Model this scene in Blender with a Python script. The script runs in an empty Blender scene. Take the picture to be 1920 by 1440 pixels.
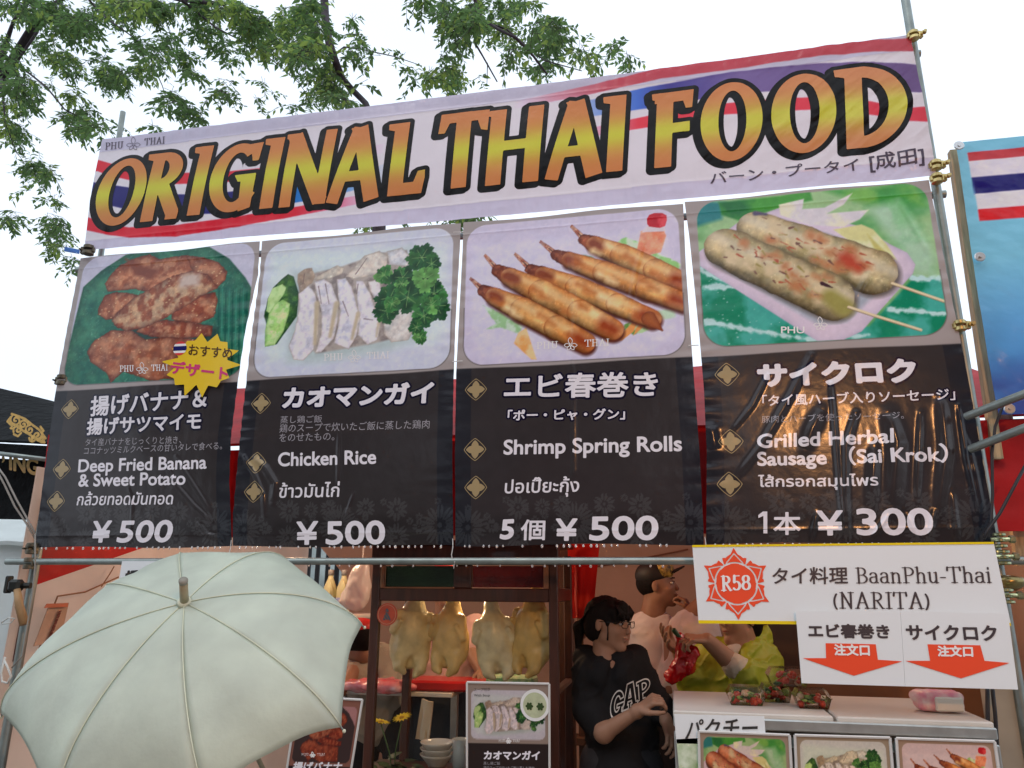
import bpy, math, random
import numpy as np
from mathutils import Vector, Matrix, noise as mnoise
from mathutils.bvhtree import BVHTree
random.seed(7); rng = np.random.default_rng(7)
C = bpy.context.scene.collection
scene = bpy.context.scene

# ---------------------------------------------------------------- camera
F = 1403.63; CAMY = -2.8; CAMZ = 1.55
RM = np.array([[0.97924649, -0.04771336, -0.19697652],
               [0.20260671, 0.25529904, 0.94539564],
               [0.00517991, -0.96568413, 0.25966773]])   # rows: world axes in camera axes
def W(px, py, y=0.0):
    """point of the plane y=const that the photograph shows at pixel (px, py)"""
    d = RM @ np.array([px - 960.0, py - 720.0, F]); t = (y - CAMY) / d[1]
    return Vector((d[0]*t, CAMY + d[1]*t, CAMZ + d[2]*t))
def WX(px, py, x):
    d = RM @ np.array([px - 960.0, py - 720.0, F]); t = x / d[0]
    return Vector((x, CAMY + d[1]*t, CAMZ + d[2]*t))
def WZ(px, py, z):
    d = RM @ np.array([px - 960.0, py - 720.0, F]); t = (z - CAMZ) / d[2]
    return Vector((d[0]*t, CAMY + d[1]*t, z))
cam = bpy.data.cameras.new('camera'); cam.sensor_width = 36; cam.lens = F/1920*36
cam.clip_start = 0.05; cam.clip_end = 3000
co = bpy.data.objects.new('camera', cam); C.objects.link(co); scene.camera = co
r_, u_, b_ = RM @ [1, 0, 0], RM @ [0, -1, 0], RM @ [0, 0, -1]
co.matrix_world = Matrix(((r_[0], u_[0], b_[0], 0), (r_[1], u_[1], b_[1], CAMY), (r_[2], u_[2], b_[2], CAMZ), (0, 0, 0, 1)))

# ---------------------------------------------------------------- overcast daylight
SUN_EL, SUN_AZ = 58, 205
w = bpy.data.worlds.new('World'); scene.world = w; w.use_nodes = True
nt = w.node_tree; nt.nodes.clear()
sky = nt.nodes.new('ShaderNodeTexSky'); sky.sky_type = 'NISHITA'; sky.sun_disc = False
sky.sun_elevation = math.radians(SUN_EL); sky.sun_rotation = math.radians(SUN_AZ); sky.dust_density = 3
cl = nt.nodes.new('ShaderNodeTexNoise'); cl.inputs['Scale'].default_value = 1.6; cl.inputs['Detail'].default_value = 4
cr = nt.nodes.new('ShaderNodeValToRGB'); cr.color_ramp.elements[0].position = .3; cr.color_ramp.elements[1].position = .7
cr.color_ramp.elements[0].color = (10.0, 11.3, 13.0, 1); cr.color_ramp.elements[1].color = (11.8, 12.9, 14.4, 1)
mx = nt.nodes.new('ShaderNodeMix'); mx.data_type = 'RGBA'; mx.inputs['Factor'].default_value = .9
bgn = nt.nodes.new('ShaderNodeBackground'); bgn.inputs['Strength'].default_value = 0.1
on = nt.nodes.new('ShaderNodeOutputWorld'); tc = nt.nodes.new('ShaderNodeTexCoord')
L = nt.links.new
L(tc.outputs['Generated'], cl.inputs['Vector']); L(cl.outputs['Fac'], cr.inputs['Fac'])
L(sky.outputs['Color'], mx.inputs['A']); L(cr.outputs['Color'], mx.inputs['B'])
L(mx.outputs['Result'], bgn.inputs['Color']); L(bgn.outputs[0], on.inputs['Surface'])
sd = bpy.data.lights.new('sun', 'SUN'); sd.energy = 0.5; sd.angle = math.radians(25); sd.color = (1, .97, .93)
so = bpy.data.objects.new('sun', sd); C.objects.link(so)
so.rotation_euler = (math.radians(90 - SUN_EL), 0, math.radians(180 - SUN_AZ))
scene.view_settings.view_transform = 'Standard'; scene.view_settings.look = 'None'
scene.view_settings.exposure = 0.02; scene.view_settings.gamma = 1; scene.view_settings.use_curve_mapping = False
scene.render.engine = 'CYCLES'
scene.cycles.max_bounces = 8; scene.cycles.transparent_max_bounces = 24

# ---------------------------------------------------------------- materials
def lin(c):
    c = np.asarray(c, float)/255.0
    return np.where(c <= .04045, c/12.92, ((c+.055)/1.055)**2.4)
PK = 1.28
def tone(c, k=None):
    return np.clip((lin(c)-.007)*(k or PK)*np.array([.975, 1.0, 1.01]), .003, .86)
def pc(r, g, b, k=None):
    """albedo of a print that reads (r,g,b) in the open shade of the stall front"""
    return tone((r, g, b), k)
MATS = {}
def mat(name, col=(.5, .5, .5), rough=.6, metal=0, var=.12, vscale=8, bump=0, bscale=60, spec=.5, trans=0, ior=1.45,
        alpha=1, transl=0, attr=False, emit=0, coat=0, col2=None, wave=None, bdist=.002, vdet=4, stretch=None):
    if name in MATS: return MATS[name]
    m = bpy.data.materials.new(name); m.use_nodes = True; t = m.node_tree; N = t.nodes; K = t.links.new
    b = N['Principled BSDF']; out = N['Material Output']
    b.inputs['Roughness'].default_value = rough; b.inputs['Metallic'].default_value = metal
    b.inputs['Specular IOR Level'].default_value = spec; b.inputs['IOR'].default_value = ior
    b.inputs['Transmission Weight'].default_value = trans; b.inputs['Coat Weight'].default_value = coat
    tcn = N.new('ShaderNodeTexCoord'); vec = tcn.outputs['Object']
    if stretch:
        mp = N.new('ShaderNodeMapping'); mp.inputs['Scale'].default_value = stretch; K(vec, mp.inputs['Vector']); vec = mp.outputs[0]
    if attr:
        a = N.new('ShaderNodeAttribute'); a.attribute_name = 'paint'; base = a.outputs['Color']
    else:
        rg = N.new('ShaderNodeRGB'); rg.outputs[0].default_value = (*[float(x) for x in col[:3]], 1); base = rg.outputs[0]
    if var > 0 or col2 is not None:
        nz = N.new('ShaderNodeTexNoise'); nz.inputs['Scale'].default_value = vscale; nz.inputs['Detail'].default_value = vdet
        K(vec, nz.inputs['Vector'])
        mr = N.new('ShaderNodeMapRange'); mr.inputs['From Min'].default_value = .3; mr.inputs['From Max'].default_value = .7
        K(nz.outputs['Fac'], mr.inputs['Value'])
        mi = N.new('ShaderNodeMix'); mi.data_type = 'RGBA'
        if col2 is not None:
            mi.inputs['B'].default_value = (*[float(x) for x in col2[:3]], 1); K(mr.outputs[0], mi.inputs['Factor'])
            K(base, mi.inputs['A'])
        else:
            mi.blend_type = 'MULTIPLY'; mi.inputs['Factor'].default_value = 1
            mr.inputs['To Min'].default_value = 1 - var; mr.inputs['To Max'].default_value = 1 + var*.4
            K(base, mi.inputs['A']); K(mr.outputs[0], mi.inputs['B'])
        base = mi.outputs['Result']
    K(base, b.inputs['Base Color'])
    if bump > 0:
        bn = N.new('ShaderNodeTexNoise'); bn.inputs['Scale'].default_value = bscale; bn.inputs['Detail'].default_value = 5
        K(vec, bn.inputs['Vector'])
        bp = N.new('ShaderNodeBump'); bp.inputs['Strength'].default_value = bump; bp.inputs['Distance'].default_value = bdist
        K(bn.outputs['Fac'], bp.inputs['Height']); K(bp.outputs[0], b.inputs['Normal'])
    if emit > 0:
        K(base, b.inputs['Emission Color']); b.inputs['Emission Strength'].default_value = emit
    if transl > 0:
        tr = N.new('ShaderNodeBsdfTranslucent'); K(base, tr.inputs['Color'])
        if bump > 0: K(bp.outputs[0], tr.inputs['Normal'])
        ms = N.new('ShaderNodeMixShader'); ms.inputs[0].default_value = transl
        K(b.outputs[0], ms.inputs[1]); K(tr.outputs[0], ms.inputs[2]); K(ms.outputs[0], out.inputs['Surface'])
    if alpha < 1:
        b.inputs['Alpha'].default_value = alpha
    MATS[name] = m
    return m

def pane_mat(name, tint=(.96, .98, .97), refl=.10, rough=.02):
    """thin clear sheet: lets light straight through and mirrors a little at grazing angles"""
    m = bpy.data.materials.new(name); m.use_nodes = True; t = m.node_tree; N = t.nodes; K = t.links.new; N.remove(N['Principled BSDF'])
    tr = N.new('ShaderNodeBsdfTransparent'); tr.inputs[0].default_value = (*tint, 1); gl = N.new('ShaderNodeBsdfGlossy'); gl.inputs['Roughness'].default_value = rough
    fr = N.new('ShaderNodeFresnel'); fr.inputs['IOR'].default_value = 1.28
    nz = N.new('ShaderNodeTexNoise'); nz.inputs['Scale'].default_value = 30; bp = N.new('ShaderNodeBump'); bp.inputs['Strength'].default_value = refl; bp.inputs['Distance'].default_value = .002
    K(nz.outputs['Fac'], bp.inputs['Height']); K(bp.outputs[0], gl.inputs['Normal']); K(bp.outputs[0], fr.inputs['Normal'])
    ms = N.new('ShaderNodeMixShader'); K(fr.outputs[0], ms.inputs[0]); K(tr.outputs[0], ms.inputs[1]); K(gl.outputs[0], ms.inputs[2]); K(ms.outputs[0], N['Material Output'].inputs['Surface'])
    MATS[name] = m; return m

# ---------------------------------------------------------------- object helpers
def tag(o, label=None, cat=None, group=None, kind=None):
    if label: o['label'] = label
    if cat: o['category'] = cat
    if group: o['group'] = group
    if kind: o['kind'] = kind
    return o
def empty(name, loc, label, cat, group=None, kind=None):
    o = bpy.data.objects.new(name, None); C.objects.link(o); o.location = loc; o.empty_display_size = .1
    return tag(o, label, cat, group, kind)
def mk(name, V, Fc, m, parent=None, smooth=False, paint=None, counts=None):
    """mesh object from world-space vertices; Fc is a list of faces or an (n,3|4) array"""
    V = np.asarray(V, float).reshape(-1, 3)
    org = np.zeros(3)
    if parent is not None:
        org = np.array(world_loc(parent))
    me = bpy.data.meshes.new(name)
    if isinstance(Fc, np.ndarray):
        k = Fc.shape[1]; n = len(Fc)
        me.vertices.add(len(V)); me.vertices.foreach_set('co', (V-org).astype(np.float32).ravel())
        me.loops.add(n*k); me.loops.foreach_set('vertex_index', Fc.astype(np.int32).ravel())
        me.polygons.add(n); me.polygons.foreach_set('loop_start', np.arange(0, n*k, k, dtype=np.int32))
        me.update(calc_edges=True)
    else:
        me.from_pydata([tuple(v) for v in (V-org)], [], [tuple(f) for f in Fc]); me.update()
    if smooth:
        me.polygons.foreach_set('use_smooth', np.ones(len(me.polygons), dtype=bool))
    if paint is not None:
        at = me.color_attributes.new('paint', 'FLOAT_COLOR', 'POINT')
        p4 = np.ones((len(V), 4), np.float32); p4[:, :3] = paint; at.data.foreach_set('color', p4.ravel())
    me.materials.append(m)
    o = bpy.data.objects.new(name, me); C.objects.link(o)
    if parent is not None: o.parent = parent
    return o
WL = {}
def world_loc(o):
    v = Vector((0, 0, 0))
    while o is not None:
        v = v + o.location; o = o.parent
    return v
class MB:
    """collects simple shapes; build() links them as ONE mesh object"""
    def __init__(s): s.V = []; s.F = []
    def add(s, V, Fc):
        n = len(s.V); s.V += [tuple(v) for v in V]; s.F += [tuple(i+n for i in f) for f in Fc]; return s
    def box(s, c, d, rz=0, ch=0.0, M=None):
        hx, hy, hz = d[0]/2, d[1]/2, d[2]/2; c = Vector(c)
        ch = min(ch, hx*.45, hy*.45, hz*.45)
        pts = []
        if ch <= 0:
            for x in (-hx, hx):
                for y in (-hy, hy):
                    for z in (-hz, hz): pts.append(Vector((x, y, z)))
            fs = [(0, 1, 3, 2), (4, 6, 7, 5), (0, 4, 5, 1), (2, 3, 7, 6), (0, 2, 6, 4), (1, 5, 7, 3)]
        else:
            idx = {}
            for sx in (-1, 1):
                for sy in (-1, 1):
                    for sz in (-1, 1):
                        for k, (a, b_, e) in enumerate(((hx, hy-ch, hz-ch), (hx-ch, hy, hz-ch), (hx-ch, hy-ch, hz))):
                            idx[(sx, sy, sz, k)] = len(pts); pts.append(Vector((sx*a, sy*b_, sz*e)))
            g = lambda *a: idx[a]; fs = []
            for s1 in (-1, 1):
                fs.append([g(s1, -1, -1, 0), g(s1, 1, -1, 0), g(s1, 1, 1, 0), g(s1, -1, 1, 0)][::s1])
                fs.append([g(-1, s1, -1, 1), g(1, s1, -1, 1), g(1, s1, 1, 1), g(-1, s1, 1, 1)][::-s1])
                fs.append([g(-1, -1, s1, 2), g(1, -1, s1, 2), g(1, 1, s1, 2), g(-1, 1, s1, 2)][::s1])
                for s2 in (-1, 1):
                    fs.append([g(s1, s2, -1, 0), g(s1, s2, 1, 0), g(s1, s2, 1, 1), g(s1, s2, -1, 1)])
                    fs.append([g(s1, -1, s2, 0), g(s1, 1, s2, 0), g(s1, 1, s2, 2), g(s1, -1, s2, 2)])
                    fs.append([g(-1, s1, s2, 1), g(1, s1, s2, 1), g(1, s1, s2, 2), g(-1, s1, s2, 2)])
                    for s3 in (-1, 1): fs.append([g(s1, s2, s3, 0), g(s1, s2, s3, 1), g(s1, s2, s3, 2)])
        if M is None: M = Matrix.Rotation(rz, 3, 'Z')
        s.add([c + M @ p for p in pts], fs); return s
    def tube(s, pts, r, n=8, cap=True, flat=None):
        pts = [Vector(p) for p in pts]; rs = r if isinstance(r, (list, tuple)) else [r]*len(pts)
        V = []; Fc = []; up = None
        for i, p in enumerate(pts):
            t = (pts[min(i+1, len(pts)-1)] - pts[max(i-1, 0)])
            t = t.normalized() if t.length > 1e-9 else Vector((0, 0, 1))
            if up is None: up = t.orthogonal().normalized()
            up = (up - t*up.dot(t)); up = up.normalized() if up.length > 1e-6 else t.orthogonal().normalized()
            sd_ = t.cross(up)
            for k in range(n):
                a = 2*math.pi*k/n; V.append(p + (up*math.cos(a) + sd_*math.sin(a))*rs[i])
        for i in range(len(pts)-1):
            for k in range(n): Fc.append((i*n+k, i*n+(k+1) % n, (i+1)*n+(k+1) % n, (i+1)*n+k))
        if cap: Fc.append(tuple(range(n))[::-1]); Fc.append(tuple(range((len(pts)-1)*n, len(pts)*n)))
        s.add(V, Fc); return s
    def lathe(s, c, prof, n=20, M=None):
        V = []; Fc = []; c = Vector(c); M = M or Matrix.Identity(3)
        for (r, z) in prof:
            for k in range(n):
                a = 2*math.pi*k/n; V.append(c + M @ Vector((r*math.cos(a), r*math.sin(a), z)))
        for i in range(len(prof)-1):
            for k in range(n): Fc.append((i*n+k, i*n+(k+1) % n, (i+1)*n+(k+1) % n, (i+1)*n+k))
        Fc.append(tuple(range(n))[::-1]); Fc.append(tuple(range((len(prof)-1)*n, len(prof)*n)))
        s.add(V, Fc); return s
    def prism(s, poly, y0, y1):
        """closed outline [(x,z)..] extruded in y"""
        n = len(poly); V = [(x, y0, z) for x, z in poly] + [(x, y1, z) for x, z in poly]
        Fc = [tuple(range(n)), tuple(range(n, 2*n))[::-1]] + [(i, i+n, (i+1) % n+n, (i+1) % n) for i in range(n)]
        s.add(V, Fc); return s
    def ball(s, c, r, n=10, m=7, M=None):
        if not isinstance(r, (tuple, list)): r = (r, r, r)
        V = []; Fc = []; c = Vector(c); M = M or Matrix.Identity(3)
        for j in range(m+1):
            ph = math.pi*j/m
            for k in range(n):
                a = 2*math.pi*k/n
                V.append(c + M @ Vector((r[0]*math.sin(ph)*math.cos(a), r[1]*math.sin(ph)*math.sin(a), r[2]*math.cos(ph))))
        for j in range(m):
            for k in range(n): Fc.append((j*n+k, (j+1)*n+k, (j+1)*n+(k+1) % n, j*n+(k+1) % n))
        s.add(V, Fc); return s
    def build(s, name, m, parent=None, smooth=False):
        return mk(name, s.V, s.F, m, parent, smooth)
def autosmooth(o, ang=35):
    me = o.data
    me.polygons.foreach_set('use_smooth', np.ones(len(me.polygons), dtype=bool))
    import bmesh
    bm = bmesh.new(); bm.from_mesh(me); lim = math.radians(ang)
    for e in bm.edges:
        if len(e.link_faces) == 2 and e.calc_face_angle(0) > lim: e.smooth = False
    bm.to_mesh(me); bm.free(); return o
def copy_tree(o, d, label=None, parent=None):
    c = o.copy(); C.objects.link(c)
    if parent is None:
        c.location = Vector(o.location) + Vector(d)
        if label: c['label'] = label
    else: c.parent = parent
    for ch in list(o.children): copy_tree(ch, (0, 0, 0), None, c)
    return c

# ---------------------------------------------------------------- numpy noise, 2D distance fields, meshing
_lat = rng.random((64, 64, 64)).astype(np.float32)
def vn(x, y, z=0.0):
    x = np.asarray(x, float); y = np.asarray(y, float); z = np.zeros_like(x)+z
    xi = np.floor(x).astype(int); yi = np.floor(y).astype(int); zi = np.floor(z).astype(int)
    fx = x-xi; fy = y-yi; fz = z-zi
    fx = fx*fx*(3-2*fx); fy = fy*fy*(3-2*fy); fz = fz*fz*(3-2*fz)
    g = lambda a, b, c: _lat[(xi+a) & 63, (yi+b) & 63, (zi+c) & 63]
    l = lambda a, b, t: a+(b-a)*t
    return l(l(l(g(0, 0, 0), g(1, 0, 0), fx), l(g(0, 1, 0), g(1, 1, 0), fx), fy),
             l(l(g(0, 0, 1), g(1, 0, 1), fx), l(g(0, 1, 1), g(1, 1, 1), fx), fy), fz)
def fbm(x, y, z=0.0, o=4):
    s = 0; a = .5; t = 0
    for i in range(o):
        s = s + a*vn(x*2**i+i*7.3, y*2**i+i*3.1, np.asarray(z)*2**i+i*1.7); t += a; a *= .5
    return s/t
def seg_d(X, Z, a, b):
    ax, az = a; bx, bz = b; dx, dz = bx-ax, bz-az; q = dx*dx+dz*dz+1e-12
    t = np.clip(((X-ax)*dx+(Z-az)*dz)/q, 0, 1)
    return np.hypot(X-ax-t*dx, Z-az-t*dz), t
def poly_sd(X, Z, P):
    """signed distance to polygon, negative inside"""
    d = np.full(X.shape, 1e9); ins = np.zeros(X.shape, bool); n = len(P)
    for i in range(n):
        a = P[i]; b = P[(i+1) % n]; dd, _ = seg_d(X, Z, a, b); d = np.minimum(d, dd)
        if a[1] != b[1]:
            c = ((a[1] > Z) != (b[1] > Z)) & (X < (b[0]-a[0])*(Z-a[1])/(b[1]-a[1]) + a[0]); ins ^= c
    return np.where(ins, -d, d)
def segs_sd(X, Z, S):
    """signed distance on a grid X[i],Z[j] to an outline given as segments S (n,4); even-odd inside"""
    nx, nz = len(X), len(Z); out = np.full((nx, nz), 1e9); ins = np.zeros((nx, nz), bool)
    B = 16; pad = (X[1]-X[0])*14
    for i0 in range(0, nx, B):
        xs = X[i0:i0+B]; lo = np.minimum(S[:, 0], S[:, 2]); hi = np.maximum(S[:, 0], S[:, 2])
        s = S[(hi > xs[0]-pad) & (lo < xs[-1]+pad)]
        if not len(s): continue
        for j0 in range(0, nz, 32):
            zs = Z[j0:j0+32]; lz = np.minimum(s[:, 1], s[:, 3]); hz = np.maximum(s[:, 1], s[:, 3])
            q = s[(hz > zs[0]-pad) & (lz < zs[-1]+pad)]
            if len(q):
                gx, gz = np.meshgrid(xs, zs, indexing='ij'); gx = gx[..., None]; gz = gz[..., None]
                dx = q[:, 2]-q[:, 0]; dz = q[:, 3]-q[:, 1]; t = np.clip(((gx-q[:, 0])*dx+(gz-q[:, 1])*dz)/(dx*dx+dz*dz+1e-14), 0, 1)
                out[i0:i0+len(xs), j0:j0+len(zs)] = np.sqrt(((gx-q[:, 0]-t*dx)**2+(gz-q[:, 1]-t*dz)**2).min(-1))
        for ii, x in enumerate(xs):
            c = s[(s[:, 0] > x) != (s[:, 2] > x)]
            if not len(c): continue
            zc = c[:, 1]+(x-c[:, 0])/(c[:, 2]-c[:, 0])*(c[:, 3]-c[:, 1])
            ins[i0+ii] = ((zc[None, :] > Z[:, None]).sum(1) % 2) == 1
    return np.where(ins, -out, out)
def msq(X, Z, f):
    """triangles covering f<0 on the grid"""
    nx, nz = f.shape; GX, GZ = np.meshgrid(X, Z, indexing='ij')
    I = f < 0; vid = np.full((nx, nz), -1); V = []; n = 0
    k = I.sum(); vid[I] = np.arange(k); V.append(np.stack([GX[I], GZ[I]], 1)); n += k
    def edges(a, b):
        nonlocal n
        ia, ib = I[a], I[b]; cr_ = ia != ib; e = np.full(ia.shape, -1); fa, fb = f[a][cr_], f[b][cr_]; t = fa/(fa-fb)
        P = np.stack([GX[a][cr_]+t*(GX[b][cr_]-GX[a][cr_]), GZ[a][cr_]+t*(GZ[b][cr_]-GZ[a][cr_])], 1)
        e[cr_] = np.arange(n, n+len(P)); n += len(P); V.append(P); return e
    s0 = slice(0, -1); s1 = slice(1, None); al = slice(None)
    eh = edges((s0, al), (s1, al)); ev = edges((al, s0), (al, s1)); ed = edges((s0, s0), (s1, s1))
    T = []
    A = vid[:-1, :-1]; Bq = vid[1:, :-1]; Cq = vid[1:, 1:]; Dq = vid[:-1, 1:]
    for (a, b, c, ab, bc, ca) in ((A, Bq, Cq, eh[:, :-1], ev[1:, :], ed), (A, Cq, Dq, ed, eh[:, 1:], ev[:-1, :])):
        ia, ib, ic = a >= 0, b >= 0, c >= 0
        def put(mask, *tr):
            if mask.any():
                for t in tr: T.append(np.stack([q[mask] for q in t], 1))
        put(ia & ib & ic, (a, b, c))
        put(ia & ~ib & ~ic, (a, ab, ca)); put(~ia & ib & ~ic, (b, bc, ab)); put(~ia & ~ib & ic, (c, ca, bc))
        put(ia & ib & ~ic, (a, b, bc), (a, bc, ca)); put(~ia & ib & ic, (b, c, ca), (b, ca, ab)); put(ia & ~ib & ic, (c, a, ab), (c, ab, bc))
    if not T: return np.zeros((0, 2)), np.zeros((0, 3), int)
    return np.concatenate(V), np.concatenate(T)

# 3D distance fields -> one continuous surface (surface nets)
def rcone(P, a, b, ra, rb):
    a = np.array(a); b = np.array(b); d = b-a; q = d@d+1e-12
    t = np.clip(((P-a)@d)/q, 0, 1); return np.linalg.norm(P-a-t[..., None]*d, axis=-1)-(ra+(rb-ra)*t)
def ellip(P, c, r, M=None):
    Q = P-np.array(c)
    if M is not None: Q = Q@np.array(M)
    r = np.array(r); k = np.linalg.norm(Q/r, axis=-1); k2 = np.linalg.norm(Q/(r*r), axis=-1)+1e-9
    return k*(k-1)/k2
def smin(a, b, k):
    h = np.clip(.5+.5*(b-a)/k, 0, 1); return b+(a-b)*h-k*h*(1-h)
def nets(prims, cell, noise=None, lo=None, hi=None, cut=None):
    """prims: list of (kind, args, k). kinds: c = round cone, e = ellipsoid, -e = carve"""
    los, his = [], []
    for kd, a, k in prims:
        if kd == 'c':
            r = max(a[2], a[3]); los.append(np.minimum(a[0], a[1])-r-k); his.append(np.maximum(a[0], a[1])+r+k)
        elif kd == 'e':
            r = max(a[1]); los.append(np.array(a[0])-r-k); his.append(np.array(a[0])+r+k)
    lo = np.min(los, 0)-cell*2 if lo is None else np.array(lo); hi = np.max(his, 0)+cell*2 if hi is None else np.array(hi)
    n = np.ceil((hi-lo)/cell).astype(int)+1
    ax = [lo[i]+cell*np.arange(n[i]) for i in range(3)]
    f = np.full(n, 1.0)
    for kd, a, k in prims:
        if kd == 'c': r = max(a[2], a[3]); l = np.minimum(a[0], a[1])-r; h = np.maximum(a[0], a[1])+r
        else: r = max(a[1]); l = np.array(a[0])-r; h = np.array(a[0])+r
        pd = k*1.5+cell*3
        i0 = np.clip(np.floor((l-pd-lo)/cell).astype(int), 0, n); i1 = np.clip(np.ceil((h+pd-lo)/cell).astype(int)+1, 0, n)
        if (i1 <= i0).any(): continue
        sl = tuple(slice(i0[q], i1[q]) for q in range(3))
        P = np.stack(np.meshgrid(*[ax[q][sl[q]] for q in range(3)], indexing='ij'), -1)
        d = rcone(P, *a) if kd == 'c' else ellip(P, *a)
        f[sl] = -smin(-f[sl], d, k) if kd == '-e' else smin(f[sl], d, k)
    if noise is not None or cut is not None:
        P = np.stack(np.meshgrid(*ax, indexing='ij'), -1)
        if noise is not None:
            near = np.abs(f) < .06; f[near] += noise(P[near])
        if cut is not None: f = np.maximum(f, cut(P))
    I = f < 0
    cnt = np.zeros(n-1); acc = np.zeros((*(n-1), 3))
    cor = [(i, j, k) for i in (0, 1) for j in (0, 1) for k in (0, 1)]
    g = lambda c: tuple(slice(c[q], n[q]-1+c[q]) for q in range(3))
    inc = sum(I[g(c)].astype(int) for c in cor); act = (inc > 0) & (inc < 8)
    ai = np.argwhere(act); acc = np.zeros((len(ai), 3)); cnt = np.zeros(len(ai))
    for i in range(8):
        for j in range(i+1, 8):
            a, b = np.array(cor[i]), np.array(cor[j])
            if abs(a-b).sum() != 1: continue
            fa = f[tuple((ai+a).T)]; fb = f[tuple((ai+b).T)]; m_ = (fa < 0) != (fb < 0)
            t = np.where(m_, fa/np.where(m_, fa-fb, 1), 0)[:, None]
            acc += np.where(m_[:, None], a+t*(b-a), 0); cnt += m_
    V = lo+cell*(ai+acc/cnt[:, None])
    vid = np.full(n-1, -1); vid[tuple(ai.T)] = np.arange(len(ai)); Q = []
    for ax_ in range(3):
        u, v = [(1, 2), (2, 0), (0, 1)][ax_]
        sa = [slice(1, -1)]*3; sa[ax_] = slice(0, -1); sb = [slice(1, -1)]*3; sb[ax_] = slice(1, None)
        A_, B_ = I[tuple(sa)], I[tuple(sb)]; e = np.argwhere(A_ != B_)
        if not len(e): continue
        off = np.ones(3, int); off[ax_] = 0; e0 = e+off; flip = A_[tuple(e.T)]
        du = np.zeros(3, int); du[u] = 1; dv = np.zeros(3, int); dv[v] = 1
        q = np.stack([vid[tuple((e0-du-dv).T)], vid[tuple((e0-dv).T)], vid[tuple(e0.T)], vid[tuple((e0-du).T)]], 1)
        q[~flip] = q[~flip][:, ::-1]; q = q[(q >= 0).all(1)]; Q.append(q)
    return V, np.concatenate(Q)

# ================================================================ printing: text and shapes laid on a sign's surface
class Plane:
    def __init__(s, y, disp=None): s.y = y; s.disp = disp
    def to3(s, x, z, off=0.0):
        x = np.asarray(x, float); z = np.asarray(z, float)
        d = s.disp(x, z) if s.disp else 0*x
        return np.stack([x, s.y + d - off + 0*x, z], -1)
    def q(s, px, py):
        v = W(px, py, s.y); return np.array([v.x, v.z])
    def pts(s, P, ox=0, oy=0, k=1.0): return [tuple(s.q(ox+a/k, oy+b/k)) for a, b in P]
_TX = {}
def text_mesh(st, fill, res=4):
    key = (st, fill, res)
    if key in _TX: return _TX[key]
    cu = bpy.data.curves.new('t', 'FONT'); cu.body = st; cu.fill_mode = 'FRONT' if fill else 'NONE'; cu.resolution_u = res
    ob = bpy.data.objects.new('t', cu); C.objects.link(ob); bpy.context.view_layer.update()
    me = bpy.data.meshes.new_from_object(ob.evaluated_get(bpy.context.evaluated_depsgraph_get()))
    V = np.array([v.co[:2] for v in me.vertices])
    E = np.array([list(e.vertices) for e in me.edges]); T = [tuple(p.vertices) for p in me.polygons]
    bpy.data.objects.remove(ob); bpy.data.curves.remove(cu); bpy.data.meshes.remove(me)
    _TX[key] = (V, E, T); return _TX[key]
CAPH = float(text_mesh('H', False)[0][:, 1].max()); print('cap height', CAPH)
def frame(pl, bl, br, tl):
    O = pl.q(*bl); return O, pl.q(*br)-O, pl.q(*tl)-O
def lettering(pl, st, bl, br, tl, m, parent, bold=0.0, outline=None, cell=.0025, cap=False, off=.0012, name='lettering'):
    """ink box of the string goes from bl (bottom left) to br and tl, all read off the photograph"""
    O, ux, uz = frame(pl, bl, br, tl)
    small = bold == 0 and outline is None
    V, E, T = text_mesh(st, small, 3 if small else 5)
    x0, x1 = V[:, 0].min(), V[:, 0].max(); z0, z1 = V[:, 1].min(), V[:, 1].max()
    if cap: z0, z1 = 0.0, CAPH
    u = (V[:, 0]-x0)/(x1-x0); v = (V[:, 1]-z0)/(z1-z0)
    if bold:
        bu = bold/np.linalg.norm(ux); bv = bold/np.linalg.norm(uz); u = bu+u*(1-2*bu); v = bv+v*(1-2*bv)
    P = O + u[:, None]*ux + v[:, None]*uz
    if small:
        return mk(name, pl.to3(P[:, 0], P[:, 1], off), T, m, parent)
    S = np.concatenate([P[E[:, 0]], P[E[:, 1]]], 1)
    ow = outline[1] if outline else 0; pad = bold+ow+cell*2
    X = np.arange(P[:, 0].min()-pad, P[:, 0].max()+pad, cell); Z = np.arange(P[:, 1].min()-pad, P[:, 1].max()+pad, cell)
    f = segs_sd(X, Z, S)
    vv, tt = msq(X, Z, f-bold); o = mk(name, pl.to3(vv[:, 0], vv[:, 1], off), tt, m, parent, smooth=True)
    if outline:
        vv, tt = msq(X, Z, f-bold-ow); mk('lettering_outline', pl.to3(vv[:, 0], vv[:, 1], off*.5), tt, outline[0], parent, smooth=True)
    return o
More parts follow.
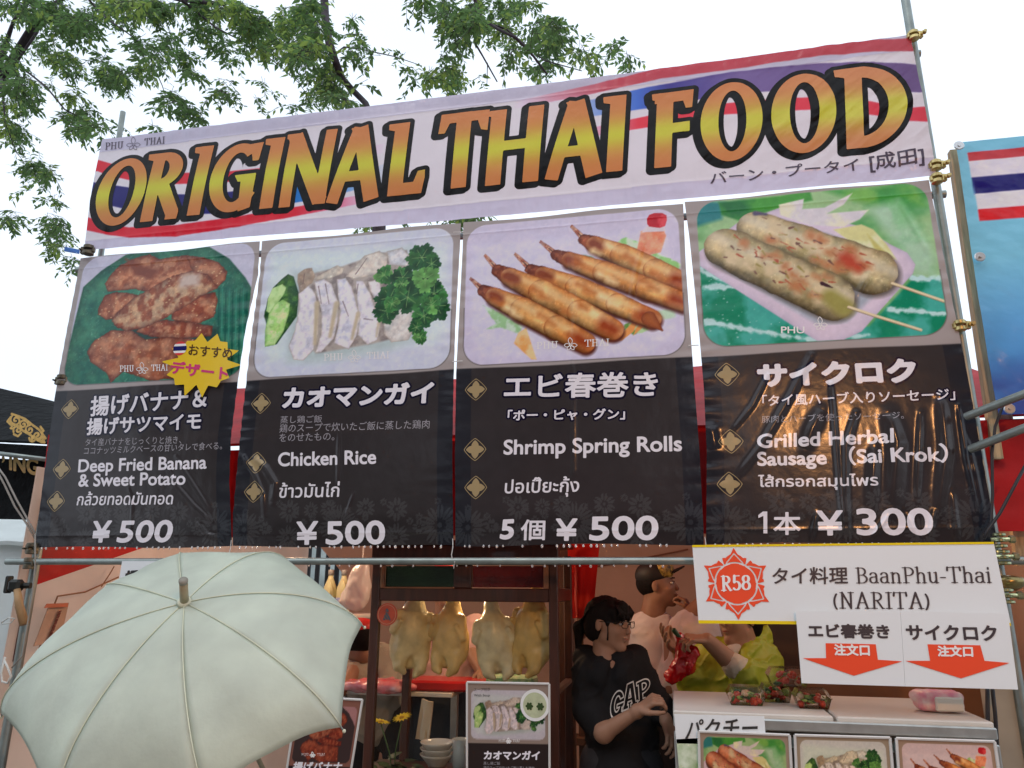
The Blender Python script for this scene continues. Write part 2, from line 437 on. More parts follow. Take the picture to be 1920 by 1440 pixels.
# serif stroke face: cap height 1
def _arc(cx, cz, rx, rz, a0, a1, n=14):
    return [(cx+rx*math.cos(math.radians(a0+(a1-a0)*i/n)), cz+rz*math.sin(math.radians(a0+(a1-a0)*i/n))) for i in range(n+1)]
def _sf(x, z, w=.17): return [(x-w, z), (x+w, z)]
def _st(x, z0, z1, w=.17): return [[(x, z0), (x, z1)], _sf(x, z0, w), _sf(x, z1, w)]
SERIF = {
 'B': (.72, _st(.2, 0, 1, .15)+[[(.2, 1)]+_arc(.36, .76, .22, .24, 90, -90)+[(.2, .52)], [(.2, .52)]+_arc(.38, .26, .27, .26, 90, -90)+[(.2, 0)]]),
 'P': (.68, _st(.2, 0, 1)+[[(.2, 1)]+_arc(.36, .74, .26, .26, 90, -90)+[(.2, .48)]]),
 'R': (.78, _st(.2, 0, 1)+[[(.2, 1)]+_arc(.36, .75, .24, .25, 90, -90)+[(.2, .5)], [(.36, .5), (.66, 0), (.78, 0)]]),
 'a': (.56, [_arc(.26, .5, .17, .18, 160, 0)+[(.43, .05), (.52, .0)], _arc(.26, .2, .19, .2, 70, 290)+[(.42, .1)], [(.43, .42), (.2, .37)]]),
 'n': (.62, [[(.14, .66), (.14, 0)], _sf(.14, 0, .12), [(.02, .66), (.14, .66)], [(.14, .5)]+_arc(.32, .46, .16, .2, 140, 0)+[(.48, 0)], _sf(.48, 0, .12)]),
 'h': (.62, [[(.14, 1.02), (.14, 0)], _sf(.14, 0, .12), [(.02, 1.02), (.14, 1.02)], [(.14, .5)]+_arc(.32, .46, .16, .2, 140, 0)+[(.48, 0)], _sf(.48, 0, .12)]),
 'u': (.62, [[(.02, .66), (.14, .66), (.14, .2)]+_arc(.3, .2, .16, .2, 180, 330), [(.36, .66), (.48, .66), (.48, 0), (.6, 0)]]),
 'i': (.3, [[(.02, .66), (.15, .66), (.15, 0)], _sf(.15, 0, .12), [(.15, .88), (.15, .94)]]),
 '-': (.36, [[(.04, .32), (.32, .32)], [(.04, .34), (.32, .34)]]),
 'T': (.78, [[(.39, 0), (.39, 1)], _sf(.39, 0), [(.04, .8), (.06, 1), (.72, 1), (.74, .8)]]),
 'H': (.86, _st(.2, 0, 1)+_st(.66, 0, 1)+[[(.2, .52), (.66, .52)]]),
 'U': (.82, [[(.2, 1), (.2, .3)]+_arc(.41, .28, .21, .28, 180, 360)+[(.62, 1)], _sf(.2, 1), _sf(.62, 1)]),
 'N': (.86, [[(.2, 0), (.2, 1)], _sf(.2, 0), [(.06, 1), (.2, 1)], [(.2, 1), (.68, 0)], [(.21, .96), (.67, .04)], [(.68, 0), (.68, 1)], _sf(.68, 1)]),
 'A': (.84, [[(.14, 0), (.42, 1)], [(.42, 1), (.7, 0)], [(.43, .98), (.71, 0)], _sf(.14, 0, .13), _sf(.7, 0, .15), [(.23, .35), (.61, .35)]]),
 'I': (.4, _st(.2, 0, 1)),
 '(': (.36, [_arc(.5, .42, .36, .62, 130, 230)]), ')': (.36, [_arc(-.14, .42, .36, .62, 50, -50)]),
 '5': (.62, [[(.52, 1), (.16, 1), (.14, .56)]+_arc(.28, .3, .24, .3, 120, -140)]),
 '8': (.64, [_arc(.31, .76, .2, .23, 0, 360, 22), _arc(.31, .27, .24, .27, 0, 360, 22)]),
 ' ': (.3, []),
}
def serif_segs(st, T=.13, t=.05):
    x = 0; S = []
    for ch in st:
        adv, strokes = SERIF[ch]
        for p in strokes:
            for a, b in zip(p[:-1], p[1:]):
                dx, dz = b[0]-a[0], b[1]-a[1]; l = math.hypot(dx, dz)+1e-9
                S.append((a[0]+x, a[1], b[0]+x, b[1], (t+(T-t)*abs(dz/l)**1.5)/2))
        x += adv+.04
    return np.array(S), x-.04
def serif_text(pl, st, bl, br, tl, m, parent, cell=.0018, off=.0012, T=.13, t=.05):
    """baseline left, baseline right, cap height left"""
    O, ux, uz = frame(pl, bl, br, tl); S, wd = serif_segs(st, T, t)
    A = O+(S[:, :1]/wd)*ux+S[:, 1:2]*uz; B = O+(S[:, 2:3]/wd)*ux+S[:, 3:4]*uz; hw = S[:, 4]*np.linalg.norm(uz)
    allp = np.concatenate([A, B]); pad = hw.max()+cell*2; lo = allp.min(0)-pad; hi = allp.max(0)+pad
    X = np.arange(lo[0], hi[0], cell); Z = np.arange(lo[1], hi[1], cell); f = np.full((len(X), len(Z)), 1.0)
    for a, b, h in zip(A, B, hw):
        i0, i1 = np.searchsorted(X, [min(a[0], b[0])-pad, max(a[0], b[0])+pad]); j0, j1 = np.searchsorted(Z, [min(a[1], b[1])-pad, max(a[1], b[1])+pad])
        gx, gz = np.meshgrid(X[i0:i1], Z[j0:j1], indexing='ij'); d, _ = seg_d(gx, gz, a, b)
        f[i0:i1, j0:j1] = np.minimum(f[i0:i1, j0:j1], d-h)
    vv, tt = msq(X, Z, f); return mk('lettering', pl.to3(vv[:, 0], vv[:, 1], off), tt, m, parent, smooth=True)
def line_art(pl, lines, r, m, parent, name='emblem', off=.0012, cell=.0015):
    """thin printed strokes; lines are polylines in plane coordinates"""
    A = np.concatenate([np.array(p) for p in lines]); pad = r+cell*2
    X = np.arange(A[:, 0].min()-pad, A[:, 0].max()+pad, cell); Z = np.arange(A[:, 1].min()-pad, A[:, 1].max()+pad, cell)
    S = np.array([(*a, *b) for p in lines for a, b in zip(p[:-1], p[1:])])
    f = np.abs(segs_sd(X, Z, S))-r
    vv, tt = msq(X, Z, f); return mk(name, pl.to3(vv[:, 0], vv[:, 1], off), tt, m, parent, smooth=True)
def flower_logo(pl, c, s, m, parent, off=.0012, cell=.0012, r=.0013):
    """five-petalled outline flower between the two words of the stall's logo; c px centre, s px half height"""
    P = []
    for i, (a, l, wd) in enumerate(((90, 1.15, .34), (0, .95, .3), (180, .95, .3), (-55, .8, .26), (-125, .8, .26))):
        a = math.radians(a); pt = []
        for k in range(13):
            t = k/12; q = t*2 if t <= .5 else 2-2*t; side = 1 if t <= .5 else -1
            u = .12+q*l; v = side*wd*math.sin(q*math.pi)**.8 if q < 1 else 0
            if i == 0: v += .12*q
            pt.append((c[0]+s*(u*math.cos(a)-v*math.sin(a)), c[1]-s*(u*math.sin(a)+v*math.cos(a))))
        P.append([tuple(pl.q(*p)) for p in pt])
    return line_art(pl, P, r, m, parent, 'flower_emblem', off, cell)
def logo(pl, x0, x1, y, h, m, parent, tilt=0.0, off=.0012, skip=False):
    """PHU (flower) THAI; y = baseline px at x0"""
    wd = x1-x0; Y = lambda x: y+tilt*(x-x0)
    serif_text(pl, 'PHU', (x0, Y(x0)), (x0+wd*.3, Y(x0+wd*.3)), (x0, Y(x0)-h), m, parent, .0013, off, .15, .06)
    if not skip:
        serif_text(pl, 'THAI', (x0+wd*.66, Y(x0+wd*.66)), (x1, Y(x1)), (x0+wd*.66, Y(x0+wd*.66)-h), m, parent, .0013, off, .15, .06)
    flower_logo(pl, (x0+wd*.47, Y(x0+wd*.47)-h*.3), h*.95, m, parent, off)
def shape(pl, P, m, parent, name, off=.0012, sub=0):
    V = pl.to3([p[0] for p in P], [p[1] for p in P], off)
    return mk(name, V, [tuple(range(len(P)))], m, parent)
def sdf_shape(pl, fn, lo, hi, m, parent, name, off=.0012, cell=.002):
    X = np.arange(lo[0], hi[0]+cell, cell); Z = np.arange(lo[1], hi[1]+cell, cell)
    gx, gz = np.meshgrid(X, Z, indexing='ij'); vv, tt = msq(X, Z, fn(gx, gz))
    return mk(name, pl.to3(vv[:, 0], vv[:, 1], off), tt, m, parent, smooth=True)

# ---- painting a photograph-like print into the vertex colours of a fine sheet
class Canvas:
    def __init__(s, X, Z, base): s.X = X; s.Z = Z; s.c = np.zeros(X.shape+(3,)); s.c[:] = base; s.clip = None
    def apply(s, sel, m_, col):
        if s.clip is not None: m_ = m_*s.clip[sel]
        m_ = m_[..., None]; s.c[sel] = s.c[sel]*(1-m_)+np.asarray(col)*m_
    def region(s, lo, hi):
        sel = (s.X > lo[0]) & (s.X < hi[0]) & (s.Z > lo[1]) & (s.Z < hi[1]); return np.nonzero(sel.ravel())[0]
    def poly(s, P, col, soft=.004, wob=0.0, ns=60, edge=None, ew=.012, hi=None, hs=45, hth=.5, seed=0):
        A = np.array(P); pad = soft*2+wob+.002; sel = s.region(A.min(0)-pad, A.max(0)+pad)
        if not len(sel): return
        x, z = s.X[sel], s.Z[sel]; d = poly_sd(x, z, P)
        if wob: d = d+(fbm(x*ns, z*ns, seed)-.5)*2*wob
        m_ = np.clip(.5-d/soft, 0, 1); c = np.broadcast_to(np.array(col, float), x.shape+(3,)).copy()
        s.shade(c, x, z, d, edge, ew, hi, hs, hth, seed); s.apply(sel, m_, c)
    def shade(s, c, x, z, d, edge, ew, hi, hs, hth, seed):
        if hi is not None:
            q = np.clip((fbm(x*hs, z*hs, seed+3)-hth)*5+.5, 0, 1)[..., None]; c[:] = c*(1-q)+np.array(hi)*q
        if edge is not None:
            q = np.exp(-np.clip(-d, 0, 1)/ew)[..., None]*.85; c[:] = c*(1-q)+np.array(edge)*q
        k = 1.0 if hi is not None and edge is not None else .25
        n = fbm(x*70, z*70, seed+9)-.5; m = fbm(x*34, z*34, seed+15)-.5; g_ = np.clip((vn(x*150, z*150, seed+4)-.80)*5, 0, 1)
        c *= (1+k*(.30*n+.22*m))[..., None]; c += k*np.stack([16*m, 4*n, -12*m], -1); c += (k*34*g_)[..., None]*np.array([1, .97, .9])
    def rod(s, a, b, ra, rb, col, soft=.003, edge=None, ew=.01, hi=None, hs=45, hth=.5, lit=None, seed=0, wob=0, ns=50):
        a = np.array(a); b = np.array(b); r = max(ra, rb)+soft*2+wob; sel = s.region(np.minimum(a, b)-r, np.maximum(a, b)+r)
        if not len(sel): return
        x, z = s.X[sel], s.Z[sel]; d, t = seg_d(x, z, a, b); rr = ra+(rb-ra)*t; d = d-rr
        if wob: d = d+(fbm(x*ns, z*ns, seed)-.5)*2*wob
        m_ = np.clip(.5-d/soft, 0, 1); c = np.broadcast_to(np.array(col, float), x.shape+(3,)).copy()
        s.shade(c, x, z, d, edge, ew, hi, hs, hth, seed)
        if lit is not None:
            u = (b-a)/np.linalg.norm(b-a); n_ = np.array([-u[1], u[0]]); n_ = n_ if n_[1] > 0 else -n_
            v = ((x-a[0])*n_[0]+(z-a[1])*n_[1])/rr; q = np.exp(-((v-.3)/.35)**2)[..., None]*.6; c = c*(1-q)+np.array(lit)*q
            q = np.clip(-v-.3, 0, 1)[..., None]*.7; c = c*(1-q)
        s.apply(sel, m_, c)
    def leaf(s, ctr, r, col, lobes=7, seed=0, edge=None):
        sel = s.region((ctr[0]-r*1.2, ctr[1]-r*1.2), (ctr[0]+r*1.2, ctr[1]+r*1.2))
        if not len(sel): return
        x, z = s.X[sel]-ctr[0], s.Z[sel]-ctr[1]; th = np.arctan2(z, x)+seed; rr = np.hypot(x, z)
        R = r*(.62+.38*np.abs(np.cos(th*lobes/2)))*(.92+.16*np.abs(np.cos(th*lobes*1.5)))
        d = rr-R; m_ = np.clip(.5-d/.003, 0, 1); c = np.broadcast_to(np.array(col, float), x.shape+(3,)).copy()
        q = np.clip(rr/r, 0, 1)[..., None]; c *= (.7+.35*q); c *= (.8+.4*fbm(s.X[sel]*50, s.Z[sel]*50, seed))[..., None]
        s.apply(sel, m_, c)
    def specks(s, P, n, r, col, seed=0, alpha=.8):
        A = np.array(P); g = np.random.default_rng(seed); k = 0
        while k < n:
            p = A.min(0)+g.random(2)*(A.max(0)-A.min(0)); k += 1
            if poly_sd(np.array([p[0]]), np.array([p[1]]), P)[0] > -.004: continue
            rr = r*(.6+g.random()*.8); sel = s.region(p-rr*2, p+rr*2); d = np.hypot((s.X[sel]-p[0]), (s.Z[sel]-p[1])*1.4)-rr
            s.apply(sel, np.clip(.5-d/.002, 0, 1)*alpha, col)

def grid_faces(nu, nv):
    i, j = np.meshgrid(np.arange(nu-1), np.arange(nv-1), indexing='ij'); a = i*nv+j
    return np.stack([a, a+nv, a+nv+1, a+1], -1).reshape(-1, 4)
def edge_fn(pl, P):
    A = np.array([pl.q(*p) for p in P]); o = np.argsort(A[:, 1]); zz, xx = A[o, 1], A[o, 0]
    return lambda z: np.interp(z, zz, xx)
def fold_field(folds):
    """folds: list of (plane polyline, width, height)"""
    def f(x, z):
        s = 0*x
        for P, wd, h in folds:
            d = np.full(x.shape, 9.0); tt = np.zeros(x.shape); n = len(P)-1
            for i in range(n):
                dd, t = seg_d(x, z, P[i], P[i+1]); c = dd < d; d = np.where(c, dd, d); tt = np.where(c, (i+t)/n, tt)
            s = s+h*np.exp(-(d/wd)**2)*np.sin(np.clip(tt, .02, .98)*math.pi)**.5
        return s
    return f

# ================================================================ scene surfaces
M_vinyl = mat('banner_vinyl', attr=True, rough=.18, var=.05, vscale=3, bump=.2, bscale=22, bdist=.004, transl=.12, spec=.5)
M_vinyl_top = mat('top_banner_vinyl', attr=True, rough=.25, var=.05, vscale=3, bump=.35, bscale=14, bdist=.006, transl=.3, spec=.5)
def ink(name, rgb, k=None, rough=.2): return mat(name, pc(*rgb, k), rough=rough, var=.05, vscale=3, bump=.22, bscale=22, bdist=.004)
I_white = ink('pale_ink', (212, 208, 226)); I_navy = ink('navy_ink', (26, 20, 44)); I_grey = ink('grey_ink', (150, 146, 152))
I_gold = ink('gold_ink', (152, 134, 100)); I_dark = ink('dark_ink', (48, 44, 46)); I_black = ink('black_ink', (30, 24, 24))
I_red = ink('red_ink', (228, 70, 48)); I_magenta = ink('magenta_ink', (190, 60, 110)); I_blk2 = ink('sign_black_ink', (60, 56, 58))
I_slate = ink('slate_ink', (70, 66, 78))
M_steel = mat('galvanised_steel', (.30, .34, .32), rough=.42, metal=.75, var=.25, vscale=14, bump=.2, bscale=90)
M_brass = mat('yellow_plated_clamp', (.62, .50, .22), rough=.33, metal=.9, var=.3, vscale=30, bump=.3, bscale=120)
M_string = mat('white_cord', (.7, .7, .68), rough=.8)

# ---------------------------------------------------------------- menu banners
def crease(x, z):
    return (.0022*(fbm(x*9, z*7, 2)-.5) + .010*(fbm(x*2.2, z*1.6, 5, 2)-.5))
def ripple(xe, z0, z1, side, n, amp, wd=.06):
    """puckers along a hem"""
    def f(x, z):
        e = np.exp(-np.abs(x-xe(z))/wd)
        k = np.clip((z-z0)/.08, 0, 1)*np.clip((z1-z)/.08, 0, 1)
        return -amp*e*k*np.sin(z*n+7*vn(z*9, x*2))
    return f
D0 = Plane(0.0)
def cpts(ox, oy, k, P): return [tuple(D0.q(ox+a/k, oy+b/k)) for a, b in P]
EDGES = [
 ([(152, 477), (107, 735), (64, 1031)], [(487, 453), (484, 515), (461, 620), (447, 720), (434, 820), (430, 900), (432, 970), (434, 1028)]),
 ([(490, 453), (487, 515), (474, 620), (465, 700), (452, 815), (443, 900), (436, 970), (436, 1032)], [(864, 419), (862, 470), (855, 600), (852, 700), (849, 850), (850, 1028)]),
 ([(868, 419), (867, 470), (861, 600), (856, 700), (853, 850), (853, 1028)], [(1281, 381), (1286, 500), (1296, 640), (1303, 735), (1312, 850), (1319, 985), (1320, 1025)]),
 ([(1284, 381), (1293, 450), (1304, 560), (1312, 640), (1320, 735), (1325, 850), (1324, 985), (1324, 1023)], [(1742, 337), (1778, 530), (1812, 700), (1870, 1013)]),
]
FOLDS = [
 [(cpts(0, 700, 3.6, [(1130, 640), (1200, 760), (1310, 890), (1430, 1000)]), .006, -0.0053), (cpts(0, 700, 3.6, [(1190, 560), (1270, 690), (1370, 850), (1440, 980)]), .006, -0.0053),
  (cpts(0, 700, 3.6, [(870, 780), (895, 860), (890, 960), (880, 1130)]), .006, -0.0045), (cpts(0, 700, 3.6, [(1340, 1010), (1400, 1090), (1500, 1120)]), .008, -0.0045)],
 [(cpts(430, 700, 3.789, [(110, 590), (190, 720), (245, 860), (250, 1010)]), .008, -0.0075), (cpts(430, 700, 3.789, [(190, 600), (270, 680), (330, 780), (310, 920)]), .012, -0.0105),
  (cpts(430, 700, 3.789, [(780, 420), (775, 600), (770, 800)]), .007, -0.0030), (cpts(430, 700, 3.789, [(885, 850), (830, 1000)]), .006, -0.0030)],
 [(cpts(850, 380, 4.085, [(870, 110), (900, 500), (930, 900), (900, 1300)]), .008, -0.0030), (cpts(850, 660, 3.6, [(810, 80), (815, 800), (805, 840)]), .008, -0.0023),
  (cpts(850, 380, 4.085, [(1500, 150), (1400, 500), (1330, 900)]), .01, -0.0030)],
 [(cpts(1290, 640, 3.1475, P), a, b) for P, a, b in (
   ([(840, 250), (860, 480), (895, 900), (920, 1160)], .007, -0.0090), ([(990, 420), (930, 620), (930, 900), (945, 1160)], .010, -0.0090),
   ([(470, 200), (380, 380), (270, 520)], .008, -0.0075), ([(730, 80), (600, 330), (430, 620), (290, 800)], .012, -0.0090),
   ([(790, 400), (730, 520), (690, 640)], .02, -0.0090), ([(1180, 420), (1230, 600), (1210, 980)], .026, -0.0150), ([(1100, 620), (1080, 980)], .018, -0.0105),
   ([(1370, 420), (1350, 940)], .009, -0.0075), ([(1490, 330), (1520, 640), (1480, 1000)], .018, -0.0135), ([(1590, 380), (1640, 700), (1710, 1000)], .008, -0.0075),
   ([(1640, 560), (1700, 800), (1740, 1000)], .008, -0.0060), ([(1560, 880), (1590, 1160)], .01, -0.0060), ([(1450, 1000), (1430, 1160)], .008, -0.0060),
   ([(1300, 1020), (1350, 1160)], .008, -0.0060), ([(1180, 1030), (1090, 1160)], .008, -0.0060), ([(760, 1010), (730, 1160)], .008, -0.0060),
   ([(130, 500), (160, 640)], .02, -0.0090))]
 + [(cpts(1270, 320, 3.623, P), a, b) for P, a, b in (([(940, 440), (955, 650)], .008, -0.0045), ([(1500, 200), (1700, 560)], .01, -0.0045), ([(1300, 700), (1220, 860)], .01, -0.0045))],
]
LAB = ['menu banner of fried banana and sweet potato with yellow starburst, leftmost of the row',
       'menu banner of sliced chicken with cucumber and green herb leaves, second from the left',
       'menu banner of fried shrimp spring rolls with red-capped sauce bottle, second from the right',
       'menu banner of two grilled sausages on sticks, rightmost of the row']
Z0, Z1, ZB = 1.695, 3.043, 2.389
def rrect(x, z, x0, x1, z0, z1, r):
    dx = np.abs(x-(x0+x1)/2)-(x1-x0)/2+r; dz = np.abs(z-(z0+z1)/2)-(z1-z0)/2+r
    return np.hypot(np.maximum(dx, 0), np.maximum(dz, 0))+np.minimum(np.maximum(dx, dz), 0)-r
def damask(x, z, x0, x1):
    """woven flower motifs along the foot of the banner: 0..1"""
    out = 0*x; wd = x1-x0
    def motif(cx, cz, R, n, ph):
        dx, dz = x-cx, z-cz; r = np.hypot(dx, dz)/R; th = np.arctan2(dz, dx)+ph
        a = np.abs(np.cos(th*n/2)); pet = (r < .45+.5*a**.7) & (r > .22+.12*np.abs(np.sin(th*n/2))) & ((np.abs(np.sin(th*n))) > .25+.3*(r > .7))
        return (pet | (r < .12)).astype(float)
    for k, (u, v, R, n) in enumerate(((.06, .055, .082, 10), (.27, .02, .055, 8), (.27, .128, .05, 6), (.5, .07, .085, 12), (.45, .135, .04, 6), (.62, .135, .045, 6),
                                      (.76, .128, .05, 6), (.76, .02, .06, 8), (.95, .065, .085, 10), (.37, .13, .035, 6), (.86, .06, .03, 4), (.16, .06, .03, 4), *((.02+.04*j, .022+.03*(j % 3)+.075*((j*7) % 2), .017, 4+2*(j % 2)) for j in range(25)))):
        out = np.maximum(out, motif(x0+u*wd, Z0+.012+v, R, n, math.pi/2))
    return out
def zoom(ox, oy, k): return lambda P: cpts(ox, oy, k, P)

def paint_fritters(c):
    q = zoom(60, 440, 4.0)
    c.poly(c.fr, (188, 186, 204), .003)
    c.poly(q([(250, 1150), (250, 1000), (385, 395), (520, 270), (700, 150), (850, 110), (1050, 80), (1330, 90), (1480, 180), (1600, 320), (1660, 420), (1660, 1200), (1200, 1250), (300, 1250)]), (38, 100, 84), .006, hi=(62, 124, 100), hs=9, edge=(34, 80, 62), ew=.03)
    for i in range(9):
        x = 1400+i*26; c.poly(q([(x, 400+i*10), (x+9, 400), (x+4, 1100), (x-8, 1100)]), (58, 132, 112) if i % 2 else (28, 82, 72), .006)
    c.poly(q([(700, 720), (1100, 640), (1400, 700), (1400, 800), (800, 800)]), (40, 66, 62), .03)
    base, hi, ed = (142, 82, 60), (178, 122, 92), (84, 36, 28)
    for k, P in enumerate((
        [(545, 370), (600, 290), (660, 230), (780, 170), (880, 145), (960, 180), (1150, 150), (1290, 170), (1400, 210), (1465, 280), (1450, 340), (1400, 390), (1300, 420), (900, 440), (780, 410), (570, 430)],
        [(1150, 160), (1290, 170), (1400, 210), (1465, 280), (1450, 340), (1400, 390), (1300, 330), (1200, 260)],
        [(495, 560), (550, 455), (640, 430), (800, 450), (800, 560), (640, 640), (560, 640), (500, 600)],
        [(1050, 560), (1200, 470), (1380, 430), (1395, 500), (1370, 620), (1250, 670), (1050, 640)],
        [(820, 690), (1000, 640), (1200, 660), (1360, 690), (1350, 760), (1100, 790), (900, 770), (790, 730)],
        [(420, 880), (470, 800), (600, 720), (760, 720), (850, 790), (1050, 770), (1300, 790), (1300, 1050), (900, 1100), (700, 1030), (600, 1115), (570, 1040), (450, 960)],
        [(605, 650), (640, 590), (760, 480), (900, 400), (1050, 310), (1200, 270), (1320, 300), (1400, 400), (1300, 450), (1150, 540), (1000, 630), (850, 700), (720, 730), (640, 700)])):
        b = base if k not in (3, 4) else (136, 68, 48)
        c.poly(q(P), b, .004, wob=.005, ns=70, edge=ed, ew=.011, hi=hi if k != 6 else (186, 150, 118), hs=26 if k % 2 else 38, hth=.5, seed=k*5)
        c.specks(q(P), 60 if k in (5, 6) else 22, .0036, (214, 176, 132), seed=k+1)
    c.poly(q([(700, 180), (900, 250), (980, 260), (880, 330), (760, 300)]), (122, 66, 50), .02, wob=.006)
    c.poly(q([(1120, 300), (1260, 290), (1250, 380), (1100, 400)]), (190, 170, 158), .03, wob=.008)
def paint_chicken(c):
    q = zoom(430, 420, 4.2667)
    c.poly(c.fr, (196, 200, 216), .003)
    c.poly(q([(340, 230), (1500, 180), (1720, 180), (1740, 860), (1640, 960), (1300, 1000), (700, 1120), (330, 1100), (250, 950)]), (200, 212, 218), .05)
    c.poly(q([(500, 380), (1000, 340), (1440, 180), (1560, 900), (1300, 1010), (700, 1110), (470, 1110)]), (176, 190, 190), .05)
    c.poly(q([(470, 400), (515, 420), (560, 560), (545, 740), (385, 965), (290, 985), (300, 800), (280, 740), (310, 600), (350, 510), (420, 440)]), (46, 84, 46), .004, edge=(26, 56, 34), ew=.01, hi=(80, 126, 60), hs=40)
    c.poly(q([(345, 515), (425, 482), (455, 510), (440, 560), (330, 720), (300, 700), (312, 600)]), (158, 196, 122), .004, hi=(184, 216, 146), hs=50)
    c.poly(q([(430, 605), (490, 640), (480, 720), (440, 860), (370, 970), (290, 985), (290, 860), (320, 720), (370, 640)]), (160, 206, 118), .004, hi=(192, 222, 150), hs=60, edge=(110, 160, 80), ew=.005)
    c.poly(q([(560, 420), (900, 340), (1200, 230), (1420, 210), (1480, 880), (1150, 960), (700, 1040), (560, 900)]), (128, 118, 116), .01, hi=(168, 158, 150), hs=30)
    sk = (186, 172, 146)
    for k, (P, b) in enumerate((
        ([(1240, 800), (1350, 640), (1520, 640), (1500, 780), (1440, 930), (1300, 950), (1240, 880)], (190, 186, 182)),
        ([(1260, 220), (1380, 190), (1440, 250), (1430, 340), (1280, 330)], (196, 196, 200)),
        ([(930, 420), (1080, 250), (1200, 215), (1270, 260), (1260, 330), (1180, 400), (1010, 440)], (196, 188, 178)),
        ([(660, 440), (860, 330), (920, 350), (900, 400), (800, 440), (700, 450)], (190, 180, 166)),
        ([(545, 400), (600, 360), (660, 350), (690, 420), (660, 480), (620, 500), (570, 560), (545, 470)], (150, 132, 116)),
        ([(1110, 460), (1200, 440), (1230, 560), (1200, 660), (1130, 540)], (212, 208, 214)),
        ([(1010, 450), (1070, 450), (1130, 560), (1170, 680), (1210, 830), (1190, 930), (1110, 970), (1030, 890), (1040, 760), (1020, 600)], (208, 204, 214)),
        ([(860, 440), (930, 430), (980, 500), (1020, 640), (1050, 760), (1020, 900), (960, 1005), (840, 960), (870, 830), (890, 700), (870, 560)], (212, 208, 220)),
        ([(680, 460), (760, 440), (820, 480), (870, 620), (875, 760), (840, 920), (740, 1030), (695, 1030), (740, 880), (740, 700), (700, 560)], (212, 206, 214)),
        ([(555, 560), (640, 490), (690, 560), (720, 700), (715, 880), (680, 1010), (600, 1095), (520, 1090), (480, 980), (530, 850), (560, 700)], (210, 206, 216)))):
        c.poly(q(P), b, .004, wob=.002, edge=(150, 138, 126), ew=.004, hi=tuple(min(x+10, 230) for x in b), hs=40, seed=k)
    for a, b, r in (((705, 640), (690, 960), .012), ((860, 640), (810, 900), .012), ((1030, 720), (985, 920), .010), ((1195, 800), (1180, 900), .006)):
        A, B = q([a, b]); c.rod(A, B, r, r*.7, sk, soft=.012)
    for a, b in (((715, 500), (740, 640)), ((770, 480), (800, 640)), ((910, 620), (955, 740)), ((1080, 760), (1150, 770)), ((1030, 480), (1020, 560)), ((1010, 400), (1100, 270)), ((600, 400), (590, 480))):
        A, B = q([a, b]); c.rod(A, B, .002, .001, (104, 84, 84), soft=.004)
    for k, (x, y, r, b) in enumerate(((1540, 270, 130, 0), (1620, 320, 80, 0), (1240, 410, 85, 1), (1390, 430, 110, 0), (1640, 560, 110, 0), (1290, 590, 125, 0), (1260, 700, 110, 0), (1430, 590, 140, 0),
                                      (1660, 660, 120, 0), (1560, 740, 100, 0), (1500, 830, 70, 0), (1530, 910, 60, 1), (1570, 440, 115, 2), (1380, 480, 60, 1), (1620, 650, 80, 1), (1300, 640, 70, 1))):
        A = np.array(q([(x, y)])[0]); R_l = r/4.2667*.00235; cols = [(38, 84, 48), (58, 116, 58), (100, 158, 82)]
        c.leaf(A, R_l*.9, (34, 70, 42), 5, k*1.3)
        for j in range(6):
            an = k*1.7+j*1.05; c.leaf(A+R_l*.55*np.array([math.cos(an), math.sin(an)]), R_l*(.44+.12*math.sin(j*3+k)), tuple(np.array(cols[b if j % 3 else min(b+1, 2)])*(.85+.3*((j*.37+k*.21) % 1))), 5 if j % 2 else 3, an)
            c.rod(A, A+R_l*.6*np.array([math.cos(an), math.sin(an)]), .0016, .0008, (120, 160, 96), soft=.003)
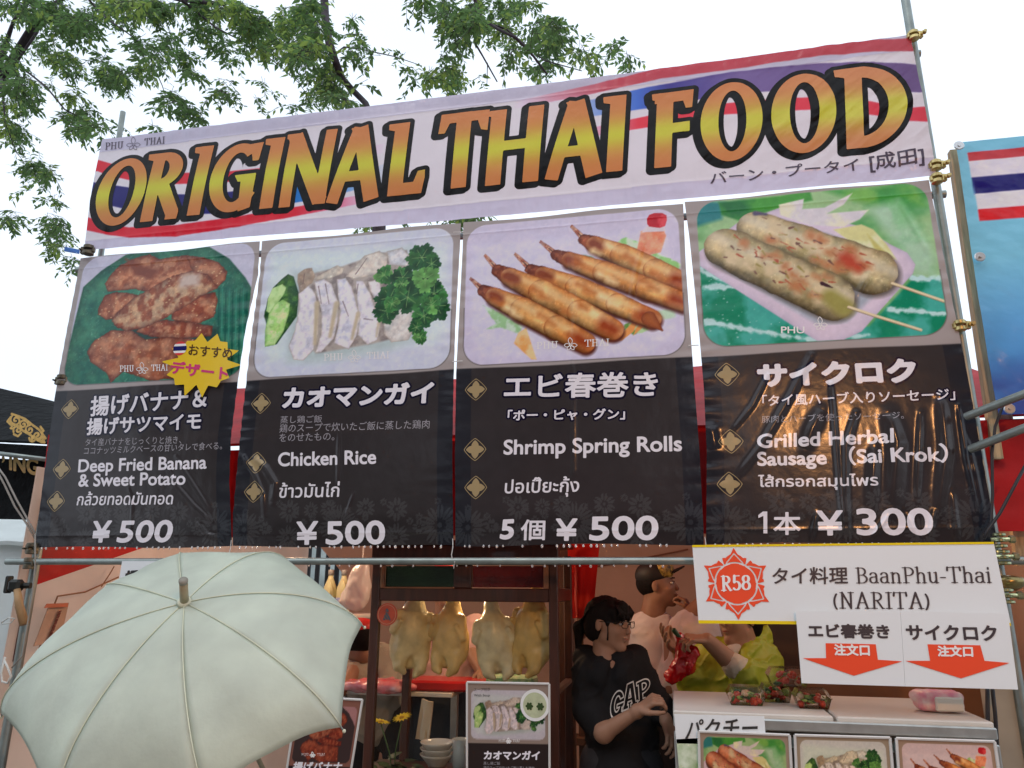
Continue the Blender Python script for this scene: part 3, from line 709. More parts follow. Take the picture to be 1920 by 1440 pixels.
def paint_rolls(c):
    q = zoom(850, 380, 4.085)
    c.poly(c.fr, (196, 190, 212), .003)
    c.poly(q([(150, 330), (1600, 200), (1700, 600), (1700, 1000), (1500, 1160), (200, 1180), (140, 900)]), (202, 198, 220), .03)
    g = (150, 190, 140)
    c.poly(q([(230, 790), (330, 830), (540, 950), (500, 1010), (380, 960), (260, 970), (330, 930)]), g, .008, wob=.006, hi=(190, 212, 190), hs=50)
    c.poly(q([(1250, 300), (1320, 260), (1420, 300), (1560, 380), (1740, 470), (1730, 560), (1540, 480), (1400, 400), (1260, 350)]), (142, 196, 120), .006, wob=.006, hi=(196, 222, 188), hs=40)
    c.poly(q([(980, 400), (1060, 410), (1170, 480), (1200, 520), (1050, 450)]), (96, 136, 90), .006, wob=.004)
    c.poly(q([(1310, 940), (1400, 880), (1480, 930), (1500, 980), (1380, 1010), (1310, 980)]), (96, 140, 70), .006, wob=.005, hi=(170, 200, 150), hs=40)
    c.poly(q([(1560, 830), (1700, 800), (1700, 880), (1600, 900)]), (180, 206, 180), .01, wob=.005)
    c.poly(q([(560, 960), (640, 1205), (600, 1205), (465, 1080), (500, 1000)]), (220, 156, 92), .004, hi=(236, 190, 140), hs=30)
    c.poly(q([(1160, 1060), (1280, 1020), (1370, 920), (1410, 920), (1380, 990), (1290, 1060), (1180, 1075)]), (216, 146, 84), .004)
    c.poly(q([(1400, 960), (1440, 930), (1460, 950), (1380, 1020)]), (216, 146, 84), .004)
    c.poly(q([(1435, 215), (1500, 195), (1610, 200), (1632, 250), (1590, 380), (1470, 405), (1403, 370)]), (206, 118, 88), .003, hi=(224, 150, 120), hs=30, edge=(222, 168, 146), ew=.006)
    c.poly(q([(1485, 175), (1620, 175), (1625, 215), (1440, 225)]), (206, 196, 202), .003)
    c.poly(q([(1482, 120), (1500, 88), (1540, 74), (1600, 74), (1632, 92), (1636, 130), (1622, 175), (1580, 190), (1500, 180), (1484, 160)]), (178, 30, 44), .003, hi=(206, 70, 80), hs=30)
    for k, (t0, a, b, r, col) in enumerate((
        ((905, 175), (1010, 285), (1760, 610), 80, (176, 112, 66)), ((665, 295), (800, 405), (1760, 765), 78, (178, 112, 66)), ((470, 390), (600, 515), (1520, 890), 76, (192, 132, 76)),
        ((240, 400), (350, 525), (1220, 975), 88, (194, 136, 80)), ((130, 580), (240, 680), (1010, 1075), 84, (192, 128, 70)))):
        T, A, B = [np.array(v) for v in q([t0, a, b])]; s_ = .00061; ax_ = (B-A); n_ = np.array([-ax_[1], ax_[0]])/np.linalg.norm(ax_)
        for w_ in (-.006, .005): c.rod(T+n_*w_*.6, A+n_*w_, .0030, .0085, (176, 104, 80), edge=(104, 46, 38), ew=.003, hi=(226, 190, 158), hs=90, hth=.5, seed=k, wob=.002)
        c.rod(T+(A-T)*.5, A, .0018, .003, (70, 44, 40), soft=.004)
        P0 = A-ax_*.012; P1_ = A+ax_*.10; P2_ = A+ax_*.38+n_*.004; P3_ = A+ax_*.72+n_*.002; r_ = r*s_
        for (p_, q_, ra, rb) in ((P1_, P2_, r_*.74, r_), (P2_, P3_, r_, r_*.98), (P3_, B, r_*.98, r_*.82)): c.rod(p_+np.array([.004, -.013]), q_+np.array([.004, -.013]), ra, rb, (84, 48, 42), soft=.014)
        c.rod(P0, P1_, r_*.50, r_*.74, (112, 58, 44), edge=(64, 28, 24), ew=.006, hi=(150, 84, 58), hs=70, wob=.004, ns=80, seed=k)
        for (p_, q_, ra, rb) in ((P1_, P2_, r_*.74, r_), (P2_, P3_, r_, r_*.98), (P3_, B, r_*.98, r_*.82)):
            c.rod(p_, q_, ra, rb, (198, 134, 74), edge=(134, 66, 36), ew=.006, hi=(220, 168, 104), hs=13, hth=.50, lit=(230, 200, 148), seed=k*3, wob=.0015)
        c.rod(P1_-ax_*.02, P1_+ax_*.05, r_*.5, r_*.45, (130, 66, 44), soft=.03, wob=.006, seed=k+2)
        for j in range(6):
            t_ = .12+.8*((j*.37+k*.29) % 1); p_ = A+ax_*t_+n_*(((j*.61+k*.3) % 1)-.5)*r_*1.2; c.rod(p_, p_+ax_*.06, .010, .005, (178, 106, 58) if j % 3 else (234, 208, 158), soft=.03, wob=.006, seed=j+k)
        B2 = A+ax_*.93; c.rod(B2, B+ax_*.01, r_*.55, r_*.5, (146, 64, 36), soft=.045, wob=.008, seed=k)
    A, B = q([(1500, 890), (1600, 980)]); c.rod(A, B, .03, .004, (160, 90, 50), edge=(110, 52, 32))
SPAL = [(158, 146, 104), (112, 96, 70), (194, 178, 136), (214, 206, 186)]
def paint_sausages(c):
    q = zoom(1270, 320, 3.623)
    c.poly(c.fr, (78, 150, 84), .003, hi=(148, 186, 134), hs=7, hth=.46)
    c.poly(q([(100, 200), (330, 215), (300, 330), (130, 380)]), (46, 122, 126), .02)
    c.poly(q([(280, 215), (700, 170), (900, 130), (920, 200), (700, 250), (420, 340), (300, 300)]), (70, 148, 60), .01, hi=(40, 110, 60), hs=10)
    c.poly(q([(1000, 130), (1600, 90), (1690, 240), (1300, 230)]), (112, 172, 80), .03, hi=(66, 146, 66), hs=9)
    c.poly(q([(1300, 260), (1500, 200), (1720, 500), (1760, 720), (1620, 700)]), (160, 196, 166), .04, hi=(126, 184, 132), hs=12)
    c.poly(q([(140, 640), (900, 1060), (1300, 1060), (1600, 730), (1850, 740), (1860, 1200), (100, 1200)]), (28, 128, 96), .01, hi=(70, 164, 150), hs=11, hth=.52)
    for k, (a, b) in enumerate((((160, 680), (330, 760)), ((200, 1030), (900, 1150)), ((900, 1150), (1300, 1120)), ((1440, 945), (1840, 975)), ((1600, 735), (1840, 740)), ((200, 790), (600, 800)))):
        A, B = q([a, b]); c.rod(A, B, .012, .006, (176, 212, 210), soft=.01, wob=.012, ns=60, seed=k)
    c.specks(q([(160, 680), (900, 1150), (300, 1190), (180, 1100)]), 90, .003, (176, 214, 206), 5, .6)
    c.poly(q([(140, 560), (150, 650), (430, 830), (900, 1130), (960, 1165), (1130, 1150), (1250, 1095), (1600, 700), (1615, 640), (1560, 560), (1440, 500), (1250, 380), (700, 250), (400, 360)]), (206, 192, 208), .004, edge=(180, 168, 190), ew=.012)
    c.poly(q([(260, 640), (500, 780), (960, 1050), (1150, 1030), (1500, 690), (1430, 560), (700, 330), (400, 420)]), (158, 166, 178), .02)
    c.poly(q([(690, 230), (860, 190), (850, 260), (1000, 250), (1190, 150), (1130, 230), (1020, 290), (1300, 265), (1240, 330), (1130, 380), (900, 370), (700, 300)]), (204, 200, 206), .006, hi=(222, 222, 190), hs=16)
    c.poly(q([(1060, 400), (1250, 365), (1330, 400), (1420, 500), (1490, 610), (1380, 570), (1200, 500)]), (204, 202, 142), .006, hi=(216, 222, 176), hs=14)
    c.poly(q([(1290, 430), (1420, 560), (1470, 600), (1350, 560)]), (190, 184, 110), .01)
    for k, (a, b, r0, r1) in enumerate((((540, 390), (1320, 685), .074, .092), ((330, 525), (1040, 860), .084, .088))):
        A, B = q([a, b]); c.rod((A[0]+.006, A[1]-.012), (B[0]+.006, B[1]-.014), r0, r1, (104, 98, 96), soft=.02)
        c.rod(A, B, r0, r1, SPAL[0], edge=SPAL[1], ew=.016, hi=SPAL[2], hs=13, lit=SPAL[3], seed=k*7+2, wob=.012, ns=14)
        A, B = np.array(A), np.array(B); g = np.random.default_rng(k+4)
        for i in range(70):
            t = g.random()**.8*.95; s_ = (g.random()-.42)*1.3; ln = .02+.05*g.random()**2; p = A+(B-A)*t+np.array([.38, .92])*s_*r0; n = (A+(B-A)*min(t+ln, 1))+np.array([.38, .92])*(s_+.1*g.normal())*r0
            q_ = i % 5; rr = (.010+.012*g.random()) if q_ < 2 else .002+.003*g.random()
            c.rod(p, n, rr, rr*.5, [(178, 122, 84), (204, 186, 150), (112, 80, 70), (150, 138, 84), (168, 88, 66)][q_], soft=.03 if q_ < 2 else .005, wob=.008 if q_ < 2 else .003, ns=70, seed=i)
    A, B = q([(1150, 600), (1230, 660)]); c.rod(A, B, .03, .016, (172, 72, 54), soft=.04, wob=.01)
    A, B = q([(530, 290), (600, 295)]); c.rod(A, B, .009, .006, (84, 78, 104), soft=.008, wob=.004)
    A, B = q([(985, 770), (1050, 795)]); c.rod(A, B, .008, .003, (66, 46, 54), soft=.004, wob=.004)
    A, B = q([(1040, 860), (1130, 930)]); c.rod(A, B, .03, .036, (150, 144, 82), soft=.03)
    for a, b in (((1460, 770), (1815, 892)), ((1165, 930), (1330, 985)), ((1330, 985), (1650, 1085))):
        A, B = q([a, b]); c.rod(A, B, .0062, .0058, (216, 194, 156), soft=.003, lit=(232, 218, 190))
FRAMES = [(.0, 0), ]
FRPX = [((157, 480), (481, 457), (122, 725), (454, 704)), ((497, 458), (852, 424), (478, 709), (842, 690)), ((877, 423), (1272, 388), (868, 683), (1285, 668)), ((1301, 382), (1736, 338), (1326, 650), (1778, 628))]
FOOD = [paint_fritters, paint_chicken, paint_rolls, paint_sausages]
panels = []; PPL = []
for i in range(4):
    eL, eR = edge_fn(D0, EDGES[i][0]), edge_fn(D0, EDGES[i][1])
    ff = fold_field(FOLDS[i]); rl = ripple(eL, 1.75, 3.0, 0, 95, .0022 if i in (1, 3) else .0007, .05); rr_ = ripple(eR, 1.75, 3.0, 0, 80, .0013, .04)
    hem = lambda x, z: -.0016*np.exp(-np.abs(z-(Z1-.055))/.004) - .0016*np.exp(-np.abs(z-(Z0+.05))/.005)
    def dsp(x, z, ff=ff, rl=rl, rr_=rr_, i=i, hem=hem):
        b = -.010*np.sin(np.clip((z-Z0)/(Z1-Z0), 0, 1)*math.pi)+.004
        return b + crease(x+i*3, z) + ff(x, z) + rl(x, z) + rr_(x, z) + hem(x, z)
    pl = Plane(0.0, dsp); PPL.append(pl)
    nu, nv = 300, 440
    U, Vv = np.meshgrid(np.linspace(0, 1, nu), np.linspace(0, 1, nv), indexing='ij')
    ztop = Z1+.004*np.sin(U*9+i); zbot = Z0+.004*np.sin(U*7+i*2)
    Zg = zbot+(ztop-zbot)*Vv; xl, xr = eL(Zg), eR(Zg); Xg = xl+(xr-xl)*U
    x, z = Xg.ravel(), Zg.ravel()
    c = Canvas(x, z, (156, 148, 146)); x0, x1 = float(eL(2.0)), float(eR(2.0))
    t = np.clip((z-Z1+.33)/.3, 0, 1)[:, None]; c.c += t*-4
    dk = z < ZB+.003*np.sin(x*8+i)
    um = U.ravel(); side = (um < .07) | (um > .93)
    dcol = np.where(side[:, None], (44, 44, 49), (56, 52, 53)).astype(float)
    dcol[:] *= (.96+.08*fbm(x*30, z*30))[:, None]
    kd = np.clip(.5-(z-ZB-.003*np.sin(x*8+i))/.005, 0, 1)[:, None]; c.c = c.c*(1-kd)+dcol*kd
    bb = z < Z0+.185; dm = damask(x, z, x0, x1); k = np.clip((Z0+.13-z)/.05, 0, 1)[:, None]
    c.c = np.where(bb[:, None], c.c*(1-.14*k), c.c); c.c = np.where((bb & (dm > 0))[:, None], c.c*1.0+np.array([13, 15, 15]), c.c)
    cr4 = [D0.q(*p) for p in FRPX[i]]
    fx0 = (cr4[0][0]+cr4[2][0])/2; fx1 = (cr4[1][0]+cr4[3][0])/2; fz1 = (cr4[0][1]+cr4[1][1])/2; fz0 = (cr4[2][1]+cr4[3][1])/2
    sdr = rrect(x, z, fx0, fx1, fz0, fz1, .085)
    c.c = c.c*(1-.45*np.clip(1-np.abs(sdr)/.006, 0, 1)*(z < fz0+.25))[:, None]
    c.clip = np.clip(.5-sdr/.003, 0, 1); c.fr = [(fx0-.01, fz0-.01), (fx1+.01, fz0-.01), (fx1+.01, fz1+.01), (fx0-.01, fz1+.01)]
    FOOD[i](c); c.clip = None
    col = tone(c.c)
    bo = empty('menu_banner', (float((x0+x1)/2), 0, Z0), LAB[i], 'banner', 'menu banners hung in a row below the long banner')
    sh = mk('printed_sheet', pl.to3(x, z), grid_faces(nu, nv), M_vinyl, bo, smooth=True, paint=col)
    panels.append(bo)
P1, P2, P3, P4 = PPL; B1, B2, B3, B4 = panels
def quatrefoil(pl, px, py, parent, s=17.5):
    cx, cz = pl.q(px, py); r = s*.0023
    def f(x, z):
        ax, az = np.abs(x-cx)/r, np.abs(z-cz)/r; th = np.arctan2(az, ax); rr = np.hypot(ax, az)
        t1 = np.clip(np.maximum(ax, az)/.92, 0, 1); pet = np.minimum(ax, az)-.36*np.sin(math.pi*np.clip(t1*.85+.15, 0, 1))**.9+np.maximum(np.maximum(ax, az)-.9, 0)*3
        return np.minimum(pet, rr-.42)*r
    sdf_shape(pl, f, (cx-r, cz-r), (cx+r, cz+r), I_gold, parent, 'ornament', .0010, .0016)
    g2 = lambda x, z: ((np.abs((x-cx)/r)**1.2+np.abs((z-cz)/r)**1.2)**(1/1.2)-1.08)*r*.8
    sdf_shape(pl, lambda x, z: np.abs(g2(x, z))-.0012, (cx-r*1.2, cz-r*1.2), (cx+r*1.2, cz+r*1.2), I_gold, parent, 'ornament_border', .0010, .0014)
for pl, bo, L_ in ((P1, B1, ((134, 768), (118, 880), (106, 940))), (P2, B2, ((491, 757), (482, 868), (477, 922))),
                   (P3, B3, ((893, 731), (891, 843), (892, 914))), (P4, B4, ((1363, 703), (1370, 828), (1368, 908)))):
    for p in L_: quatrefoil(pl, *p, bo)
# lettering, read off the photograph: bottom left, bottom right, top left
OUT = (I_navy, .0075)
lettering(P1, '揚げバナナ＆', (171, 782), (389, 766), (174, 744), I_white, B1, bold=.0024, outline=OUT, cell=.002)
lettering(P1, '揚げサツマイモ', (164, 817), (378, 806), (167, 785), I_white, B1, bold=.0022, outline=OUT, cell=.002)
lettering(P1, 'タイ産バナナをじっくりと焼き、', (162, 837), (341, 832), (163, 823), I_grey, B1)
lettering(P1, 'ココナッツミルクベースの甘いタレで食べる。', (159, 853), (417, 843), (161, 839), I_grey, B1)
lettering(P1, 'Deep Fried Banana', (148, 886), (388, 879), (150, 862), I_white, B1, bold=.0017, cell=.002, cap=True)
lettering(P1, '& Sweet Potato', (148, 913), (348, 909), (150, 889), I_white, B1, bold=.0017, cell=.002, cap=True)
lettering(P1, 'กล้วยทอดมันทอด', (144, 948), (323, 946), (149, 922), I_white, B1, bold=.0009, cell=.002)
lettering(P1, '¥', (170, 1018), (205, 1017), (176, 977), I_white, B1, bold=.0035)
lettering(P1, '500', (217, 1018), (319, 1017), (226, 976), I_white, B1, bold=.0034)
lettering(P2, 'カオマンガイ', (530, 767), (813, 757), (535, 727), I_white, B2, bold=.0048, outline=OUT)
lettering(P2, '蒸し鶏ご飯', (527, 795), (605, 793), (528, 781), I_grey, B2)
lettering(P2, '鶏のスープで炊いたご飯に蒸した鶏肉', (525, 812), (806, 804), (527, 796), I_grey, B2)
lettering(P2, 'をのせたもの。', (525, 829), (628, 826), (526, 814), I_grey, B2)
lettering(P2, 'Chicken Rice', (522, 875), (706, 870), (523, 849), I_white, B2, bold=.0019, cell=.002, cap=True)
lettering(P2, 'ข้าวมันไก่', (523, 934), (636, 932), (526, 905), I_white, B2, bold=.001, cell=.002)
lettering(P2, '¥', (554, 1022), (595, 1021), (556, 978), I_white, B2, bold=.0028)
lettering(P2, '500', (610, 1022), (722, 1021), (611, 977), I_white, B2, bold=.0036)
lettering(P3, 'エビ春巻き', (945, 749), (1234, 744), (947, 703), I_white, B3, bold=.0027, outline=OUT, cell=.002)
lettering(P3, '「ポー・ピャ・グン」', (952, 790), (1172, 787), (953, 769), I_white, B3, bold=.0014, outline=(I_navy, .006))
lettering(P3, 'Shrimp Spring Rolls', (944, 853), (1279, 846), (945, 825), I_white, B3, bold=.0020, cell=.002, cap=True)
lettering(P3, 'ปอเปี๊ยะกุ้ง', (945, 934), (1085, 931), (948, 896), I_white, B3, bold=.001, cell=.002)
lettering(P3, '5', (936, 1012), (962, 1011), (940, 974), I_white, B3, bold=.0038)
lettering(P3, '個', (975, 1013), (1021, 1013), (977, 974), I_white, B3, bold=.0016, cell=.002)
lettering(P3, '¥', (1041, 1014), (1082, 1014), (1042, 972), I_white, B3, bold=.0028)
lettering(P3, '500', (1104, 1014), (1234, 1013), (1106, 968), I_white, B3, bold=.0034)
lettering(P4, 'サイクロク', (1421, 727), (1720, 718), (1418, 683), I_white, B4, bold=.006, outline=OUT)
lettering(P4, '「タイ風ハーブ入りソーセージ」', (1429, 763), (1790, 751), (1429, 741), I_white, B4, cell=.0016, bold=.0008, outline=(I_navy, .005))
lettering(P4, '豚肉とハーブを使ったソーセージ。', (1428, 794), (1694, 786), (1428, 780), I_grey, B4)
lettering(P4, 'Grilled Herbal', (1419, 841), (1674, 831), (1419, 815), I_white, B4, bold=.0020, cell=.002, cap=True)
lettering(P4, 'Sausage （Sai Krok）', (1420, 874), (1776, 865), (1419, 848), I_white, B4, bold=.0020, cell=.002, cap=True)
lettering(P4, 'ไส้กรอกสมุนไพร', (1422, 920), (1647, 918), (1421, 890), I_white, B4, bold=.001, cell=.002)
shape(P4, [tuple(P4.q(1422+17*a_, 1000-41*b_)) for a_, b_ in ((0, .70), (0, .84), (.5, 1), (.98, 1), (1, 0), (.56, 0), (.56, .80))], I_white, B4, 'lettering')
lettering(P4, '本', (1450, 1003), (1502, 1003), (1450, 960), I_white, B4, bold=.0018, cell=.002)
lettering(P4, '¥', (1532, 1004), (1582, 1004), (1530, 957), I_white, B4, bold=.0028)
lettering(P4, '300', (1607, 1004), (1751, 1004), (1604, 953), I_white, B4, bold=.0034)
I_lg = ink('logo_pale_ink', (226, 222, 236))
logo(P1, 227, 317, 698, 11, I_lg, B1, -.03, .0012); logo(P2, 608, 731, 677, 12, I_lg, B2, -.04); logo(P3, 1006, 1143, 655, 12, I_lg, B3, -.05)
flower_logo(P4, (1538, 610), 12, I_lg, B4)
lettering(P4, 'PHU', (1464, 626), (1508, 626), (1464, 613), I_lg, B4, bold=.0006, cell=.0015)

# yellow starburst stuck on the first banner
sc_ = P1.q(383, 684)
st = []
for k in range(28):
    a = math.radians(90+k*360/28+6); R = 1.0 if k % 2 == 0 else .74
    R *= .94+.1*math.sin(k*2.3); st.append((sc_[0]+.192*R*math.cos(a), sc_[1]+.152*R*math.sin(a)))
class _S(Plane): pass
PS = Plane(0.0, lambda x, z: 0*x-.024+.006*np.cos((x-sc_[0])*9))
I_yel = ink('yellow_sticker', (214, 180, 46))
def _star(x, z): return poly_sd(x, z, st)
sk = sdf_shape(PS, _star, (sc_[0]-.2, sc_[1]-.16), (sc_[0]+.2, sc_[1]+.16), I_yel, B1, 'starburst_sticker', 0, .004)
I_brn = ink('brown_ink', (70, 50, 30))
lettering(PS, 'おすすめ', (358, 668), (440, 676), (360, 648), I_brn, sk, bold=.0008, cell=.002)
lettering(PS, 'デザート', (325, 703), (432, 716), (328, 678), I_magenta, sk, bold=.0025)
fc = PS.q(343, 656)
for k, (a, b, cname, colr) in enumerate(((.66, 1.01, 'flag_red', (200, 60, 60)), (.33, .66, 'flag_white', (225, 222, 232)), (-.33, .33, 'flag_navy', (30, 30, 90)), (-.66, -.33, 'flag_white', (225, 222, 232)), (-1.01, -.66, 'flag_red', (200, 60, 60)))):
    r = .032; sdf_shape(PS, lambda x, z: np.maximum(np.hypot(x-fc[0], z-fc[1])-r, np.maximum((z-fc[1])-b*r, a*r-(z-fc[1]))), (fc[0]-r*1.1, fc[1]-r*1.1), (fc[0]+r*1.1, fc[1]+r*1.1), ink(cname, colr), sk, 'flag_stripe', .001, .002)

# ---------------------------------------------------------------- long banner on top
TZ0, TZ1 = 3.072, 3.688
TB = empty('long_banner', (-.8, 0, TZ0), 'long white banner reading ORIGINAL THAI FOOD in orange letters above the menu banners', 'banner')
def tdisp(x, z):
    u = (z-TZ0)/(TZ1-TZ0)
    b = .004-.012*np.sin(np.clip(u, 0, 1)*math.pi)
    s = .012*(fbm(x*1.6, z*2.5, 11, 2)-.5)+.003*(fbm(x*8, z*10, 13)-.5)
    e = np.exp(-np.abs(u-.04)/.10)+.8*np.exp(-np.abs(u-.97)/.08)
    s = s+.0065*e*(fbm(x*22, z*6, 15, 3)-.5)*2
    r = np.clip((x+.2)/1.2, 0, 1)
    s = s+.0065*r*(fbm(x*14-z*16, z*7+x*3, 17, 3)-.5)*2
    s = s-.0025*np.exp(-np.abs(z-(TZ1-.075))/.005)-.0025*np.exp(-np.abs(z-(TZ0+.06))/.005)
    return b+s
PT = Plane(0.0, tdisp)
eL = edge_fn(D0, [(191, 259), (174, 360), (157, 468)]); eR = edge_fn(D0, [(1706, 66), (1732, 200), (1757, 328)])
zt = lambda x: 3.688-.006*np.sin((x+2.7)/3.7*math.pi); zb = lambda x: np.interp(x, [-2.7, -.9, 1.06], [3.085, 3.062, 3.057])
nu, nv = 930, 170
U, Vv = np.meshgrid(np.linspace(0, 1, nu), np.linspace(0, 1, nv), indexing='ij')
Zg = 3.07+(3.688-3.07)*Vv; Xg = eL(Zg)+(eR(Zg)-eL(Zg))*U; Zg = zb(Xg)+(zt(Xg)-zb(Xg))*Vv
x, z = Xg.ravel(), Zg.ravel(); c = Canvas(x, z, (214, 208, 226))
hemt = z > 3.688-.078; c.c[hemt] = (186, 181, 200); hb = z < 3.07+.06; c.c[hb] = (200, 194, 216)
def band(top, bot, cols):
    """printed stripe of the flag: upper and lower edge and colours along it, from photograph points"""
    A = np.array([D0.q(*p) for p in top]); B = np.array([D0.q(*p) for p in bot]); Cc = sorted([(D0.q(px_, 300)[0], k, a) for px_, k, a in cols])
    zt_, zb_ = np.interp(x, A[:, 0], A[:, 1]), np.interp(x, B[:, 0], B[:, 1]); d = np.maximum(z-zt_, zb_-z)
    xs = [q[0] for q in Cc]; col = np.stack([np.interp(x, xs, [q[1][k] for q in Cc]) for k in range(3)], 1); al = np.interp(x, xs, [q[2] for q in Cc], left=Cc[0][2], right=Cc[-1][2])
    al = al*(x > min(A[0, 0], B[0, 0])-.003)*(x < max(A[-1, 0], B[-1, 0])+.003)
    m_ = np.clip(.5-d/.005, 0, 1)*al; c.c[:] = c.c*(1-m_[:, None])+col*m_[:, None]
R_, B_, LB = (206, 40, 56), (38, 34, 106), (34, 110, 186)
band([(184, 300), (205, 306), (240, 316), (300, 325), (400, 326), (528, 314), (640, 294), (720, 270)], [(184, 322), (205, 330), (240, 338), (300, 347), (400, 346), (528, 334), (640, 310), (720, 288)], [(160, R_, 1), (540, R_, 1), (640, (230, 130, 150), 1), (730, (220, 180, 200), 0)])
band([(170, 342), (240, 352), (300, 366), (400, 366), (500, 352), (600, 338), (720, 310)], [(170, 378), (240, 394), (300, 405), (400, 402), (500, 390), (600, 374), (720, 344)], [(160, B_, 1), (470, B_, 1), (540, LB, 1), (610, LB, .95), (680, (130, 170, 220), .8), (750, (190, 200, 230), 0)])
band([(166, 408), (200, 420), (243, 427), (330, 423), (451, 406), (560, 388), (666, 368), (760, 350)], [(162, 432), (200, 440), (243, 446), (330, 444), (451, 425), (560, 405), (666, 384), (760, 364)], [(160, R_, 1), (560, R_, 1), (640, (222, 110, 140), 1), (720, (224, 170, 196), 0)])
band([(960, 190), (1100, 160), (1240, 124), (1365, 105), (1537, 81), (1640, 74), (1708, 72)], [(960, 204), (1100, 178), (1240, 146), (1365, 131), (1537, 105), (1640, 98), (1708, 98)], [(960, (214, 150, 170), 0), (1040, (206, 120, 140), .7), (1160, (188, 70, 84), 1), (1700, (180, 70, 80), 1)])
band([(1060, 206), (1091, 191), (1212, 163), (1372, 135), (1537, 119), (1640, 118), (1722, 123)], [(1060, 232), (1091, 222), (1212, 204), (1372, 178), (1537, 168), (1640, 166), (1722, 177)], [(1060, (150, 170, 220), 0), (1100, (130, 160, 220), .8), (1200, (70, 110, 200), 1), (1260, (66, 60, 140), 1), (1400, (116, 96, 150), 1), (1722, (104, 80, 128), 1)])
band([(1060, 252), (1113, 240), (1216, 218), (1346, 197), (1477, 186), (1560, 183), (1624, 191), (1660, 199), (1700, 204), (1735, 203)], [(1060, 268), (1113, 257), (1216, 240), (1346, 218), (1477, 210), (1560, 207), (1624, 217), (1660, 221), (1700, 229), (1735, 231)], [(1060, (224, 160, 186), 0), (1130, (222, 140, 165), .8), (1200, (220, 60, 76), 1), (1740, (206, 60, 76), 1)])
col = tone(c.c)
mk('printed_sheet', PT.to3(x, z), grid_faces(nu, nv), M_vinyl_top, TB, smooth=True, paint=col)

# big display letters: unit boxes, distances in metres
def lr(X, Z, a, b, w_, w2=None):
    d, t = seg_d(X, Z, a, b); return d-(w_+(t*((w2 or w_)-w_)))/2
def qd(X, Z, P): return poly_sd(X, Z, P)
def el(X, Z, cx, cz, rx, rz):
    u, v = (X-cx), (Z-cz); k = np.hypot(u/rx, v/rz); k2 = np.hypot(u/rx**2, v/rz**2)+1e-9; return k*(k-1)/k2
def bar(X, Z, a, b, wa, wb):
    ax, az = a; bx, bz = b; l = math.hypot(bx-ax, bz-az); nx_, nz_ = -(bz-az)/l, (bx-ax)/l
    return poly_sd(X, Z, [(ax+nx_*wa/2, az+nz_*wa/2), (bx+nx_*wb/2, bz+nz_*wb/2), (bx-nx_*wb/2, bz-nz_*wb/2), (ax-nx_*wa/2, az-nz_*wa/2)])
def flag(X, Z, xs, h, s): return poly_sd(X, Z, [(xs-s*.55, h), (xs+s*.1, h), (xs+s*.1, h-s*.75), (xs-s*.06, h-s*.55), (xs-s*.5, h-s*.42)])
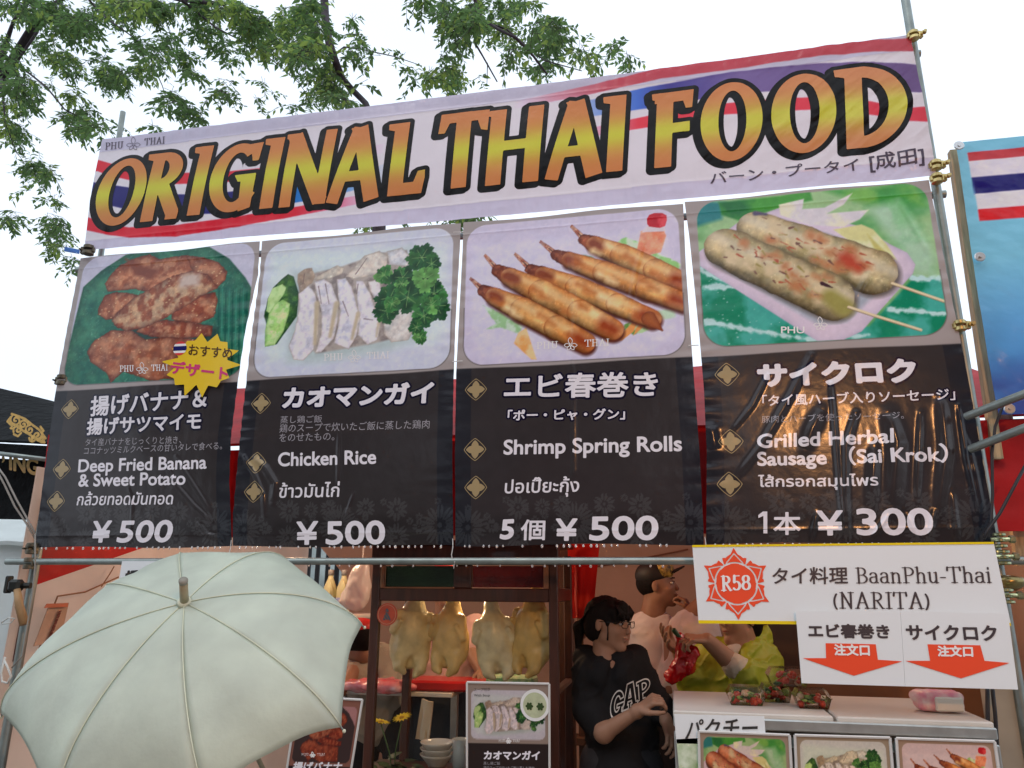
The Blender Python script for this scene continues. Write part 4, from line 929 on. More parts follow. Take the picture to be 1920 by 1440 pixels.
def glyph(ch, X, Z, w_, h):
    s = .064; t = .046; mn = np.minimum; mxx = np.maximum
    if ch == 'O': return mxx(el(X, Z, w_/2, h/2, w_/2, h/2), -el(X, Z, w_/2+.004, h/2, w_/2-s*.98, h/2-t*.82))
    if ch == 'D':
        o = mxx(mn(el(X, Z, w_*.36, h/2, w_*.64, h/2), poly_sd(X, Z, [(w_*.14, 0), (w_*.42, 0), (w_*.42, h), (w_*.14, h)])), w_*.14-X)
        i = mxx(el(X, Z, w_*.36, h/2, w_*.64-s, h/2-t), w_*.14+s*.95-X); return mn(mxx(o, -i), flag(X, Z, w_*.14, h, s*1.1))
    if ch == 'R':
        st_ = bar(X, Z, (s*.75, 0), (s*.75, h), s, s*.95); o = mxx(el(X, Z, w_*.38, h*.745, w_*.5, h*.255), s*.6-X); i = mxx(el(X, Z, w_*.36, h*.745, w_*.5-s, h*.255-t*.85), s*1.2-X)
        return mn(mn(mn(st_, mxx(o, -i)), bar(X, Z, (w_*.46, h*.5), (w_*.86, s*.42), s, s)), mn(flag(X, Z, s*.3, h, s), poly_sd(X, Z, [(w_*.72, s*.75), (w_*.9, s*.75), (w_, s*.55), (w_*.98, 0), (w_*.7, 0)])))
    if ch == 'I': return mn(bar(X, Z, (w_-s*.62, 0), (w_-s*.55, h), s*.98, s*.98), flag(X, Z, w_-s*1.0, h, s*1.0))
    if ch == 'G':
        ring = mxx(el(X, Z, w_*.53, h/2, w_*.53, h/2), -el(X, Z, w_*.54, h/2, w_*.53-s, h/2-t)); cut = poly_sd(X, Z, [(w_*.60, h*.74), (w_*.80, h*.84), (w_*1.3, h*1.0), (w_*1.3, h*.10), (w_*.60, h*.40)])
        return mn(mn(mxx(ring, -cut), mxx(poly_sd(X, Z, [(w_*.66, h*.5), (w_*.95, h*.5), (w_*.93, h*.04), (w_*.70, 0.0)]), 0*X-1)), mn(poly_sd(X, Z, [(w_*.52, h*.52), (w_*.95, h*.52), (w_*.95, h*.42), (w_*.60, h*.43)]), poly_sd(X, Z, [(w_*.66, h*.97), (w_*.98, h*.985), (w_*.95, h*.72), (w_*.84, h*.72), (w_*.78, h*.86)])))
    if ch == 'N': return mn(mn(bar(X, Z, (s*.5, 0), (s*.55, h), s*.8, s*.8), bar(X, Z, (w_-s*.5, 0), (w_-s*.35, h), s*.8, s*.8)), mn(bar(X, Z, (s*.5, h-.01), (w_-s*.5, .012), s*1.05, s*1.05), flag(X, Z, s*.3, h, s*.8)))
    if ch == 'A': return mn(mn(bar(X, Z, (s*.42, 0), (w_*.46, h), s*.85, s*.85), bar(X, Z, (w_*.48, h), (w_-s*.5, 0), s*1.05, s*1.05)), mn(bar(X, Z, (w_*.25, h*.33), (w_*.75, h*.33), t, t), poly_sd(X, Z, [(w_*.30, h), (w_*.55, h), (w_*.5, h-.04), (w_*.36, h-.03)])))
    if ch == 'L': return mn(mn(bar(X, Z, (w_*.34, 0), (w_*.34, h), s, s), poly_sd(X, Z, [(w_*.2, 0), (w_*.95, 0), (w_, h*.2), (w_*.99, h*.3), (w_*.84, h*.29), (w_*.76, t*1.15), (w_*.2, t*1.15)])), flag(X, Z, w_*.34-s*.45, h, s))
    if ch == 'T': return mn(mn(bar(X, Z, (w_*.52, 0), (w_*.5, h), s, s), bar(X, Z, (w_*.02, h-t*.52), (w_, h-t*.52), t, t)), mn(poly_sd(X, Z, [(0, h*.74), (w_*.12, h*.74), (w_*.22, h-t*.8), (w_*.02, h-t*.3)]), poly_sd(X, Z, [(w*.0+w_, h*.74), (w_*.9, h*.74), (w_*.8, h-t*.8), (w_, h-t*.3)]) if False else poly_sd(X, Z, [(w_, h*.72), (w_*.88, h*.74), (w_*.78, h-t*.8), (w_, h-t*.3)])))
    if ch == 'H': return mn(mn(bar(X, Z, (s*.62, 0), (s*.62, h), s, s), bar(X, Z, (w_-s*.55, 0), (w_-s*.5, h), s, s)), mn(bar(X, Z, (s*.8, h*.5), (w_-s*.6, h*.5), t*.95, t*.95), flag(X, Z, s*.2, h, s*.8)))
    if ch == 'F': return mn(mn(bar(X, Z, (w_*.32, 0), (w_*.34, h), s, s), bar(X, Z, (w_*.1, h-t*.5), (w_*.98, h-t*.5), t, t)), mn(bar(X, Z, (w_*.35, h*.5), (w_*.92, h*.5), t*.92, t*.92), mn(poly_sd(X, Z, [(w_, h), (w_*.97, h*.76), (w_*.84, h*.76), (w_*.76, h-t*.8)]), flag(X, Z, w_*.34-s*.3, h, s))))
M_fill = mat('orange_lettering', attr=True, rough=.25, var=.05, vscale=3, bump=.35, bscale=14, bdist=.006, transl=.25)
M_tblk = mat('black_banner_ink', (.006, .005, .005), spec=.25, rough=.25, var=.05, vscale=3, bump=.35, bscale=14, bdist=.006)
TITLE = [('O', 186, 274, 300, 422), ('R', 274, 346, 288, 413), ('I', 352, 391, 278, 404), ('G', 398, 486, 273, 398), ('I', 490, 526, 262, 391), ('N', 534, 622, 250, 385), ('A', 623, 718, 241, 377), ('L', 722, 801, 232, 365),
         ('T', 820, 911, 212, 352), ('H', 914, 1015, 204, 344), ('A', 1027, 1132, 191, 333), ('I', 1134, 1173, 181, 322), ('F', 1219, 1299, 174, 313), ('O', 1314, 1429, 157, 302), ('O', 1446, 1567, 141, 287), ('D', 1566, 1700, 127, 276)]
cell = .0042
for ch, xa, xb, ya, yb in TITLE:
    xm, ym = (xa+xb)/2, (ya+yb)/2
    xl = W(xa, ym).x; xr = W(xb, ym).x; zt_ = W(xm, ya).z; zb_ = W(xm, yb).z; w_, h = xr-xl, zt_-zb_
    sl = .035*h   # the face leans a little
    X = np.arange(-.05, w_+.05, cell); Z = np.arange(-.055, h+.045, cell); gx, gz = np.meshgrid(X, Z, indexing='ij')
    f = glyph(ch, gx-(gz-h/2)*.07, gz, w_, h)-.002
    f2 = glyph(ch, gx-(gz-h/2)*.07+.013, gz+.008, w_, h)-.002
    vv, tt = msq(X, Z, f); u = np.clip(vv[:, 1]/h, 0, 1)
    org = np.array([246, 136, 78]); yel = np.array([230, 214, 66]); k = np.exp(-((u-.47)/.21)**2)[:, None]
    cc = org*(1-k)+yel*k; cc = cc+np.array([14, 12, 26])*np.clip((xl+.3)/1.3, 0, 1)
    pcl = tone(cc)
    mk('lettering', PT.to3(vv[:, 0]+xl, vv[:, 1]+zb_, .0028), tt, M_fill, TB, smooth=True, paint=pcl)
    fo = np.minimum(np.minimum(f-.021, f2-.021), 1)
    vv, tt = msq(X, Z, fo); mk('lettering_outline', PT.to3(vv[:, 0]+xl, vv[:, 1]+zb_, .0008 if ch != 'I' else .0014), tt, M_tblk, TB, smooth=True)
I_tl = mat('banner_grey_ink', pc(70, 62, 78), rough=.4, var=.1, vscale=3)
logo(PT, 197, 309, 281, 13, I_tl, TB, -.11, .002)
lettering(PT, 'バーン・プータイ', (1332, 345), (1612, 320), (1330, 323), I_tl, TB, bold=.0008, off=.002, cell=.002)
lettering(PT, '[成田]', (1632, 324), (1734, 311), (1628, 289), I_tl, TB, bold=.0012, off=.002, cell=.002)

# ================================================================ scaffold frame that carries the banners
FR = empty('pipe_scaffold', (-.8, 0, 0), 'grey steel pipes with brass coloured clamps carrying all the banners', 'scaffold')
R0 = .0243
xLp = W(20, 1240, .0).x-.012; xRp = W(1800, 640, 0).x+.024
def pipe(name, a, b, m=M_steel, parent=FR, r=R0): return autosmooth(MB().tube([a, b], r, 16).build(name, m, parent))
pipe('post', (xLp, .045, 0), (xLp+.02, .045, 3.0), r=.019); pipe('post', (xLp+.055, .09, 2.2), (xLp+.045, .09, 3.9), r=.013)
pipe('post', (xRp+.01, .045, 0), (xRp-.01, .045, 3.95), r=.0165)
pipe('rail', (-2.80, 0, 1.637), (xRp+.06, 0, 1.637), r=.0135)
pipe('rail', (-2.78, .09, 3.03), (xRp+.04, .09, 3.02), r=.015); pipe('rail', (-2.72, .09, 3.66), (xRp+.03, .09, 3.66), r=.015)
M_oldclamp = mat('weathered_clamp', (.16, .14, .10), rough=.5, metal=.8, var=.4, vscale=30)
def clamp(p, sc=1.0, rz=0, cm=None):
    m = MB(); M = Matrix.Rotation(rz, 3, 'Z'); p = Vector(p)
    m.tube([p+M@Vector((-.034, 0, -.022)), p+M@Vector((-.034, 0, .022))], .0, 4) if False else None
    for dz in (-.02, .02):
        m.lathe(p+Vector((0, 0, dz-.013)), [(.029, 0), (.034, .003), (.034, .022), (.029, .026)], 14)
    m.box(p+M@Vector((.04, -.012, 0)), (.03, .03, .05), rz, .004)
    m.tube([p+M@Vector((.05, -.045, 0)), p+M@Vector((.05, .02, 0))], .006, 8)
    m.lathe(p+M@Vector((.05, -.052, 0)), [(.012, -.008), (.012, .008)], 6, Matrix.Rotation(math.pi/2, 3, 'X'))
    m.lathe(p+M@Vector((.05, -.040, 0)), [(.017, -.002), (.017, .002)], 12, Matrix.Rotation(math.pi/2, 3, 'X'))
    m.box(p+M@Vector((-.036, .005, 0)), (.014, .024, .034), rz, .003)
    m.V = [tuple(p+(Vector(v_)-p)*sc) for v_ in m.V]
    return autosmooth(m.build('clamp', cm or M_brass, FR))
for px_, py_ in ((1715, 62), (1757, 306), (1759, 331), (1803, 608)):
    q = W(px_, py_, -.02); clamp((q.x-.0, -.005, q.z), .58, .3)
for px_, py_, a in ((157, 466, 3.4), (107, 711, 3.2), (50, 1028, 3.1), (45, 1056, 3.0)):
    q = W(px_, py_, -.02); clamp((q.x+.01, -.0, q.z), .72, a, M_oldclamp)
M_green = mat('greenish_plated_clamp', (.45, .50, .30), rough=.3, metal=.9, var=.5, vscale=40, bump=.3, bscale=120)
for px_, py_ in ((1872, 1012), (1879, 1044), (1886, 1116)):
    q = W(px_, py_, -.04); m = MB()
    for k in range(3): m.lathe((q.x, -.05, q.z-.035+k*.024), [(.018, 0), (.026, .004), (.026, .012), (.018, .016)], 12)
    m.tube([(q.x-.035, -.05, q.z), (q.x+.04, -.07, q.z)], .010, 8); m.lathe((q.x+.04, -.07, q.z), [(.017, -.01), (.017, .01)], 6, Matrix.Rotation(math.pi/2, 3, 'Y'))
    q0 = Vector((q.x, -.05, q.z)); m.V = [tuple(q0+(Vector(v_)-q0)*.75) for v_ in m.V]
    autosmooth(m.build('clamp', M_green, FR))
# lashings and cords tied round the frame
for px_, py_ in ((1300, 648), (859, 436), (857, 678)):
    a, b = W(px_-9, py_, -.015), W(px_+10, py_-1, -.015); MB().tube([a, b], .002, 5).build('tie_cord', M_string, FR)
for x_ in (W(850, 1030).x, W(435, 1030).x, W(1321, 1000).x):
    MB().tube([(x_, -.012, 1.72), (x_+.002, -.014, 1.69), (x_-.002, -.016, 1.66), (x_+.004, -.0, 1.61), (x_+.012, -.02, 1.635)], .0016, 5).build('tie_cord', M_string, FR)
bt = MB(); q = W(140, 470, -.03)
bt.add([(q.x-.04, -.05, q.z+.015), (q.x+.05, -.06, q.z-.012), (q.x+.05, -.06, q.z-.032), (q.x-.045, -.045, q.z-.004), (q.x-.04, -.042, q.z+.015), (q.x+.05, -.052, q.z-.012), (q.x+.05, -.052, q.z-.032), (q.x-.045, -.037, q.z-.004)],
       [(0, 1, 2, 3), (7, 6, 5, 4), (0, 4, 5, 1), (1, 5, 6, 2), (2, 6, 7, 3), (3, 7, 4, 0)])
bt.build('blue_tape', mat('blue_tape', (.03, .16, .55), rough=.5), FR)
# rain drops hanging from hems and rail
M_water = mat('water_drop', (1, 1, 1), rough=.06, var=0, trans=.6, ior=1.33, coat=1)
def drops(parent, x0, x1, zf, y, n, seed):
    g = random.Random(seed); m = MB()
    for i in range(n):
        xx = x0+(x1-x0)*(g.random()*.3+i)/n
        if g.random() < .35: continue
        r = .0034+g.random()*.0018; m.ball((xx, y, zf(xx)-r*.8), (r, r, r*1.35), 8, 6)
    o = m.build('hanging_drops', M_water, parent, True); o['kind'] = 'stuff'; return o
for i, (bo, pl) in enumerate(zip(panels, PPL)):
    x0 = D0.q(EDGES[i][0][-1][0], 1028)[0]+.03; x1 = D0.q(EDGES[i][1][-1][0], 1024)[0]-.03
    drops(bo, x0, x1, lambda q: Z0+.004*math.sin(0)+.0, float(pl.to3(np.array([x0]), np.array([Z0]))[0][1]), 34, i)
drops(FR, -1.4, .05, lambda q: 1.6235, 0, 34, 9)

# ================================================================ ground, neighbours, far tents
M_ground = mat('paving', (.22, .21, .20), rough=.85, var=.3, vscale=1.2, bump=.3, bscale=40)
g_ = mk('ground', [(-300, -300, 0), (300, -300, 0), (300, 300, 0), (-300, 300, 0)], [(0, 1, 2, 3)], M_ground); tag(g_, kind='structure')

# neighbouring blue banner with the flag, on wooden battens
NB = empty('blue_banner', (1.4, .05, 1.9), 'blue shiny banner with a striped flag on a wooden batten, at the right edge', 'banner')
PN = Plane(.05, lambda x, z: -.008*np.sin((z-2.2)*3)+.012*(fbm(x*5+z*2, z*6, 31)-.5)+.006*(fbm(x*18+z*9, z*20, 33, 3)-.5))
nE = edge_fn(PN, [(1792, 266), (1812, 420), (1840, 600), (1868, 760), (1872, 778)]); ztn = W(1800, 267, .05).z; zbn = W(1870, 778, .05).z
nu, nv = 120, 330; U, Vv = np.meshgrid(np.linspace(0, 1, nu), np.linspace(0, 1, nv), indexing='ij'); Zg = zbn+(ztn-zbn)*Vv; Xg = nE(Zg)+.75*U; x, z = Xg.ravel(), Zg.ravel()
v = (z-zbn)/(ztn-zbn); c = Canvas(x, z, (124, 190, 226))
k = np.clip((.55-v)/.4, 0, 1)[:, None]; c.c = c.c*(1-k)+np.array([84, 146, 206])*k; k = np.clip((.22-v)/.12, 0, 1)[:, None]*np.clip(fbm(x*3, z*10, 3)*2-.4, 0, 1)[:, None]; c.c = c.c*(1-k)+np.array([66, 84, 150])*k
for k, (y0, y1, cl_) in enumerate(((286, 303, (186, 60, 66)), (303, 335, (212, 206, 224)), (335, 366, (38, 34, 104)), (366, 396, (214, 210, 228)), (396, 417, (206, 44, 50)))):
    xl = nE(np.array([2.9]))[0]; a = PN.q(1815, y0)[1]; b = PN.q(1830, y1)[1]; xo = PN.q(1813, 290)[0]; c.poly([(xo, b), (xo+.9, b), (xo+.9, a), (xo, a)], cl_, .003)
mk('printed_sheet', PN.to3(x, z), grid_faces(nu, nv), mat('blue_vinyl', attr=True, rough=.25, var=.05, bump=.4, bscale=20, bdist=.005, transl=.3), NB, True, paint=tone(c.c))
M_gromm = mat('grommet_metal', (.7, .7, .7), rough=.3, metal=1)
for px_, py_ in ((1796, 276), (1836, 483), (1891, 767)):
    q = W(px_, py_, .03); MB().lathe((q.x, .022 if py_ != 276 else .018, q.z), [(.016, -.003), (.019, .0), (.016, .003)], 18, Matrix.Rotation(math.pi/2, 3, 'X')).lathe((q.x, .014, q.z), [(.006, -.003), (.006, .002)], 10, Matrix.Rotation(math.pi/2, 3, 'X')).build('eyelet', M_gromm, NB)
M_wood = mat('pale_batten_wood', (.50, .38, .22), rough=.7, var=.35, vscale=6, bump=.3, bscale=30, stretch=(20, 20, 1.5))
for (a, b, wd) in (((1789, 280), (1873, 860), .03), ((1850, 560), (1925, 1060), .055)):
    A, B = W(*a, .09), W(*b, .09 if wd < .04 else .2); m = MB(); t_ = (B-A); 
    m.add([A+Vector((-wd/2, 0, 0)), A+Vector((wd/2, 0, 0)), A+Vector((wd/2, .03, 0)), A+Vector((-wd/2, .03, 0)), B+Vector((-wd/2, 0, 0)), B+Vector((wd/2, 0, 0)), B+Vector((wd/2, .03, 0)), B+Vector((-wd/2, .03, 0))],
          [(0, 1, 2, 3), (4, 7, 6, 5), (0, 4, 5, 1), (1, 5, 6, 2), (2, 6, 7, 3), (3, 7, 4, 0)])
    m.build('batten', M_wood, NB)
# two grey pipes leaving the right post
SP = empty('scaffold_pipe', W(1825, 778, -.04), 'upper of two short grey pipes leaving the right post, crossing the blue banner foot', 'pipe', 'pipes leaving the right post')
autosmooth(MB().tube([W(1812, 781, -.03), W(1990, 712, -.3)], .014, 12).build('tube', M_steel, SP))
SP2 = empty('scaffold_pipe', W(1835, 838, -.04), 'lower of two short grey pipes leaving the right post, below the blue banner', 'pipe', 'pipes leaving the right post')
autosmooth(MB().tube([W(1820, 842, -.03), W(1990, 776, -.3)], .014, 12).build('tube', M_steel, SP2))
M_cable = mat('black_cable', (.02, .02, .025), rough=.5)
cb = MB(); cb.tube([W(p[0], p[1], -.08) for p in ((1905, 742), (1880, 762), (1866, 800), (1860, 850), (1861, 930), (1858, 985), (1846, 1004))], .005, 6)
cb.tube([W(p[0], p[1], -.10) for p in ((1925, 868), (1900, 915), (1875, 962), (1852, 994), (1845, 1010))], .005, 6)
tag(cb.build('cable', M_cable, None, True), 'black cable looped over the grey pipes beside the right post', 'cable')
cb = MB(); cb.tube([W(p[0], p[1], -.02) for p in ((1851, 1290), (1852, 1340), (1851, 1440), (1850, 1560))], .006, 6); cb.tube([W(p[0], p[1], -.02) for p in ((1861, 1292), (1866, 1340), (1872, 1440), (1876, 1560))], .006, 6)
tag(cb.build('cable', M_cable, None, True), 'pair of black cables hanging below the two arrow signs', 'cable')

# red tent to the right
M_redc = mat('red_canopy', (.56, .018, .022), rough=.5, var=.25, vscale=4, bump=.4, bscale=12, bdist=.01, transl=.35)
def sheet(name, P, m, label=None, cat=None, parent=None, th=.012, wav=.0, n=14, seed=0, sub=None):
    """cloth between four corners (bl, br, tr, tl), gently rippled, with real thickness"""
    a, b, c_, d = [np.array(p, float) for p in P]; nr = np.cross(b-a, d-a); nr = nr/np.linalg.norm(nr)
    U, V_ = np.meshgrid(np.linspace(0, 1, n), np.linspace(0, 1, n), indexing='ij'); U = U[..., None]; V_ = V_[..., None]
    G = (a*(1-U)+b*U)*(1-V_)+(d*(1-U)+c_*U)*V_; h = (fbm(U[..., 0]*5+seed, V_[..., 0]*2, seed, 3)-.5)*wav
    G1 = G+nr*h[..., None]; G2 = G1+nr*th; V = np.concatenate([G1.reshape(-1, 3), G2.reshape(-1, 3)]); f = grid_faces(n, n); N = n*n
    sd_ = []
    for i in range(n-1):
        for (p, q) in ((i*n, (i+1)*n), (i*n+n-1, (i+1)*n+n-1), (i, i+1), ((n-1)*n+i, (n-1)*n+i+1)): sd_.append((p, q, q+N, p+N))
    o = mk(name, V, np.concatenate([f, f[:, ::-1]+N, np.array(sd_)]), m, parent, smooth=False); autosmooth(o, 50)
    if label: tag(o, label, cat)
    return o
sheet('red_tent', [W(1868, 1440, 1.2), W(1990, 1440, 1.2), W(1990, 880, 1.2), W(1850, 868, 1.2)], M_redc, 'red tent cloth standing behind the right post and wooden batten', 'tent', th=.02, wav=.25, n=24, seed=4)
M_wtent = mat('white_tent_fabric', (.74, .78, .76), rough=.6, var=.1, vscale=3, bump=.2, bscale=8, bdist=.01, transl=.3)
sheet('pale_tent_top', [W(1820, 882, 2.4), W(2000, 875, 2.4), W(2000, 820, 2.8), W(1850, 826, 2.8)], M_wtent, 'pale tent top showing above the red tent at the right edge', 'tent', th=.02, wav=.1)

# black tent with gold print at the left
M_blkc = mat('black_tent_fabric', (.008, .009, .010), rough=.7, var=.3, vscale=10, bump=1, bscale=13, bdist=.02, spec=.08)
BT = empty('black_tent', (-4.0, 1.0, 0), 'black tent with gold crest and gold lettering beside the left post', 'tent')
PB = Plane(.55, lambda x, z: -.0*x)
def quad(name, P, y, m, parent, y2=None, th=.01):
    V = [W(a, b, y if y2 is None else (y if i in (0, 1) else y2)) for i, (a, b) in enumerate(P)]; n = len(V)
    V2 = [v+Vector((0, th, 0)) for v in V]
    return mk(name, V+V2, [tuple(range(n)), tuple(range(n, 2*n))[::-1]]+[(i, i+n, (i+1) % n+n, (i+1) % n) for i in range(n)], m, parent)
sheet('roof_cloth', [W(-60, 826, .5), W(128, 836, .5), W(128, 762, 1.3), W(-60, 716, 1.3)], M_blkc, parent=BT, wav=.012, n=22)
quad('valance', [(-60, 828), (128, 838), (122, 862), (-60, 850)], .5, M_blkc, BT)
quad('lower_cloth', [(-60, 856), (110, 866), (90, 975), (-60, 972)], .62, M_blkc, BT)
M_goldp = mat('gold_print', pc(196, 160, 84), rough=.4, var=.3, vscale=60)
MB().tube([W(-60, 843, .46), W(100, 863, .46)], .012, 10).build('edge_pipe', M_steel, BT, True)
PG = Plane(.60)
gold = []
g = np.random.default_rng(3)
def crest(x, z):
    cx, cz = PG.q(50, 800); u, v = (x-cx)/.115, (z-cz)/.085
    d = 9+0*x
    for i in range(9):
        t = i/8; px_, pz_ = -.85+1.7*t, .55*math.cos(t*2.6)-.25; r = .2+.12*math.sin(t*3)
        a = np.hypot(u-px_, v-pz_); d = np.minimum(d, np.abs(np.mod(a*5+np.arctan2(v-pz_, u-px_)*.8, 1)-.5)*.4-.12+np.maximum(a-r*1.25, 0)*3)
    return d*.06
PG2 = Plane(.5, lambda x, z: 0*x); PGc = Plane(.485)
cx, cz = PGc.q(50, 802)
def crest2(x, z):
    u, v = (x-cx)/.135, (z-cz)/.1; d = 9+0*x
    for i in range(9):
        t = i/8; px_, pz_ = -.8+1.6*t, .5*math.cos(t*2.7)-.2; r = .22+.1*math.sin(t*3); a = np.hypot(u-px_, v-pz_)
        d = np.minimum(d, np.maximum(a-r*1.1, .23-np.abs(np.mod(a*6.5+np.arctan2(v-pz_, u-px_)*.6+i*.3, 1)-.5)))
    return d*.1
def spiral(cx, cy, r, a0, turns, n=26): return [tuple(PGc.q(cx+r*(1-k/n*.85)*math.cos(a0+turns*6.283*k/n), cy-r*(1-k/n*.85)*math.sin(a0+turns*6.283*k/n))) for k in range(n+1)]
cur = [spiral(30, 788, 11, 2.2, 1.4), spiral(44, 796, 9, 0, 1.3), spiral(34, 806, 9, 3.6, -1.2), spiral(56, 806, 9, 1.5, 1.3), spiral(70, 816, 8, 0, -1.3), spiral(62, 822, 7, 3, 1.2), spiral(80, 826, 6, 1, 1.2), spiral(24, 798, 6, 4, 1.1)]
cur += [[tuple(PGc.q(*p)) for p in P] for P in ([(22, 776), (34, 780), (48, 786), (60, 796), (74, 806), (86, 822)], [(18, 790), (30, 798), (44, 808), (58, 816), (72, 826), (84, 830)], [(26, 814), (34, 818), (40, 812)], [(76, 800), (82, 808), (78, 812)], [(20, 782), (14, 790), (20, 796)])]
line_art(PGc, cur, .0058, M_goldp, BT, 'gold_crest', .001, .003)
lettering(PG, 'ING', (20, 882), (75, 893), (20, 851), M_goldp, BT, bold=.004, off=.01, cell=.003)
lettering(PG, '’', (6, 868), (12, 869), (6, 855), M_goldp, BT, bold=.002, off=.01, cell=.003)
# white tents lower left
sheet('white_tent', [W(-80, 1440, 2.2), W(70, 1440, 2.2), W(70, 1022, 2.2), W(-80, 1015, 2.2)], M_wtent, 'white tent wall below the black tent at the left edge', 'tent', th=.03, wav=.12, n=20)
sheet('white_tent_roof', [W(-80, 1020, 2.1), W(75, 1026, 2.1), W(60, 976, 2.9), W(-80, 970, 2.9)], M_wtent, 'white tent roof slope under the black tent at the left edge', 'tent', th=.03, wav=.06)
# things lashed to the left post
M_rust = mat('red_brown_pole', (.16, .035, .03), rough=.5, var=.4, vscale=30)
o = MB().tube([W(74, 935, .08), W(30, 1240, .08)], .016, 10).build('red_brown_pole', M_rust, None, True); tag(o, 'thin red brown pole behind the left scaffold post', 'pole')
cp = empty('lever_clamp', W(38, 1120, -.06), 'black headed clamp with a wooden handle fixed to the left post', 'clamp')
m = MB(); m.box(W(30, 1098, -.07), (.05, .05, .05), .2, .012); m.box(W(16, 1096, -.07), (.02, .03, .07), 0, .006); m.tube([W(30, 1098, -.06), W(58, 1098, -.05)], .012, 8); m.build('head', mat('black_iron', (.03, .032, .03), rough=.45, metal=.6), cp)
MB().tube([W(32, 1105, -.08), W(36, 1135, -.08), W(46, 1170, -.08)], [.013, .016, .018], 10).build('handle', mat('worn_wood_handle', (.36, .22, .10), rough=.6, var=.3, vscale=20), cp, True)
rp = MB(); rp.tube([W(a, b, -.09) for a, b in ((-10, 868), (10, 895), (30, 935), (55, 980), (66, 1000))], .004, 6); rp.tube([W(a, b, -.085) for a, b in ((-10, 875), (8, 908), (28, 950), (52, 985), (66, 1010))], .004, 6)
rp.tube([W(a, b, -.09) for a, b in ((66, 1000), (66, 1060), (60, 1120), (50, 1180), (42, 1230), (22, 1252))], .003, 6)
tag(rp.build('rope', mat('grey_rope', (.30, .28, .25), rough=.8), None, True), 'grey ropes sagging from the left edge to the left post', 'rope')
rp = MB(); rp.tube([W(a, b, -.1) for a, b in ((10, 1232), (3, 1262), (4, 1278), (14, 1281), (21, 1268), (14, 1250), (8, 1238))], .0045, 7)
tag(rp.build('wire_loop', mat('pale_wire', (.6, .62, .58), rough=.5), None, True), 'pale wire loop hanging at the foot of the left post', 'wire')
tag(MB().tube([W(a, b, -.1) for a, b in ((2, 1168), (16, 1158), (28, 1160), (20, 1168), (4, 1170))], .003, 6).build('wire_loop', MATS['pale_wire'], None, True), 'small flat pale wire loop beside the wooden clamp handle', 'wire')

# ================================================================ the stall's tent
ST = empty('stall_tent', (-.8, 1.4, 0), 'red roofed stall tent with peach inner walls behind the banners', 'tent')
xL, xR = xLp+.03, xRp+.35
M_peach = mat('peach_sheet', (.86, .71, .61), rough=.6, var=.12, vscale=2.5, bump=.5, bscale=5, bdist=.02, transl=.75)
M_redw = mat('red_cloth', (.60, .012, .018), rough=.55, var=.25, vscale=5, bump=.4, bscale=14, bdist=.01, transl=.35)
sheet('roof_cloth', [(xL, .14, 2.12), (xR, .14, 2.16), (xR, 1.35, 2.72), (xL, 1.35, 2.72)], M_redw, parent=ST, wav=.05, n=40, seed=1)
sheet('roof_cloth', [(xL, 1.36, 2.72), (xR, 1.36, 2.72), (xR, 2.75, 2.0), (xL, 2.75, 2.0)], M_redw, parent=ST, wav=.05, n=20, seed=2)
sheet('valance', [(xL, .12, 1.74), (xR, .12, 1.74), (xR, .13, 2.13), (xL, .13, 2.11)], M_redw, parent=ST, wav=.05, n=30, seed=3)
YB = 2.7

# ---------------------------------------------------------------- inner walls
def wall_poly(P3, m, name, parent, th):
    V = [Vector(p) for p in P3]; n = len(V); V2 = [v+Vector(th) for v in V]
    return mk(name, V+V2, [tuple(range(n)), tuple(range(n, 2*n))[::-1]]+[(i, i+n, (i+1) % n+n, (i+1) % n) for i in range(n)], m, parent)
xs = xLp-.06
a, b = WX(70, 1094, xs), WX(262, 1026, xs)
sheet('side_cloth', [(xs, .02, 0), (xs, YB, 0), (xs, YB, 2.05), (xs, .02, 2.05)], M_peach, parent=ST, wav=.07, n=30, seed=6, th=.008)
wall_poly([(xs+.02, a.y-.05, a.z-.01), (xs+.02, b.y+.35, b.z+.10), (xs+.02, b.y+.5, 2.2), (xs+.02, .05, 2.2)], M_redw, 'side_flap', ST, (.01, 0, 0))
# crease lines and poster on the side cloth
m = MB(); m.tube([WX(p, q, xs+.05) for p, q in ((70, 1228), (90, 1165), (108, 1118), (160, 1110), (222, 1082))], .004, 6); m.tube([WX(p, q, xs+.045) for p, q in ((190, 1100), (206, 1076), (214, 1062))], .003, 5)
m.build('hanging_cord', mat('tan_cord', (.28, .16, .09), rough=.8), ST)
pw = wall_poly([WX(p, q, xs+.05) for p, q in ((92, 1132), (128, 1130), (112, 1200), (62, 1212))], mat('pale_notice', (.50, .34, .25), rough=.6, var=.2, vscale=12), 'notice', ST, (.004, 0, 0))
wall_poly([WX(p, q, xs+.062) for p, q in ((87, 1132), (127, 1131), (126, 1138), (82, 1140))], mat('notice_red', (.55, .18, .10), rough=.6), 'notice_heading', pw, (.003, 0, 0))
mm = MB()
for i in range(14):
    q = WX(113-i*1.6, 1146+i*4, xs+.062); mm.box(q, (.003, .012, .006+.004*(i % 3)), 0)
mm.build('notice_text', mat('notice_ink', (.16, .05, .04), rough=.7), pw)
